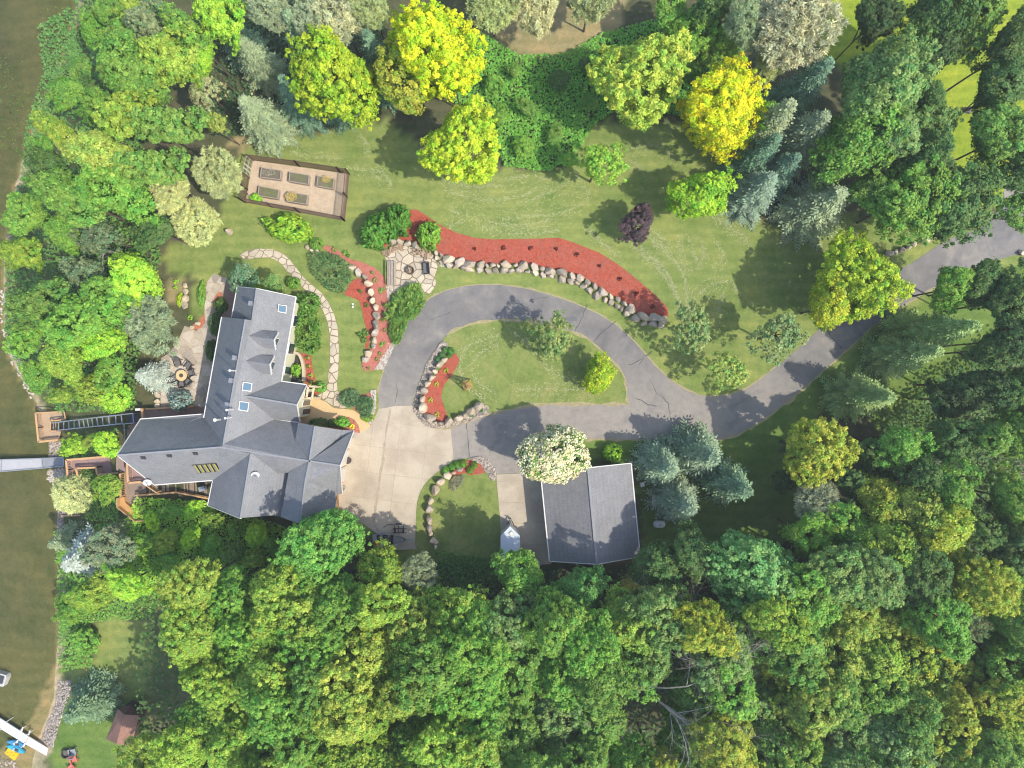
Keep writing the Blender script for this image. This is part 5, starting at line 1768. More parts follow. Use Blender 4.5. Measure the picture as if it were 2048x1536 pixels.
tree(428, 245, 32, 7, 'e', "weeping yellow green tree left of the full grey spruce", cls='O', col=(.19, .2, .04, 1))
tree(195, 470, 52, 8, 'n', "thin grey leaved tree with bare twigs near the shore", cls='O')
tree(175, 545, 46, 7, 'n', "thin grey leaved tree lower by the shore", cls='O', col=(.12, .14, .07, 1))

# ------------------------------------------------------------------ trees at the top and upper right, shade put into darker greens
UR = [(1385, 70, 52, 9, 'f', "fresh green tree behind the golden maples, at the top"), (1420, 20, 44, 10, 'd', "dark green tree at the top edge above the golden maples"), (1340, 20, 36, 8, 'f', "small fresh green tree at the top edge right of the tan clearing"),
      (1440, 100, 44, 8, 'a', "yellow green tree between golden maple and pines"), (1535, 232, 30, 8, 'l', "lime tree tucked right of the golden yellow maple"), (1375, 130, 34, 7, 'b', "mid green tree between the two golden maples"),
      (1745, 178, 88, 15, 'c', "big blue green maple in front of the upper right lawn"), (1715, 290, 66, 13, 'b', "mid green lower half of the big maple pair"), (1790, 275, 62, 13, 'c', "pale blue green maple right of the big maple pair"), (1810, 400, 64, 12, 'b', "mid green maple above the drive's boulder line"),
      (1900, 410, 66, 12, 'd', "dark green maple hanging over the drive mouth"), (1850, 330, 50, 12, 'd', "dark green maple behind the drive mouth maples"), (1870, 40, 60, 14, 'd', "dark green tree at the top edge over the bright lawn"), (1960, 30, 60, 14, 'b', "mid green tree at the top edge, second from the right corner"),
      (2030, 90, 55, 14, 'd', "dark green tree on the right edge near the corner"), (1880, 100, 45, 12, 'k', "very dark tree in the shade below the top edge"), (2000, 180, 60, 13, 'd', "dark green tree right of the bright lawn patches"), (2000, 275, 60, 13, 'b', "mid green tree right of the lawn ornament"),
      (2040, 350, 45, 12, 'd', "dark green tree at the right edge above the road"), (2040, 420, 34, 10, 'b', "mid green tree at the right edge beside the road"), (1750, 40, 40, 12, 'k', "very dark tree at the top edge right of the pale pines"),
      (1840, 190, 40, 11, 'd', "dark green tree on the right flank of the big blue green maple"),
      (1860, 250, 40, 11, 'c', "pale blue green tree edging the shaded lawn"), (1945, 370, 46, 11, 'b', "mid green tree above the drive mouth at right"), (1660, 340, 40, 9, 'd', "dark green tree between grey spruces and the maple pair"), (1730, 380, 44, 10, 'b', "mid green tree left of the maple above the boulder line")]
for x, y, r, h, c, l in UR:
    tree(x, y, r * (1.16 if x > 1600 else 1.1), h, c, l, group="trees at the upper right")

# ------------------------------------------------------------------ wood on the right, its shade painted in by darker leaf colours
RW = [(1905, 575, 42, 10, 'f', "fresh green tree below the drive, left of the right edge"), (1960, 570, 40, 10, 'd', "dark green tree behind the fresh green one below the drive"), (2020, 600, 45, 12, 'd', "dark green tree on the right edge below the drive"), (1985, 700, 44, 12, 'd', "dark green tree right of the olive spruces"),
      (2030, 680, 40, 13, 'k', "very dark tree on the right edge beside the olive spruces"), (1960, 770, 46, 12, 'k', "very dark tree in the shaded hollow at right"), (2035, 780, 44, 13, 'd', "dark green tree on the right edge of the shaded hollow"), (1900, 800, 40, 9, 'k', "very dark low tree right of the broad olive spruce"),
      (1900, 880, 42, 11, 'd', "dark green tree with light tips right of the bend tree"), (1975, 870, 46, 13, 'b', "mid green tree near the bare grey tree"), (2035, 870, 40, 13, 'b', "mid green tree on the right edge above the bare grey tree"), (1740, 905, 42, 9, 'd', "dark green tree just right of the golden bend tree"),
      (1800, 890, 44, 11, 'f', "fresh green tree two right of the golden bend tree"), (1840, 960, 50, 12, 'd', "dark green tree below the fresh tipped ones at right"), (1890, 970, 50, 13, 'f', "fresh green tree left of the bare grey tree"), (1750, 985, 46, 11, 'g', "golden green tree in the right wood's front"),
      (1820, 1010, 52, 13, 'e', "olive yellow tree in the right wood's front"), (1700, 960, 38, 9, 'd', "dark green tree behind the golden bend tree"), (1880, 1065, 58, 14, 'g', "golden green tall tree in the right wood"), (1945, 1040, 46, 13, 'd', "dark green tree below the bare grey tree"),
      (2030, 1000, 50, 14, 'b', "mid green tree on the right edge below the bare grey tree"), (2035, 1090, 46, 14, 'd', "dark green tree at mid right edge"), (1700, 1060, 48, 11, 'f', "fresh green tree right of the dull grey pine"), (1620, 1070, 42, 10, 'f', "fresh green tree below the dull grey pine"),
      (1770, 1075, 50, 13, 'a', "yellow green tree in the right wood's second row"), (1575, 960, 22, 5, 'k', "very dark understorey tree below the bend tree")]
for x, y, r, h, c, l in RW:
    tree(x, y, r * 1.28, h, c, l, group="trees in the right hand wood")

# ------------------------------------------------------------------ big wood along the bottom
spec(648, 1078, 76, 13, 'f', "large round fresh green maple against the house's lower corner", col=(.105, .19, .035, 1))
spec(1046, 1150, 56, 10.5, 'f', "fresh green tree covering the cargo trailer's rear")
spec(1158, 1186, 56, 10, 'b', "mid green tree below the detached garage's lower eave", col=(.09, .165, .04, 1))
tree(770, 1140, 52, 9, 'a', "yellow green tree hanging over the boat's stern")
spec(1505, 1130, 82, 13, 'c', "broad pale green tree below the blue spruce clump", col=(.125, .2, .06, 1))
tree(1300, 1128, 52, 9, 'd', "dark green low tree below the propane tank")
tree(1390, 1105, 50, 10, 'd', "dark green tree below the blue spruce clump's left side")
tree(1265, 1195, 46, 9, 'o', "orange gold tinged tree below the detached garage", col=(.17, .14, .025, 1))
front = [(300, 1265), (340, 1180), (400, 1165), (500, 1165), (590, 1185), (700, 1200), (800, 1215), (900, 1235), (1000, 1230), (1090, 1240), (1200, 1245), (1300, 1215), (1400, 1190), (1480, 1225), (1560, 1215), (1640, 1150), (1720, 1150), (1800, 1150), (1900, 1150), (2050, 1165)]
colnames = ["nearest the grassy clearing", "beside the clearing's right edge", "below the bench deck", "below the house's west wing", "left of the round house maple's foot", "below the round house maple", "below the garage wing", "below the boat", "below the pale grey pine",
            "below the parking island", "below the white cargo trailer", "below the garage apron", "below the detached garage's ridge", "below the garage's right eave", "below the propane tank", "below the spruce clump's left side",
            "below the spruce clump", "below the big pale tree", "right of the big pale tree", "below the dull grey pine", "below the golden front tree", "below the olive yellow front tree", "below the tall golden tree", "near the right edge", "along the right edge"]
ordn = ["foremost", "second", "third", "fourth", "fifth", "sixth", "seventh"]
zonec = [(330, "aafbae"), (620, "aabfafe"), (900, "aafbae"), (1250, "fbcbfa"), (1560, "fcbbga"), (1750, "cbafbe"), (2100, "gbedgaf")]
xs = np.linspace(322, 2030, len(colnames))
wr = random.Random(5)
for ci, x0 in enumerate(xs):
    y = float(np.interp(x0, [p[0] for p in front], [p[1] for p in front])) + wr.uniform(0, 26)
    k = 0
    while y < 1575:
        x = x0 + wr.uniform(-16, 16)
        code = wr.choice([z for lim, z in zonec if x <= lim][0])
        r = wr.uniform(58, 82)
        if any(math.hypot(x - gx, y - gy) < gr for gx, gy, gr in ((1300, 1435, 88), (1335, 1188, 52), (1395, 1335, 40), (1960, 1260, 45), (500, 1060, 60), (235, 1300, 125), (240, 1440, 110))):
            y += 40
            k += 1
            continue
        hh = wr.uniform(10.5, 15.5)
        if x < 330:
            hh *= .7
        tree(x, y, r, hh, code, f"{CNAME[code]} tree, {ordn[min(k, 6)]} back in the bottom wood, {colnames[ci]}", cls='F', group="broadleaf trees of the bottom wood")
        y += wr.uniform(66, 88)
        k += 1

def dead(px, py, Ht, seed, label, lean=(0, 0), depth=5, zb=0.0, fan=3, sc=1.0):
    p = G(px, py, 0)
    root = empty("bare_tree", p, label, "dead tree")
    me = bare_tree(seed, Ht, .5, depth, fan)
    o = put("branches", me, None, root, loc=Vector((0, 0, 0)))
    o.rotation_euler = (lean[0], lean[1], 0)
    o.scale = (sc, sc, 1)
    return root
dead(1228, 1330, 20, 3, "tall bare grey dead tree sticking out of the lower wood", depth=5, fan=4)
dead(1278, 1112, 10, 8, "bare pale dead tree right of the orange gold tree", depth=4, fan=4, sc=.62)
dead(1880, 920, 13, 11, "bare grey dead tree in the right hand wood", depth=5)
dead(250, 520, 9, 14, "bare grey branches among the lakeside trees", depth=4)
dead(1500, 1400, 14, 21, "bare dead branches low in the right part of the bottom wood", depth=5)

# ------------------------------------------------------------------ garden shrubs
bush(757, 462, 42, 34, 3.1, 'f', "dark green bushy yew, left of the merged pair at the red mulch", rot=.9, col=(.075, .15, .022, 1))
bush(797, 440, 27, 32, 3.1, 'f', "dark green bushy yew, right of the merged pair at the red mulch", rot=.2, col=(.075, .15, .022, 1))
bush(858, 471, 26, 29, 2.4, 'f', "round light green shrub in the red mulch above the firewood", rot=.1, col=(.14, .22, .03, 1))
bush(577, 457, 47, 31, 2.4, 'l', "oval lime green hedge below the fenced garden", rot=-.15, col=(.17, .235, .022, 1))
bush(633, 488, 14, 14, .8, 'f', "small pale leafy plant at the right end of the oval hedge")
bush(657, 540, 54, 36, 1.1, 'v', "spreading dark juniper above the flagstone path", 'J', rot=-.5, col=(.105, .135, .045, 1))
bush(818, 606, 40, 48, 1.3, 'f', "spreading juniper between fire pit patio and drive", 'J', rot=-.5, col=(.12, .17, .035, 1))
bush(795, 650, 20, 40, 1.1, 'f', "narrow lower arm of the juniper beside the drive", 'J', rot=-.35, col=(.12, .17, .035, 1))
bush(613, 608, 27, 25, 2.0, 'f', "bright green upper yew against the front of the house", rot=.2, col=(.085, .145, .025, 1))
bush(606, 660, 39, 52, 1.8, 'f', "large green yew along the house front", 'J', rot=.1, col=(.11, .16, .03, 1))
bush(705, 797, 26, 20, .9, 's', "grey green shrub beside the flagstone apron", 'J', rot=-.6, col=(.11, .15, .07, 1))
bush(728, 812, 20, 22, .9, 's', "grey green shrub nearer the drive at the front walk", 'J', rot=-.3, col=(.10, .145, .06, 1))
tree(485, 552, 40, 4.5, 'n', "grey green multi stemmed tree at the north end of the house", cls='O', col=(.10, .145, .075, 1))
tree(545, 563, 28, 4, 'f', "fresh green small tree at the north gable", cls='O', col=(.13, .18, .05, 1))
bush(520, 578, 16, 12, 1.4, 'l', "lime yellow shrub under the north gable", col=(.30, .31, .02, 1))
bush(587, 566, 14, 13, 1.2, 'f', "small bright shrub right of the north gable")
bush(592, 741, 11, 14, 1.3, 'l', "lime green shrub inside the sunken window well", col=(.17, .26, .03, 1))
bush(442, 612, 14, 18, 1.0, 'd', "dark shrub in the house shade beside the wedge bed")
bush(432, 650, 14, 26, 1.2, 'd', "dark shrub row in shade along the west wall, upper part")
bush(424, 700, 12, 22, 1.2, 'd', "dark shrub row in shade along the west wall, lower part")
bush(403, 590, 8, 30, .6, 'f', "narrow green perennial strip beside the patio path", rot=-.05, col=(.12, .19, .03, 1))
bush(360, 600, 7, 16, .4, 'z', "yellow green ground plant beside the pale boulder row", rot=-.1)
bush(512, 397, 12, 11, .8, 'l', "bright lime plant in the garden's lower left corner", col=(.2, .32, .03, 1))
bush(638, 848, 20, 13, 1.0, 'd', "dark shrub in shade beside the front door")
bush(664, 846, 10, 9, .8, 'd', "dark round shrub at the left of the round flower bed")
bush(684, 845, 16, 12, .8, 'f', "bright green leafy plant in the round flower bed", col=(.13, .24, .035, 1))
bush(704, 853, 6, 6, .4, 'z', "yellow flowered plant in the round flower bed", 'T', col=(.5, .42, .03, 1))
bush(640, 775, 13, 12, .7, 'f', "leafy hosta at the porch corner", col=(.12, .21, .035, 1))
bush(735, 835, 14, 9, .5, 'f', "green plant at the drive end of the front bed", col=(.15, .2, .03, 1))
bush(732, 806, 10, 12, .5, 'l', "lime plant beside the front gravel strip", col=(.2, .24, .03, 1))
bush(914, 962, 22, 12, .5, 'w', "pinkish grey low shrub behind the parking island boulders", 'J', rot=.6, col=(.23, .19, .12, 1))
for i, (x, y, l) in enumerate([(891, 939, "leftmost boxwood ball on the parking island edge"), (904.5, 933, "second boxwood ball from the left on the parking island"), (915.5, 929.5, "third boxwood ball from the left on the parking island"),
                               (927, 927, "fourth and largest boxwood ball on the parking island"), (948.5, 930.5, "boxwood ball farthest right in the red mulch"), (940, 940, "boxwood ball lowest in the red mulch")]):
    bush(x, y, 7.8, 7.8, .8, 'f', l, 'X', cat="boxwood", name="boxwood_ball", group="boxwood balls on the parking island", col=(.085, .19, .022, 1))
for x, y, r, l in [(891, 699, 8, "topmost boxwood ball in the island cobbles"), (902, 702, 9, "right hand boxwood ball at the top of the windmill bed"), (884, 710, 8, "middle left boxwood ball in the island cobbles"), (877, 719, 9, "lowest left boxwood ball in the island cobbles"),
                   (899, 711, 6, "small boxwood ball touching the windmill bed"), (942, 830, 5.5, "left of two tiny boxwood balls at the island's lower edge"), (963, 820, 5.5, "right of two tiny boxwood balls at the island's lower edge")]:
    bush(x, y, r * .85, r * .85, .7, 'b', l, 'X', cat="boxwood", name="boxwood_ball", group="boxwood balls on the drive island", col=(.06, .145, .028, 1))
for i, (x, y) in enumerate([(949, 497), (1007, 495), (1061, 496), (1112, 497), (1154, 509), (1199, 531), (1240, 558), (1273, 587), (1306, 613)]):
    n_ = ["first", "second", "third", "fourth", "fifth", "sixth", "seventh", "eighth", "ninth"][i]
    bush(x, y, 5.5, 5, .35, 'p', f"{n_} small dark red barberry from the left in the long mulch bed", 'T', cat="barberry", name="barberry", group="barberries in the long mulch bed", col=(.11, .025, .02, 1))
for x, y, l in [(892, 741, "topmost little lime plant in the windmill bed"), (873, 768, "second little lime plant down in the windmill bed"), (861, 800, "third little lime plant down in the windmill bed"), (874, 829, "lowest little lime plant in the windmill bed")]:
    bush(x, y, 6, 6, .4, 'l', l, 'T', cat="perennial", name="perennial", group="plants in the windmill bed", col=(.26, .28, .03, 1))
for x, y, r, l in [(720, 582, 5, "upper little plant in the dark red mulch"), (733, 610, 5, "lower little plant in the dark red mulch"), (731, 665, 8, "dark leafy plant at the foot of the dark red mulch"), (718, 668, 8, "dark leafy plant on the lawn edge by the dark red mulch"),
                   (728, 680, 7, "dark leafy plant below the dark red mulch tip")]:
    bush(x, y, r, r, .5, 'f', l, 'T', cat="perennial", name="perennial", group="plants left of the boulder row", col=(.09, .14, .03, 1))
for i, (x, y, r) in enumerate([(668, 499, 6), (690, 505, 7), (697, 513, 6), (744, 545, 5), (750, 560, 6), (763, 580, 8), (767, 610, 5), (770, 627, 6), (765, 640, 6), (770, 660, 5), (764, 688, 7), (760, 707, 5), (754, 718, 5), (736, 736, 5)]):
    bush(x, y, r, r, .4, 'f', ["topmost", "second", "third", "fourth", "fifth", "sixth", "seventh", "eighth", "ninth", "tenth", "eleventh", "twelfth", "thirteenth", "lowest"][i] + " perennial down the pink mulch bed", 'T', cat="perennial", name="perennial",
         group="plants in the pink mulch bed", col=(.13, .18, .035, 1))
for i, (x, y, r) in enumerate([(615, 716, 5), (617, 733, 5), (621, 750, 7), (623, 765, 6), (627, 780, 6)]):
    bush(x, y, r, r, .4, 'l', ["topmost", "second", "third", "fourth", "lowest"][i] + " lime plant beside the sunken window well", 'T', cat="perennial", name="perennial", group="plants by the window well", col=(.2, .24, .03, 1))
for x, y, l in [(440, 602, "lime plant in the orange wedge bed"), (352, 563, "green sprout on the tan patch, upper"), (350, 575, "green sprout on the tan patch, lower"), (380, 635, "yellow green tuft at the lawn strip's foot")]:
    bush(x, y, 6, 6, .4, 'l', l, 'T', cat="perennial", name="perennial", group="small plants west of the house", col=(.2, .28, .03, 1))

for i, (x, y, r, c) in enumerate([(305, 1040, 22, 'l'), (345, 1022, 22, 'f'), (385, 1018, 20, 'l'), (425, 1040, 24, 'a'), (468, 1052, 24, 'f'), (510, 1068, 26, 'l'), (545, 1085, 24, 'f')]):
    tree(x, y, r, 2.6, c, CNAME[c] + " bush, " + ["leftmost", "second", "third", "fourth", "fifth", "sixth", "rightmost"][i] + " along the upper edge of the thicket below the house", "shrub", cls='S', name="thicket_bush", group="bushes of the thicket below the house")
for i, (x, y, r, c) in enumerate([(290, 1085, 26, 'f'), (335, 1075, 28, 'a'), (380, 1075, 26, 'l'), (425, 1090, 28, 'f'), (470, 1105, 28, 'b'), (515, 1118, 28, 'a'), (330, 1125, 28, 'f'), (385, 1130, 28, 'b')]):
    tree(x, y, r, 3.0, c, CNAME[c] + " bush, " + ["leftmost", "second", "third", "fourth", "fifth", "sixth", "seventh", "eighth"][i] + " of the lower thicket bushes below the house", "shrub", cls='S', name="thicket_bush", group="lower bushes of the thicket")
for i, (x, y, r, c) in enumerate([(905, 60, 22, 'f'), (945, 110, 24, 'b'), (985, 165, 26, 'f'), (1030, 145, 20, 'b'), (1000, 235, 26, 'f'), (1055, 215, 22, 'b'), (1050, 290, 26, 'f'), (1110, 270, 24, 'b'), (1115, 165, 22, 'd'), (1170, 130, 24, 'd'), (1180, 205, 22, 'b'), (1140, 320, 18, 'f')]):
    tree(x, y, r, 2.2, c, CNAME[c] + " brush clump, " + ordn2[i] + " from the left in the ground cover between the maples", "shrub", cls='S', name="brush_clump", group="brush in the upper ground cover", squash=.8)
# ------------------------------------------------------------------ ground cover and undergrowth
def cover(pts, dens, hmin, hmax, leaf, col, label, seed, cat="ground cover", terrain=False, name="ground_cover", nscale=.6):
    nr = np.random.default_rng(seed)
    poly = [(x, y) for x, y in pts]
    x0, x1 = min(p[0] for p in poly), max(p[0] for p in poly)
    y0, y1 = min(p[1] for p in poly), max(p[1] for p in poly)
    n = int((x1 - x0) * (y1 - y0) * K * K * dens)
    xs_, ys_ = nr.uniform(x0, x1, n), nr.uniform(y0, y1, n)
    ph = nr.uniform(0, 6.28, (6,))
    P, q = [], []
    for x, y in zip(xs_, ys_):
        if not inside((x, y), poly):
            continue
        g = G(x, y) if terrain else W(x, y)
        hh = .35 + .5 * (math.sin(g.x * 1.3 * nscale + ph[0]) * math.sin(g.y * 1.5 * nscale + ph[1]) + math.sin(g.x * 2.9 * nscale + ph[2] + g.y * nscale) * .6 + math.sin(g.y * 3.7 * nscale + ph[3] - g.x * 1.7 * nscale) * .5 + 2.1) / 4.2
        if hh + nr.normal() * .12 < .24:
            continue
        P.append((g.x, g.y, g.z + hmin + (hmax - hmin) * max(0, hh) * nr.uniform(.8, 1.1)))
        q.append(hh)
    P = np.array(P)
    Nn = unit(nr.normal(size=P.shape) * .36 + np.array([0, 0, 1.0]))
    L = leaf * nr.uniform(.6, 1.4, len(P))
    V = cards(P, Nn, L, L * .7, nr)
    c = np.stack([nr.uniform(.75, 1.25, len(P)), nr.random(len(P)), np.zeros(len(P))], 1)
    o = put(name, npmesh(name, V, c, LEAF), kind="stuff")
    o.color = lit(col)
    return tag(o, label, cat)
cover([(885, 30), (930, 50), (985, 80), (1040, 115), (1130, 110), (1200, 70), (1320, 40), (1480, 60), (1500, 250), (1380, 240), (1250, 210), (1185, 255), (1160, 300), (1100, 345), (1010, 335), (960, 230), (890, 200)], 75, .05, .75, .24, (.105, .20, .030),
      "dense leafy green ground cover between the maples and tan clearing", 1)
cover([(280, 992), (415, 1000), (430, 1010), (560, 1045), (600, 1060), (560, 1180), (330, 1210), (240, 1120), (250, 1050)], 75, .05, 1.0, .24, (.19, .27, .034), "dense green thicket below the deck and house", 2, terrain=True)
cover([(165, 0), (330, 0), (300, 300), (330, 520), (285, 720), (280, 818), (130, 825), (70, 770), (25, 700), (20, 560), (30, 420), (75, 280), (130, 150)], 26, .1, 1.5, .32, (.085, .14, .03), "leafy undergrowth along the lake bank above the tram", 3, terrain=True, cat="undergrowth", name="undergrowth")
cover([(115, 1060), (240, 1040), (330, 1200), (300, 1235), (190, 1240), (190, 1330), (125, 1340), (122, 1150)], 60, .05, 1.0, .26, (.11, .18, .03), "bright green undergrowth on the shore below the shore platform", 4, terrain=True, cat="undergrowth", name="undergrowth")
cover([(130, 880), (240, 855), (240, 915), (130, 920)], 50, .05, .6, .24, (.11, .17, .03), "undergrowth between the tram track and bank deck", 5, terrain=True, cat="undergrowth", name="undergrowth")
cover([(165, 935), (235, 948), (245, 1040), (180, 1040)], 60, .05, .8, .24, (.11, .175, .03), "undergrowth between bank deck and bench deck", 6, terrain=True, cat="undergrowth", name="undergrowth")
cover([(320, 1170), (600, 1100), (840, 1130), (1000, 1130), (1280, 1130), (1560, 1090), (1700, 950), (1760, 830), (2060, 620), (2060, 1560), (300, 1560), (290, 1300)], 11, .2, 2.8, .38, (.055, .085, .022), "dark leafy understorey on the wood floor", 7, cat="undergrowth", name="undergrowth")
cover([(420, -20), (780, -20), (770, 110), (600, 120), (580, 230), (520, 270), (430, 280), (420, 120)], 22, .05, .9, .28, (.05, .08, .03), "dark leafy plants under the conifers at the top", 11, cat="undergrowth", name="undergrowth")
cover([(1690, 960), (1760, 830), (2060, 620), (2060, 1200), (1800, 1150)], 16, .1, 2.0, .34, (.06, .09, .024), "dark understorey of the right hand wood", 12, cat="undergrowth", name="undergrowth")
cover([(870, 1100), (1000, 1120), (1000, 1180), (880, 1180)], 60, .05, .5, .24, (.06, .11, .024), "low dark plants at the bottom of the parking island", 8)
cover([(85, 60), (150, 20), (170, 120), (120, 230), (85, 300), (55, 330), (60, 260), (95, 160)], 45, .1, 1.3, .3, (.085, .14, .035), "dark green reeds along the upper shore", 9, terrain=True, cat="reeds", name="reeds")

# ------------------------------------------------------------------ fenced vegetable garden
fen = [(507, 321), (600, 333), (682, 345.5), (699, 349), (695, 395), (690, 442), (600, 425), (491, 405), (496, 380), (499, 356)]
sheet("garden_ground", [(507, 321), (682, 346), (699, 349), (690, 442), (491, 405), (503, 335)], 0.014, TANM)
FH = 1.85
gf = empty("garden_fence", W(595, 385, 0), "tall thin brown picket fence around the vegetable garden", "fence")
pk = MB()
for i, (a, b) in enumerate(zip(fen, fen[1:])):
    A, B = W(*a), W(*b)
    L = (B - A).length
    for z in (.25, FH - .12):
        MB().beam(A + Vector((0, 0, z)), B + Vector((0, 0, z)), .04, .07).build("rail", DARKW, gf)
    n = int(L / .21)
    for k in range(n):
        p = A + (B - A) * ((k + .5) / n)
        pk.box(p + Vector((0, 0, FH / 2)), (.085, .03, FH), math.atan2(B.y - A.y, B.x - A.x))
    for k in range(max(1, int(L / 2.4)) + 1):
        p = A + (B - A) * (k / max(1, int(L / 2.4)))
        MB().box(p + Vector((0, 0, FH / 2 + .03)), (.1, .1, FH + .06), 0).build("post", DARKW, gf)
pk.build("pickets", BROWNW, gf, kind="stuff")
gt = empty("garden_gate", W(502, 340, 0), "pale garden gate in the left side of the picket fence", "gate")
A, B = W(499, 354), W(506, 323)
for z in (.15, .9, 1.7):
    MB().beam(A + Vector((0, 0, z)), B + Vector((0, 0, z)), .05, .09).build("gate_rail", WEATH, gt)
for k in range(5):
    p = A + (B - A) * (k / 4)
    MB().box(p + Vector((0, 0, .9)), (.07, .04, 1.7), 1.3).build("gate_slat", WHITE if k in (1, 2) else WEATH, gt)
beds = [([(522.8, 335), (561.5, 341), (559.7, 359), (520.4, 354)], "raised soil bed, upper left of the five in the garden"),
        ([(579.6, 344), (617.7, 350.4), (616, 368.5), (577.9, 362)], "raised soil bed, upper middle of the five in the garden"),
        ([(636, 352), (668, 357.5), (665, 377.3), (633.5, 371.5)], "raised soil bed, upper right of the five in the garden"),
        ([(518, 372), (556.8, 379.7), (555, 397.3), (515.8, 390.8)], "raised soil bed, lower left of the five in the garden"),
        ([(576, 383.8), (614.8, 390.2), (612.5, 408.4), (573.2, 402)], "raised soil bed with straw coloured patch, lower of the middle pair")]
for i, (pts, l) in enumerate(beds):
    b = empty("raised_bed", W(*pts[0]), l, "raised bed", "raised beds in the fenced garden")
    P = P2(pts, .6)
    for a, c in zip(P, P[1:] + P[:1]):
        MB().beam(Vector((a.x, a.y, .3)), Vector((c.x, c.y, .3)), .07, .6).build("board", WEATH, b)
    MB().prism(shrink([(p.x, p.y) for p in P], .05), .05, .5 + .01 * i).build("soil", SOIL, b)
STRAW = leaf_mat("straw", 0.1, .9, (.9, .95, .9))
def litter(px, py, rx, ry, n, col, label, seed, z=.56, L=.16, name="straw", cat="straw"):
    nr = np.random.default_rng(seed)
    a = nr.uniform(0, 6.28, n)
    r = np.sqrt(nr.random(n))
    p0 = W(px, py)
    P = np.stack([p0.x + np.cos(a) * r * rx * K, p0.y + np.sin(a) * r * ry * K, np.full(n, z) + nr.uniform(0, .05, n)], 1)
    Nn = unit(nr.normal(size=P.shape) * .4 + np.array([0, 0, 1.]))
    o = put(name, npmesh(name, cards(P, Nn, L * nr.uniform(.6, 1.4, n), .05, nr), np.stack([nr.uniform(.7, 1.2, n), nr.random(n), nr.random(n)], 1), STRAW), kind="stuff")
    o.color = (*col, 1)
    return tag(o, label, cat)
litter(586, 396, 12, 9, 380, (.5, .38, .12), "straw on the lower middle raised bed", 1)
litter(655, 362, 9, 7, 220, (.5, .38, .12), "dry yellow plants on the upper right raised bed", 2)
litter(541, 348, 14, 7, 150, (.35, .32, .26), "dead stems on the upper left raised bed", 3)

# ------------------------------------------------------------------ lawn clippings left by the mower
CLIP = leaf_mat("dry_clippings", 0.15, .95, (.95, .97, .9))
arcs = [[(1000, 440), (1060, 432), (1110, 430), (1150, 415), (1172, 400), (1178, 385), (1165, 372)], [(900, 420), (960, 440), (1040, 450), (1100, 440)], [(890, 380), (960, 400), (1030, 395), (1080, 375)], [(1050, 405), (1110, 380), (1160, 350)],
        [(1360, 470), (1362, 520), (1380, 540), (1400, 530), (1408, 505), (1400, 480)], [(1375, 470), (1385, 500), (1395, 525)], [(1430, 480), (1445, 505), (1440, 525), (1420, 535)], [(1300, 480), (1340, 510), (1370, 560), (1372, 640)], [(1280, 495), (1330, 540), (1355, 600), (1356, 640)],
        [(1260, 490), (1310, 530), (1345, 580), (1365, 620)], [(1170, 455), (1210, 490), (1240, 510)], [(1395, 590), (1420, 570), (1460, 565), (1475, 585)], [(1380, 640), (1385, 600), (1410, 580)], [(690, 335), (740, 345), (760, 360)], [(745, 335), (775, 355), (780, 375)],
        [(580, 305), (620, 312), (680, 318)], [(720, 270), (735, 290), (730, 310)], [(1250, 300), (1300, 290), (1330, 300), (1350, 320)], [(1240, 330), (1265, 325), (1285, 340)], [(920, 480), (900, 455), (930, 440)], [(1000, 670), (940, 690), (920, 730), (935, 770), (970, 800)],
        [(1000, 690), (960, 705), (945, 735), (955, 765), (990, 785)], [(1020, 660), (1060, 690), (1100, 740), (1150, 760)], [(1030, 780), (1100, 778), (1180, 780)], [(1430, 640), (1440, 600), (1450, 580)], [(1425, 435), (1480, 470), (1500, 490)], [(1440, 425), (1490, 455)],
        [(880, 360), (940, 372), (1010, 372)], [(1010, 360), (1060, 352), (1100, 360)], [(900, 350), (960, 355)], [(1290, 470), (1335, 500)], [(1300, 458), (1340, 488)], [(960, 455), (1040, 468), (1120, 460)], [(870, 560), (840, 580)], [(640, 560), (690, 560)]]
nr = np.random.default_rng(31)
Pc = []
for arc, off, dn in [(a, o, k) for a in arcs for o, k in ((0, 34), (11, 11), (-11, 11), (22, 7))]:
    s_ = [(x + off * .5, y + off) for x, y in smooth(arc, 10, closed=False)]
    for (x0, y0), (x1, y1) in zip(s_[:-1], s_[1:]):
        L = math.hypot(x1 - x0, y1 - y0) * K
        gate = nr.random() < .8
        for _ in range(int(L * (dn if gate else dn * .3))):
            t = nr.random()
            Pc.append((W(x0 + (x1 - x0) * t, y0 + (y1 - y0) * t) + Vector((nr.normal() * .12, nr.normal() * .12, 0.07 if 826 < x0 < 1254 and y0 > 640 else .02)))[:])
Pc = np.array(Pc)
Nn = unit(nr.normal(size=Pc.shape) * .25 + np.array([0, 0, 1.]))
o = put("grass_clippings", npmesh("grass_clippings", cards(Pc, Nn, nr.uniform(.09, .19, len(Pc)), .075, nr), np.stack([nr.uniform(.8, 1.2, len(Pc)), nr.random(len(Pc)), nr.random(len(Pc))], 1), CLIP), kind="stuff")
o.color = (.38, .39, .21, 1)
tag(o, "pale dry grass clippings in curved mower lines on the lawn", "grass clippings")

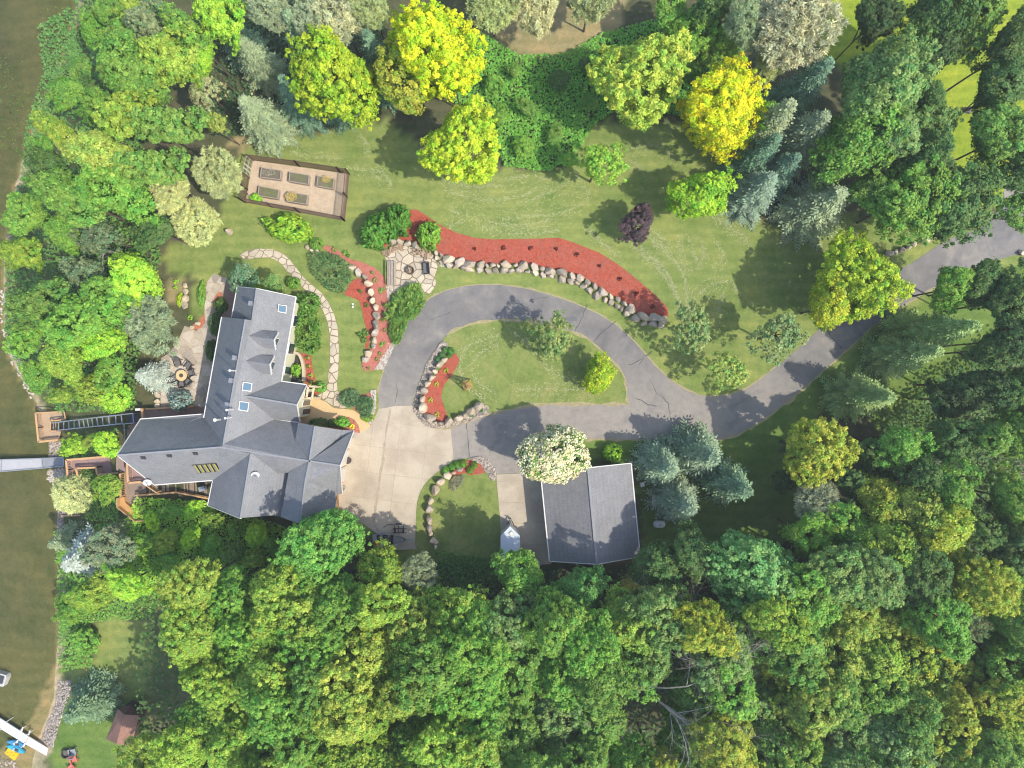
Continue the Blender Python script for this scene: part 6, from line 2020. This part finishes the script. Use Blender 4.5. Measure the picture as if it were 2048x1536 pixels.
# ------------------------------------------------------------------ fire pit patio: wood, benches, ring
fw = empty("firewood_pile", W(780, 500, 0), "loose heap of split firewood behind the stone fire pit", "firewood")
fr = random.Random(12)
def log(px, py, ang, L, r, z, parent):
    p = W(px, py, z)
    d = Vector((math.cos(ang), math.sin(ang), fr.uniform(-.15, .15))) * L / 2
    MB().tube([p - d, p + d], r, 5).build("log", FIREW, parent)
for i in range(46):
    t = fr.random()
    log(768 + 34 * t + fr.uniform(-3, 3), 506 - 14 * t + fr.uniform(-5, 6), math.radians(120 - 150 * t + fr.uniform(-35, 35)), fr.uniform(.4, .75), fr.uniform(.05, .1), fr.uniform(.1, .35), fw)
fw2 = empty("log_pile", W(835, 503, 0), "second heap of firewood and stones under the light green shrub", "firewood")
for i in range(26):
    t = fr.random()
    log(822 + 36 * t + fr.uniform(-3, 3), 497 + 14 * t + fr.uniform(-5, 6), fr.uniform(0, 3.1), fr.uniform(.35, .7), fr.uniform(.06, .12), fr.uniform(.1, .35), fw2)
fp = W(820, 541, 0)
pit = empty("fire_ring", fp, "round dark metal fire ring on the flagstone patio", "fire pit")
MB().ring(fp, .36, .43, .32, 24, .05).build("ring", mat("rusty_steel", (.12, .085, .06), (.08, .06, .045), 4, .7), pit)
MB().cyl(fp + Vector((0, 0, .06)), .36, .12, 20).build("ash", mat("ash", (.2, .18, .14), (.12, .11, .09), 6, .95), pit)
for i in range(5):
    a = fr.uniform(0, 3.1)
    d = Vector((math.cos(a), math.sin(a), .1)) * .26
    c = fp + Vector((fr.uniform(-.1, .1), fr.uniform(-.1, .1), .24))
    MB().tube([c - d, c + d], .05, 5).build("log", FIREW, pit)
bn = empty("log_bench", W(784, 546, 0), "long grey plank bench on the left of the fire ring", "bench")
for x in (779, 784, 789.5):
    MB().beam(W(x, 522, .45), W(x, 571, .45), .2, .07).build("seat_plank", WEATH, bn)
MB().beam(W(775.5, 522, .8), W(775.5, 571, .8), .06, .22).build("backrest", WEATH, bn)
for y in (527, 547, 567):
    for x in (779, 789):
        p = W(x, y)
        MB().box((p.x, p.y, .22), (.1, .1, .44), 0).build("leg", WEATH, bn)
def metal_chair(px, py, rz, label, group=None, w=.6, m=BLACK, name="patio_chair", seat=DGREY, wide=1.0, z=0.0):
    p = W(px, py, z)
    c = empty(name, p, label, "chair", group, rz)
    def part(nm, mb, mm):
        me = mb.mesh(nm)
        put(nm, me, mm, c, loc=Vector((0, 0, 0)))
    ww_ = w * wide
    part("seat", MB().box((0, 0, .42), (ww_, w * .95, .07)), seat)
    part("backrest", MB().beam((-ww_ / 2, -w * .5, .46), (ww_ / 2, -w * .5, .46), .05, .05).box((0, -w * .62, .78), (ww_, .05, .56), M=Matrix.Rotation(.25, 3, 'X')), seat)
    for sx in (-1, 1):
        part("armrest", MB().beam((sx * ww_ * .53, -w * .5, .66), (sx * ww_ * .53, w * .5, .62), .07, .04), m)
        for sy in (-1, 1):
            part("leg", MB().tube([(sx * ww_ * .53, sy * w * .5, 0), (sx * ww_ * .53, sy * w * .48, .64)], .028, 5), m)
    return c
metal_chair(853, 538, math.radians(95), "black double seat metal chair right of the fire ring", wide=2.0, w=.55, seat=mat("mesh_seat", (.16, .15, .145), (.12, .115, .11), 5, .7))
# ------------------------------------------------------------------ lakeside patio: fire table with six chairs
ftp = W(368, 751, 0)
ft = empty("fire_table", ftp, "round tan fire table with dark burner among the patio chairs", "table")
TT = mat("tan_table", (.66, .50, .26), (.6, .45, .23), 2, .6)
MB().cyl(ftp + Vector((0, 0, .5)), .55, .08, 28).build("table_top", TT, ft)
MB().cyl(ftp, .38, .5, 20).build("base", mat("table_base", (.25, .19, .12), None, 3, .7), ft)
MB().cyl(ftp + Vector((0, 0, .575)), .2, .03, 18).build("burner", mat("burner_brown", (.09, .07, .06), None, 3, .8), ft)
seatm = mat("grey_sling", (.17, .155, .14), (.13, .12, .11), 4, .8)
for x, y, l in [(361, 727, "patio chair set back above the round fire table"), (381, 732, "patio chair at the upper right of the fire table"), (387, 746, "patio chair at the right of the fire table"), (381, 764, "patio chair at the lower right of the fire table"),
                (369, 768, "patio chair directly below the fire table"), (351, 758, "patio chair at the lower left of the fire table")]:
    a = math.atan2(-(y - 751), x - 368)
    metal_chair(x, y, a + math.pi / 2, l, "chairs around the fire table", seat=seatm)
# ------------------------------------------------------------------ little windmill
wm_p = W(935, 770, 0)
wm_ = empty("garden_windmill", wm_p, "small wooden lattice windmill on the drive island lawn", "windmill")
OW = mat("orange_wood", (.52, .33, .10), (.45, .28, .085), 3, .7)
HW = 3.1
cs = [Vector((sx * .45, sy * .45, 0)) for sx, sy in ((-1, -1), (1, -1), (1, 1), (-1, 1))]
Rw = Matrix.Rotation(math.radians(20), 3, 'Z')
for c in cs:
    MB().beam(wm_p + Rw @ c, wm_p + Rw @ (c * .12) + Vector((0, 0, HW)), .09, .09).build("leg", OW, wm_)
for k, f in enumerate((.12, .42, .68)):
    for a, b in zip(cs, cs[1:] + cs[:1]):
        s_ = 1 - .88 * f
        MB().beam(wm_p + Rw @ (a * s_) + Vector((0, 0, HW * f)), wm_p + Rw @ (b * s_) + Vector((0, 0, HW * f)), .06, .06).build("cross_rail", OW, wm_)
        if k < 2:
            f2 = (.42, .68)[k]
            MB().beam(wm_p + Rw @ (a * s_) + Vector((0, 0, HW * f)), wm_p + Rw @ (b * (1 - .88 * f2)) + Vector((0, 0, HW * f2)), .05, .05).build("brace", OW, wm_)
hub = wm_p + Vector((0, 0, HW + .05))
ax = Rw @ Vector((0, -1, 0))
MB().beam(hub - ax * .3, hub + ax * .3, .08, .08).build("shaft", DARKW, wm_)
for k in range(10):
    a = 2 * math.pi * k / 10
    e = Rw @ Vector((math.cos(a), 0, math.sin(a)))
    t = e.cross(ax)
    h0 = hub + ax * .28
    MB().add([h0 + e * .08 - t * .03, h0 + e * .42 - t * .1, h0 + e * .42 + t * .1 + ax * .05, h0 + e * .08 + t * .03], [(0, 1, 2, 3)]).build("blade", METAL, wm_)
MB().add([hub - ax * .3 + Vector((0, 0, -.14)), hub - ax * .75 + Vector((0, 0, -.2)), hub - ax * .75 + Vector((0, 0, .2)), hub - ax * .3 + Vector((0, 0, .1))], [(0, 1, 2, 3)]).build("tail_vane", OW, wm_)

# ------------------------------------------------------------------ cargo trailer, boat, yard trailer
TW = mat("trailer_white", (.58, .63, .68), (.54, .59, .64), 1.5, .35)
tz = 2.35
ct = empty("cargo_trailer", W(1020, 1100, 0), "white V nosed cargo trailer parked beside the detached garage", "trailer")
def tp(x, y):
    p = W(x, y, tz)
    return (p.x, p.y)
body = [tp(1020, 1052), tp(1040, 1072), tp(1041, 1160), tp(1000.5, 1160), tp(1001, 1072)]
MB().prism(body, .45, tz - .05).build("body", mat("trailer_side", (.42, .44, .47), (.38, .4, .43), 2, .4), ct)
MB().prism(body, tz - .045, tz, .02).build("roof", TW, ct)
p = W(1023, 1067, tz + .05)
hv = MB().box(p, (.4, .4, .1), math.radians(40)).build("roof_vent", mat("vent_frame", (.5, .46, .3), None, 3, .6), ct)
MB().box(p + Vector((0, 0, .055)), (.3, .3, .03), math.radians(40)).build("vent_lid", WHITE, hv)
for sx in (1001, 1040):
    for yy in (1112, 1128):
        q = W(sx, yy, .32)
        MB().tube([q - Vector((.09, 0, 0)), q + Vector((.09, 0, 0))], .32, 16).build("wheel", BLACK, ct)
MB().beam(W(1009, 1062, .5), W(1021, 1036, .5), .08, .1).build("tongue", BLACK, ct)
MB().beam(W(1033, 1062, .5), W(1021, 1036, .5), .08, .1).build("tongue", BLACK, ct)
q = W(1021, 1036, 0)
MB().tube([q, q + Vector((0, 0, .95))], .045, 8).build("jack", METAL, ct)
MB().beam(q + Vector((-.15, 0, .92)), q + Vector((.12, 0, .92)), .03, .03).build("crank", METAL, ct)

bt = empty("fishing_boat", W(778, 1080, 0), "grey aluminium fishing boat with red seat on its trailer", "boat")
HULL = mat("hull_aluminium", (.40, .41, .42), (.34, .35, .36), 2, .45, metal=.3)
DKF = mat("boat_floor", (.10, .095, .095), (.07, .068, .07), 3, .8)
zt, zb = 1.25, .62
def ring_pts(s, z, sh=1.0):
    out = []
    for t, wdt in ((0, .92), (.35, 1), (.6, .93), (.8, .68), (.93, .33), (1, .03)):
        out.append((s, t, wdt * sh, z))
    return out
x0b, x1b, yc = 745, 812, 1080
def bp(t, side, w, z):
    p = W(x0b + (x1b - x0b) * t, yc - side * w * 12.5, z)
    return p
prof = [(0, .92), (.35, 1), (.6, .93), (.8, .68), (.93, .33), (1, .04)]
mbx = MB()
for lay, (z, sh) in enumerate(((zt, 1), (zt - .02, .86), (zb + .12, .78), (zb, .5), (zb - .1, .1))):
    for t, w in prof:
        mbx.v.append(tuple(bp(t, 1, w * sh, z + (.12 * t * t if lay < 2 else .2 * t * t))))
    for t, w in prof[::-1]:
        mbx.v.append(tuple(bp(t, -1, w * sh, z + (.12 * t * t if lay < 2 else .2 * t * t))))
n12 = 12
def quads(a, b, flip=False):
    for i in range(n12):
        q = (a * n12 + i, a * n12 + (i + 1) % n12, b * n12 + (i + 1) % n12, b * n12 + i)
        mbx.f.append(q[::-1] if flip else q)
quads(0, 1)
# outer skin
for lay2, (z, sh) in enumerate(((zb + .05, .97), (zb - .18, .45))):
    for t, w in prof:
        mbx.v.append(tuple(bp(t, 1, w * sh, z + .2 * t * t)))
    for t, w in prof[::-1]:
        mbx.v.append(tuple(bp(t, -1, w * sh, z + .2 * t * t)))
quads(0, 5, True)
quads(5, 6, True)
quads(1, 2)
mbx.f.append(tuple(6 * n12 + i for i in range(n12)))
hull = mbx.build("hull", HULL, bt)
MB().slab([bp(t, s_ * 1, w * .8, zb + .25) for t, w, s_ in [(0.02, .92, 1), (.35, 1, 1), (.62, .93, 1), (.62, .93, -1), (.35, 1, -1), (.02, .92, -1)]], .04).build("floor", DKF, bt)
MB().slab([bp(t, s_, w * .84, zt - .06) for t, w, s_ in [(.62, .92, 1), (.8, .66, 1), (.95, .25, 1), (.95, .25, -1), (.8, .66, -1), (.62, .92, -1)]], .04).build("bow_deck", mat("bow_grey", (.24, .23, .22), (.2, .19, .18), 3, .7), bt)
MB().slab([bp(t, s_, w * .84, zt - .05) for t, w, s_ in [(.0, .92, 1), (.12, .95, 1), (.12, .95, -1), (.0, .92, -1)]], .05).build("stern_bench", HULL, bt)
MB().slab([bp(t, s_, w * .84, zt - .08) for t, w, s_ in [(.22, .96, 1), (.3, .98, 1), (.3, .98, -1), (.22, .96, -1)]], .05).build("cross_bench", HULL, bt)
sp = bp(.13, -.45, 1, zt)
MB().box(sp + Vector((0, 0, .1)), (.4, .38, .1), 0).box(sp + Vector((-.2, 0, .3)), (.08, .38, .4), 0).build("red_seat", mat("red_vinyl", (.42, .04, .04), (.35, .03, .03), 3, .5), bt)
sp = bp(.45, .4, 1, zt)
MB().box(sp + Vector((0, 0, .1)), (.4, .38, .1), 0).box(sp + Vector((-.2, 0, .3)), (.08, .38, .4), 0).build("dark_seat", DKF, bt)
mp_ = bp(-.06, -.15, 1, zt)
MB().box(mp_ + Vector((0, 0, .1)), (.34, .3, .5), 0).box(mp_ + Vector((-.05, 0, -.5)), (.14, .1, .8), 0).build("outboard_motor", BLACK, bt)
sp = bp(.5, -.3, 1, zt)
MB().box(sp + Vector((0, 0, .1)), (.3, .5, .5), 0).build("console", DGREY, bt)
trl = empty("boat_trailer", W(780, 1080, 0), "galvanised trailer under the fishing boat", "trailer")
for s_ in (-1, 1):
    MB().beam(bp(0, s_ * .5, 1, .4), bp(.95, s_ * .1, 1, .45), .08, .1).build("frame_rail", METAL, trl)
    q = bp(.3, s_ * 1.02, 1, .28)
    MB().tube([q - Vector((0, .08, 0)), q + Vector((0, .08, 0))], .28, 14).build("wheel", BLACK, trl)
    MB().beam(bp(.2, s_ * 1.05, 1, .62), bp(.4, s_ * 1.05, 1, .62), .2, .04).build("mudguard", METAL, trl)
MB().beam(bp(.9, 0, 1, .45), bp(1.25, 0, 1, .45), .08, .1).build("tongue", METAL, trl)
q = bp(1.12, 0, 1, .45)
MB().beam(q, q + Vector((0, 0, .7)), .07, .07).box(q + Vector((-.08, 0, .7)), (.2, .14, .14)).build("winch_post", METAL, trl)
yt = empty("yard_cart_frame", W(800, 1058, 0), "dark metal frame cart standing beside the fishing boat", "cart")
for y in (1057.5, 1065.5):
    MB().beam(W(786, y, .45), W(813, y, .45), .07, .07).build("frame_bar", BLACK, yt)
for x in (789.5, 797.5, 807):
    MB().beam(W(x, 1049, .45), W(x, 1067, .45), .06, .06).build("cross_bar", BLACK, yt)
MB().slab([W(791, 1047, .6), W(800, 1046, .6), (W(804, 1050, .6)), W(791, 1050.5, .6)], .2).build("tool_tray", DGREY, yt)
MB().tube([W(788, 1049.5, .6), W(776, 1049.5, .7), W(770, 1053, .8), W(767, 1056, .85)], .035, 6).build("handle", BLACK, yt)
for x in (790, 807):
    q = W(x, 1061, .22)
    MB().tube([q - Vector((.05, 0, 0)), q + Vector((.05, 0, 0))], .22, 12).build("wheel", BLACK, yt)

# ------------------------------------------------------------------ behind the detached garage
bx1 = empty("utility_box", W(1307, 1000, 0), "white upright utility box behind the detached garage", "utility box")
q = W(1307, 1000, 0)
MB().box(q + Vector((0, 0, .45)), (.5, .95, .9), .05).build("cabinet", WHITE, bx1)
MB().box(q + Vector((0, 0, .92)), (.56, 1.0, .05), .05).build("lid", mat("beige_lid", (.62, .56, .46), None, 2, .6), bx1)
pt = W(1316, 1046, 0)
tank = empty("propane_tank", pt, "white rounded propane tank among weeds behind the garage", "tank")
tb = [pt + Vector((x, 0, .55)) for x in (-.6, -.5, -.3, .3, .5, .6)]
MB().tube(tb, [.1, .28, .36, .36, .28, .1], 16).build("tank_body", WHITE, tank, smooth=True)
for s_ in (-.3, .3):
    MB().box(pt + Vector((s_, 0, .12)), (.1, .5, .25), 0).build("foot", DGREY, tank)
MB().cyl(pt + Vector((0, 0, .88)), .1, .14, 10).build("valve_dome", METAL, tank)
wc = empty("plastic_chair", W(1283, 968, 0), "white plastic chair close behind the detached garage", "chair")
q = W(1283, 968, 0)
MB().box(q + Vector((0, 0, .4)), (.42, .42, .05), .2).build("seat", WHITE, wc)
MB().box(q + Vector((-.2, 0, .62)), (.05, .42, .45), .2).build("backrest", WHITE, wc)
for a in (-1, 1):
    for b in (-1, 1):
        MB().box(q + Vector((a * .17, b * .17, .2)), (.05, .05, .4), 0).build("leg", WHITE, wc)
orn = empty("lawn_ornament", G(1933, 222), "small dark stone ornament on the bright upper right lawn", "ornament")
q = G(1933, 222)
MB().box(q + Vector((0, 0, .15)), (.7, .45, .3), -.3).build("plinth", mat("slate", (.16, .17, .17), None, 3, .8), orn)
MB().tube([q + Vector((0, 0, .3)), q + Vector((0, 0, .6)), q + Vector((0, 0, .85))], [.18, .22, .08], 8).build("figure", MATS["slate"], orn)
sg = empty("stone_statue", W(460, 464, 0), "little pale stone figure on the lawn below the fenced garden", "statue")
q = W(460, 464, 0)
MB().tube([q, q + Vector((0, 0, .35)), q + Vector((0, 0, .6)), q + Vector((0, 0, .9))], [.25, .2, .24, .1], 9).build("figure", BPAL, sg)
MB().cyl(q, .32, .12, 10).build("base", BOULDER, sg)
lb = empty("lawn_marker", W(706, 611, 0), "two small pale block markers on the front lawn", "marker")
for yy in (608.5, 614):
    p = W(706, yy, 0)
    MB().box(p + Vector((0, 0, .1)), (.16, .2, .2), .1).build("block", WHITE, lb)

# ------------------------------------------------------------------ neighbour's shore, bottom left
ND = mat("white_dock", (.74, .74, .74), (.68, .68, .68), 2, .5)
nz = LAKE + .55
nd = empty("white_dock", W(50, 1480, nz), "white plank dock at the bottom left beach", "dock")
e0 = [(-40, 1411, -40, 1432), (2, 1438, 0, 1457), (57, 1473, 50, 1488), (102, 1500, 97, 1514)]
for i, (a, b) in enumerate(zip(e0[:-1], e0[1:])):
    MB().slab([W(a[0] + .5, a[1] + .3, nz), W(b[0] - .5, b[1] - .3, nz), W(b[2] - .5, b[3] - .3, nz), W(a[2] + .5, a[3] + .3, nz)], .1).build("dock_panel", ND if i < 2 else mat("cream_dock", (.7, .65, .55), None, 2, .6), nd)
for x, y in ((18, 1440), (45, 1457), (60, 1465), (34, 1482), (49, 1490), (2, 1458)):
    p = W(x, y, nz)
    MB().tube([Vector((p.x, p.y, LAKE - 1)), Vector((p.x, p.y, nz + .5))], .05, 8).build("dock_post", WHITE, nd)
for a, b in (((46, 1454), (43, 1463)), ((60, 1461), (57, 1470)), ((36, 1480), (33, 1486)), ((50, 1486), (47, 1494))):
    MB().beam(W(*a, nz + .12), W(*b, nz + .12), .12, .08).build("cross_arm", WHITE, nd)
def kayak(px, py, ang, label, col):
    p = W(px, py, LAKE + .05)
    k = empty("kayak", p, label, "kayak", "kayaks by the white dock", ang)
    mb = MB()
    L, w = 1.05, .33
    prof = [(-1, .05), (-.75, .6), (-.35, .95), (0, 1), (.35, .95), (.75, .6), (1, .05)]
    for z, sh in ((.28, .72), (.16, 1), (0, .6)):
        for t, q in prof:
            mb.v.append((t * L, q * w * sh, z + .06 * t * t))
        for t, q in prof[::-1]:
            mb.v.append((t * L, -q * w * sh, z + .06 * t * t))
    for a, b in ((0, 1), (1, 2)):
        for i in range(14):
            mb.f.append((a * 14 + i, b * 14 + i, b * 14 + (i + 1) % 14, a * 14 + (i + 1) % 14))
    mb.f.append(tuple(range(13, -1, -1)))
    mb.f.append(tuple(28 + i for i in range(14)))
    put("hull", mb.mesh("hull"), col, k, loc=Vector((0, 0, 0)))
    put("cockpit", MB().box((.05, 0, .285), (.62, .3, .05)).mesh("cockpit"), DGREY, k, loc=Vector((0, 0, 0)))
    put("seat", MB().box((-.15, 0, .34), (.12, .28, .14)).mesh("seat"), mat("pale_seat", (.5, .6, .62), None, 3, .6), k, loc=Vector((0, 0, 0)))
kayak(36, 1485, math.radians(-14), "blue kayak nearer the white dock", mat("blue_kayak", (.06, .26, .46), (.05, .22, .4), 2, .35))
kayak(35, 1496, math.radians(-22), "bright cyan kayak beside the yellow float", mat("cyan_kayak", (.05, .38, .55), (.04, .33, .5), 2, .35))
fl = empty("yellow_float", W(22, 1507, LAKE), "yellow rectangular float mat at the beach", "float")
YF = mat("yellow_foam", (.75, .48, .015), (.68, .43, .012), 2, .5)
fl_p = [(p.x, p.y) for p in P2([(17, 1493), (37, 1507), (28, 1522), (8, 1506)], LAKE + .2)]
MB().prism(fl_p, LAKE - .05, LAKE + .2, .05).build("mat", YF, fl)
for k in range(5):
    p = W(15 + k * 4, 1505 + (k % 2) * 6, LAKE + .22)
    MB().box(p, (.16, .12, .03), .5).build("grommet", mat("orange_grommet", (.55, .28, .02), None, 3, .6), fl)
frp = G(135, 1505)
fr2 = empty("beach_fire_ring", frp, "dark steel fire ring on the neighbour's lawn", "fire pit")
MB().ring(frp, .40, .46, .4, 20).build("ring", DGREY, fr2)
MB().cyl(frp, .4, .1, 18).build("ash", MATS["ash"], fr2)
def adirondack(px, py, rz, label, m, name="adirondack_chair"):
    p = G(px, py)
    c = empty(name, p, label, "chair", "chairs on the neighbour's lawn", rz)
    for nm, mb in (("seat", MB().box((0, 0, .33), (.55, .55, .06), M=Matrix.Rotation(.15, 3, 'X'))), ("backrest", MB().box((0, -.36, .62), (.55, .06, .75), M=Matrix.Rotation(.4, 3, 'X')))):
        put(nm, mb.mesh(nm), m, c, loc=Vector((0, 0, 0)))
    for sx in (-1, 1):
        put("armrest", MB().box((sx * .34, .02, .55), (.13, .7, .035)).mesh("armrest"), m, c, loc=Vector((0, 0, 0)))
        for sy in (-.25, .28):
            put("leg", MB().box((sx * .3, sy, .27), (.06, .06, .54)).mesh("leg"), m, c, loc=Vector((0, 0, 0)))
CORAL = mat("coral_plastic", (.62, .17, .13), (.56, .15, .11), 2, .5)
adirondack(152, 1514, math.radians(200), "coral red adirondack chair, upper of two on the neighbour's lawn", CORAL)
adirondack(147, 1531, math.radians(40), "coral red adirondack chair, lower of two on the neighbour's lawn", CORAL)
adirondack(150, 1500, math.radians(10), "grey chair beside the dark steel fire ring", mat("grey_plastic", (.3, .33, .34), None, 2, .5))
sz = -4.6
shd = empty("lakeside_shed", G(245, 1455), "small brown roofed shed at the edge of the bottom left wood", "shed")
BR = shingle_mat("brown_shingle", (.24, .125, .09), (.29, .16, .12), .2)
gb = G(245, 1455).z
ez, rz_ = gb + 2.3, gb + 3.5
MB().slab([W(236, 1418, ez), W(248, 1429, rz_), W(233, 1488, rz_), W(212, 1478, ez)], .1).build("roof_slope", BR, shd)
MB().slab([W(248, 1429, rz_), W(278, 1431, ez), W(262, 1492, ez), W(233, 1488, rz_)], .1).build("roof_slope", BR, shd)
MB().slab([W(236, 1418, ez), W(262, 1410, ez), W(278, 1431, ez), W(248, 1429, rz_ - .02)], .1).build("roof_slope", mat("dark_brown_roof", (.13, .065, .045), (.1, .05, .035), 3, .85), shd)
MB().prism([(p.x, p.y) for p in (W(240, 1420, ez), W(272, 1432, ez), W(258, 1488, ez), W(216, 1477, ez))], gb - .5, ez - .08).build("wall", DARKW, shd)
pb = empty("moored_boat", W(2, 1358, LAKE), "corner of a pale moored boat at the left edge", "boat")
MB().prism([(p.x, p.y) for p in P2([(-60, 1330), (12, 1350), (14, 1356), (6, 1374), (-60, 1366)], LAKE + .6)], LAKE - .1, LAKE + .6, .05).build("hull", mat("boat_grey", (.5, .5, .48), None, 2, .4), pb)
MB().slab([W(-58, 1335, LAKE + .66), W(8, 1353, LAKE + .66), W(4, 1368, LAKE + .66), W(-58, 1360, LAKE + .66)], .05).build("deck_mat", DGREY, pb)
MB().beam(W(-58, 1331, LAKE + .9), W(12, 1351, LAKE + .9), .05, .05).beam(W(12, 1351, LAKE + .9), W(6, 1373, LAKE + .9), .05, .05).build("guard_rail", WHITE, pb)
# rip-rap and shore stones
def riprap(pts, n, r0, r1, label, seed, m=None):
    rng = random.Random(seed)
    mb = MB()
    for x, y in scatter_in([(a, b) for a, b in pts], n, rng):
        g = G(x, y)
        co, fc = ROCKV[rng.randrange(4)]
        r = rng.uniform(r0, r1)
        a = rng.uniform(0, 6.28)
        R = np.array([[math.cos(a), -math.sin(a), 0], [math.sin(a), math.cos(a), 0], [0, 0, 1]])
        mb.add(((co * np.array([r * 1.25, r, r])) @ R.T + np.array([g.x, g.y, g.z + r * .25])).tolist(), fc.tolist())
    o = mb.build("shore_stones", m or COBBLE, kind="stuff")
    return tag(o, label, "shore stones")
riprap([(117, 1362), (142, 1360), (140, 1385), (128, 1420), (118, 1450), (105, 1495), (84, 1480), (98, 1440), (112, 1410), (115, 1385)], 650, .08, .2, "grey stones lining the bottom left beach", 1)
riprap([(-5, 1512), (30, 1524), (40, 1545), (-5, 1545)], 160, .1, .22, "stones at the bottom left corner", 2)
riprap([(98, 885), (120, 882), (130, 910), (125, 918), (100, 912)], 120, .1, .28, "shaded shore stones between tram landing and dock", 3)
riprap([(98, 940), (128, 938), (128, 975), (108, 972), (96, 955)], 150, .1, .3, "sunlit shore stones below the dock", 4, MATS["pale_gravel"])
riprap([(112, 1000), (126, 1010), (130, 1075), (118, 1080)], 120, .1, .25, "shore stones beside the shore platform", 5)
riprap([(0, 580), (14, 590), (40, 720), (75, 790), (62, 800), (20, 720), (2, 650)], 160, .08, .22, "stones along the sandy waterline above the tram", 6, MATS["pale_gravel"])
# lily pads and weed on the lake
lr = np.random.default_rng(8)
Pl = []
for cx, cy_, rx, ry, n in ((35, 205, 28, 45, 90), (15, 275, 20, 30, 40), (105, 50, 25, 40, 25), (15, 140, 18, 40, 30), (60, 240, 14, 30, 40)):
    for _ in range(n):
        p = W(cx + lr.normal() * rx * .5, cy_ + lr.normal() * ry * .5, LAKE)
        if p.x < np.interp(p.y, SHY, SHX):
            Pl.append((p.x, p.y, LAKE + .012))
Pl = np.array(Pl)
Nn = np.tile(np.array([[0, 0, 1.]]), (len(Pl), 1))
o = put("lily_pads", npmesh("lily_pads", cards(Pl, Nn, lr.uniform(.14, .26, len(Pl)), lr.uniform(.14, .24, len(Pl)), lr, shape='r'), np.stack([lr.uniform(.7, 1.2, len(Pl)), lr.random(len(Pl)), lr.random(len(Pl))], 1), LEAF), kind="stuff")
o.color = (.2, .24, .05, 1)
tag(o, "scattered lily pads on the shallow lake at upper left", "lily pads")

# ------------------------------------------------------------------ thin summer haze
hz, hnt, hb = nodes("haze")
hnt.nodes.remove(hb)
pv = N(hnt, "VolumePrincipled")
pv.inputs["Color"].default_value = (0.9, 0.94, 1.0, 1)
pv.inputs["Density"].default_value = 0.00048
pv.inputs["Anisotropy"].default_value = 0.2
hnt.links.new(pv.outputs[0], hnt.nodes["Material Output"].inputs["Volume"])
ho = MB().box((-3, 0, 31), (180, 132, 80)).build("haze", hz, kind="stuff")
tag(ho, "thin pale haze in the air over the whole site", "haze")
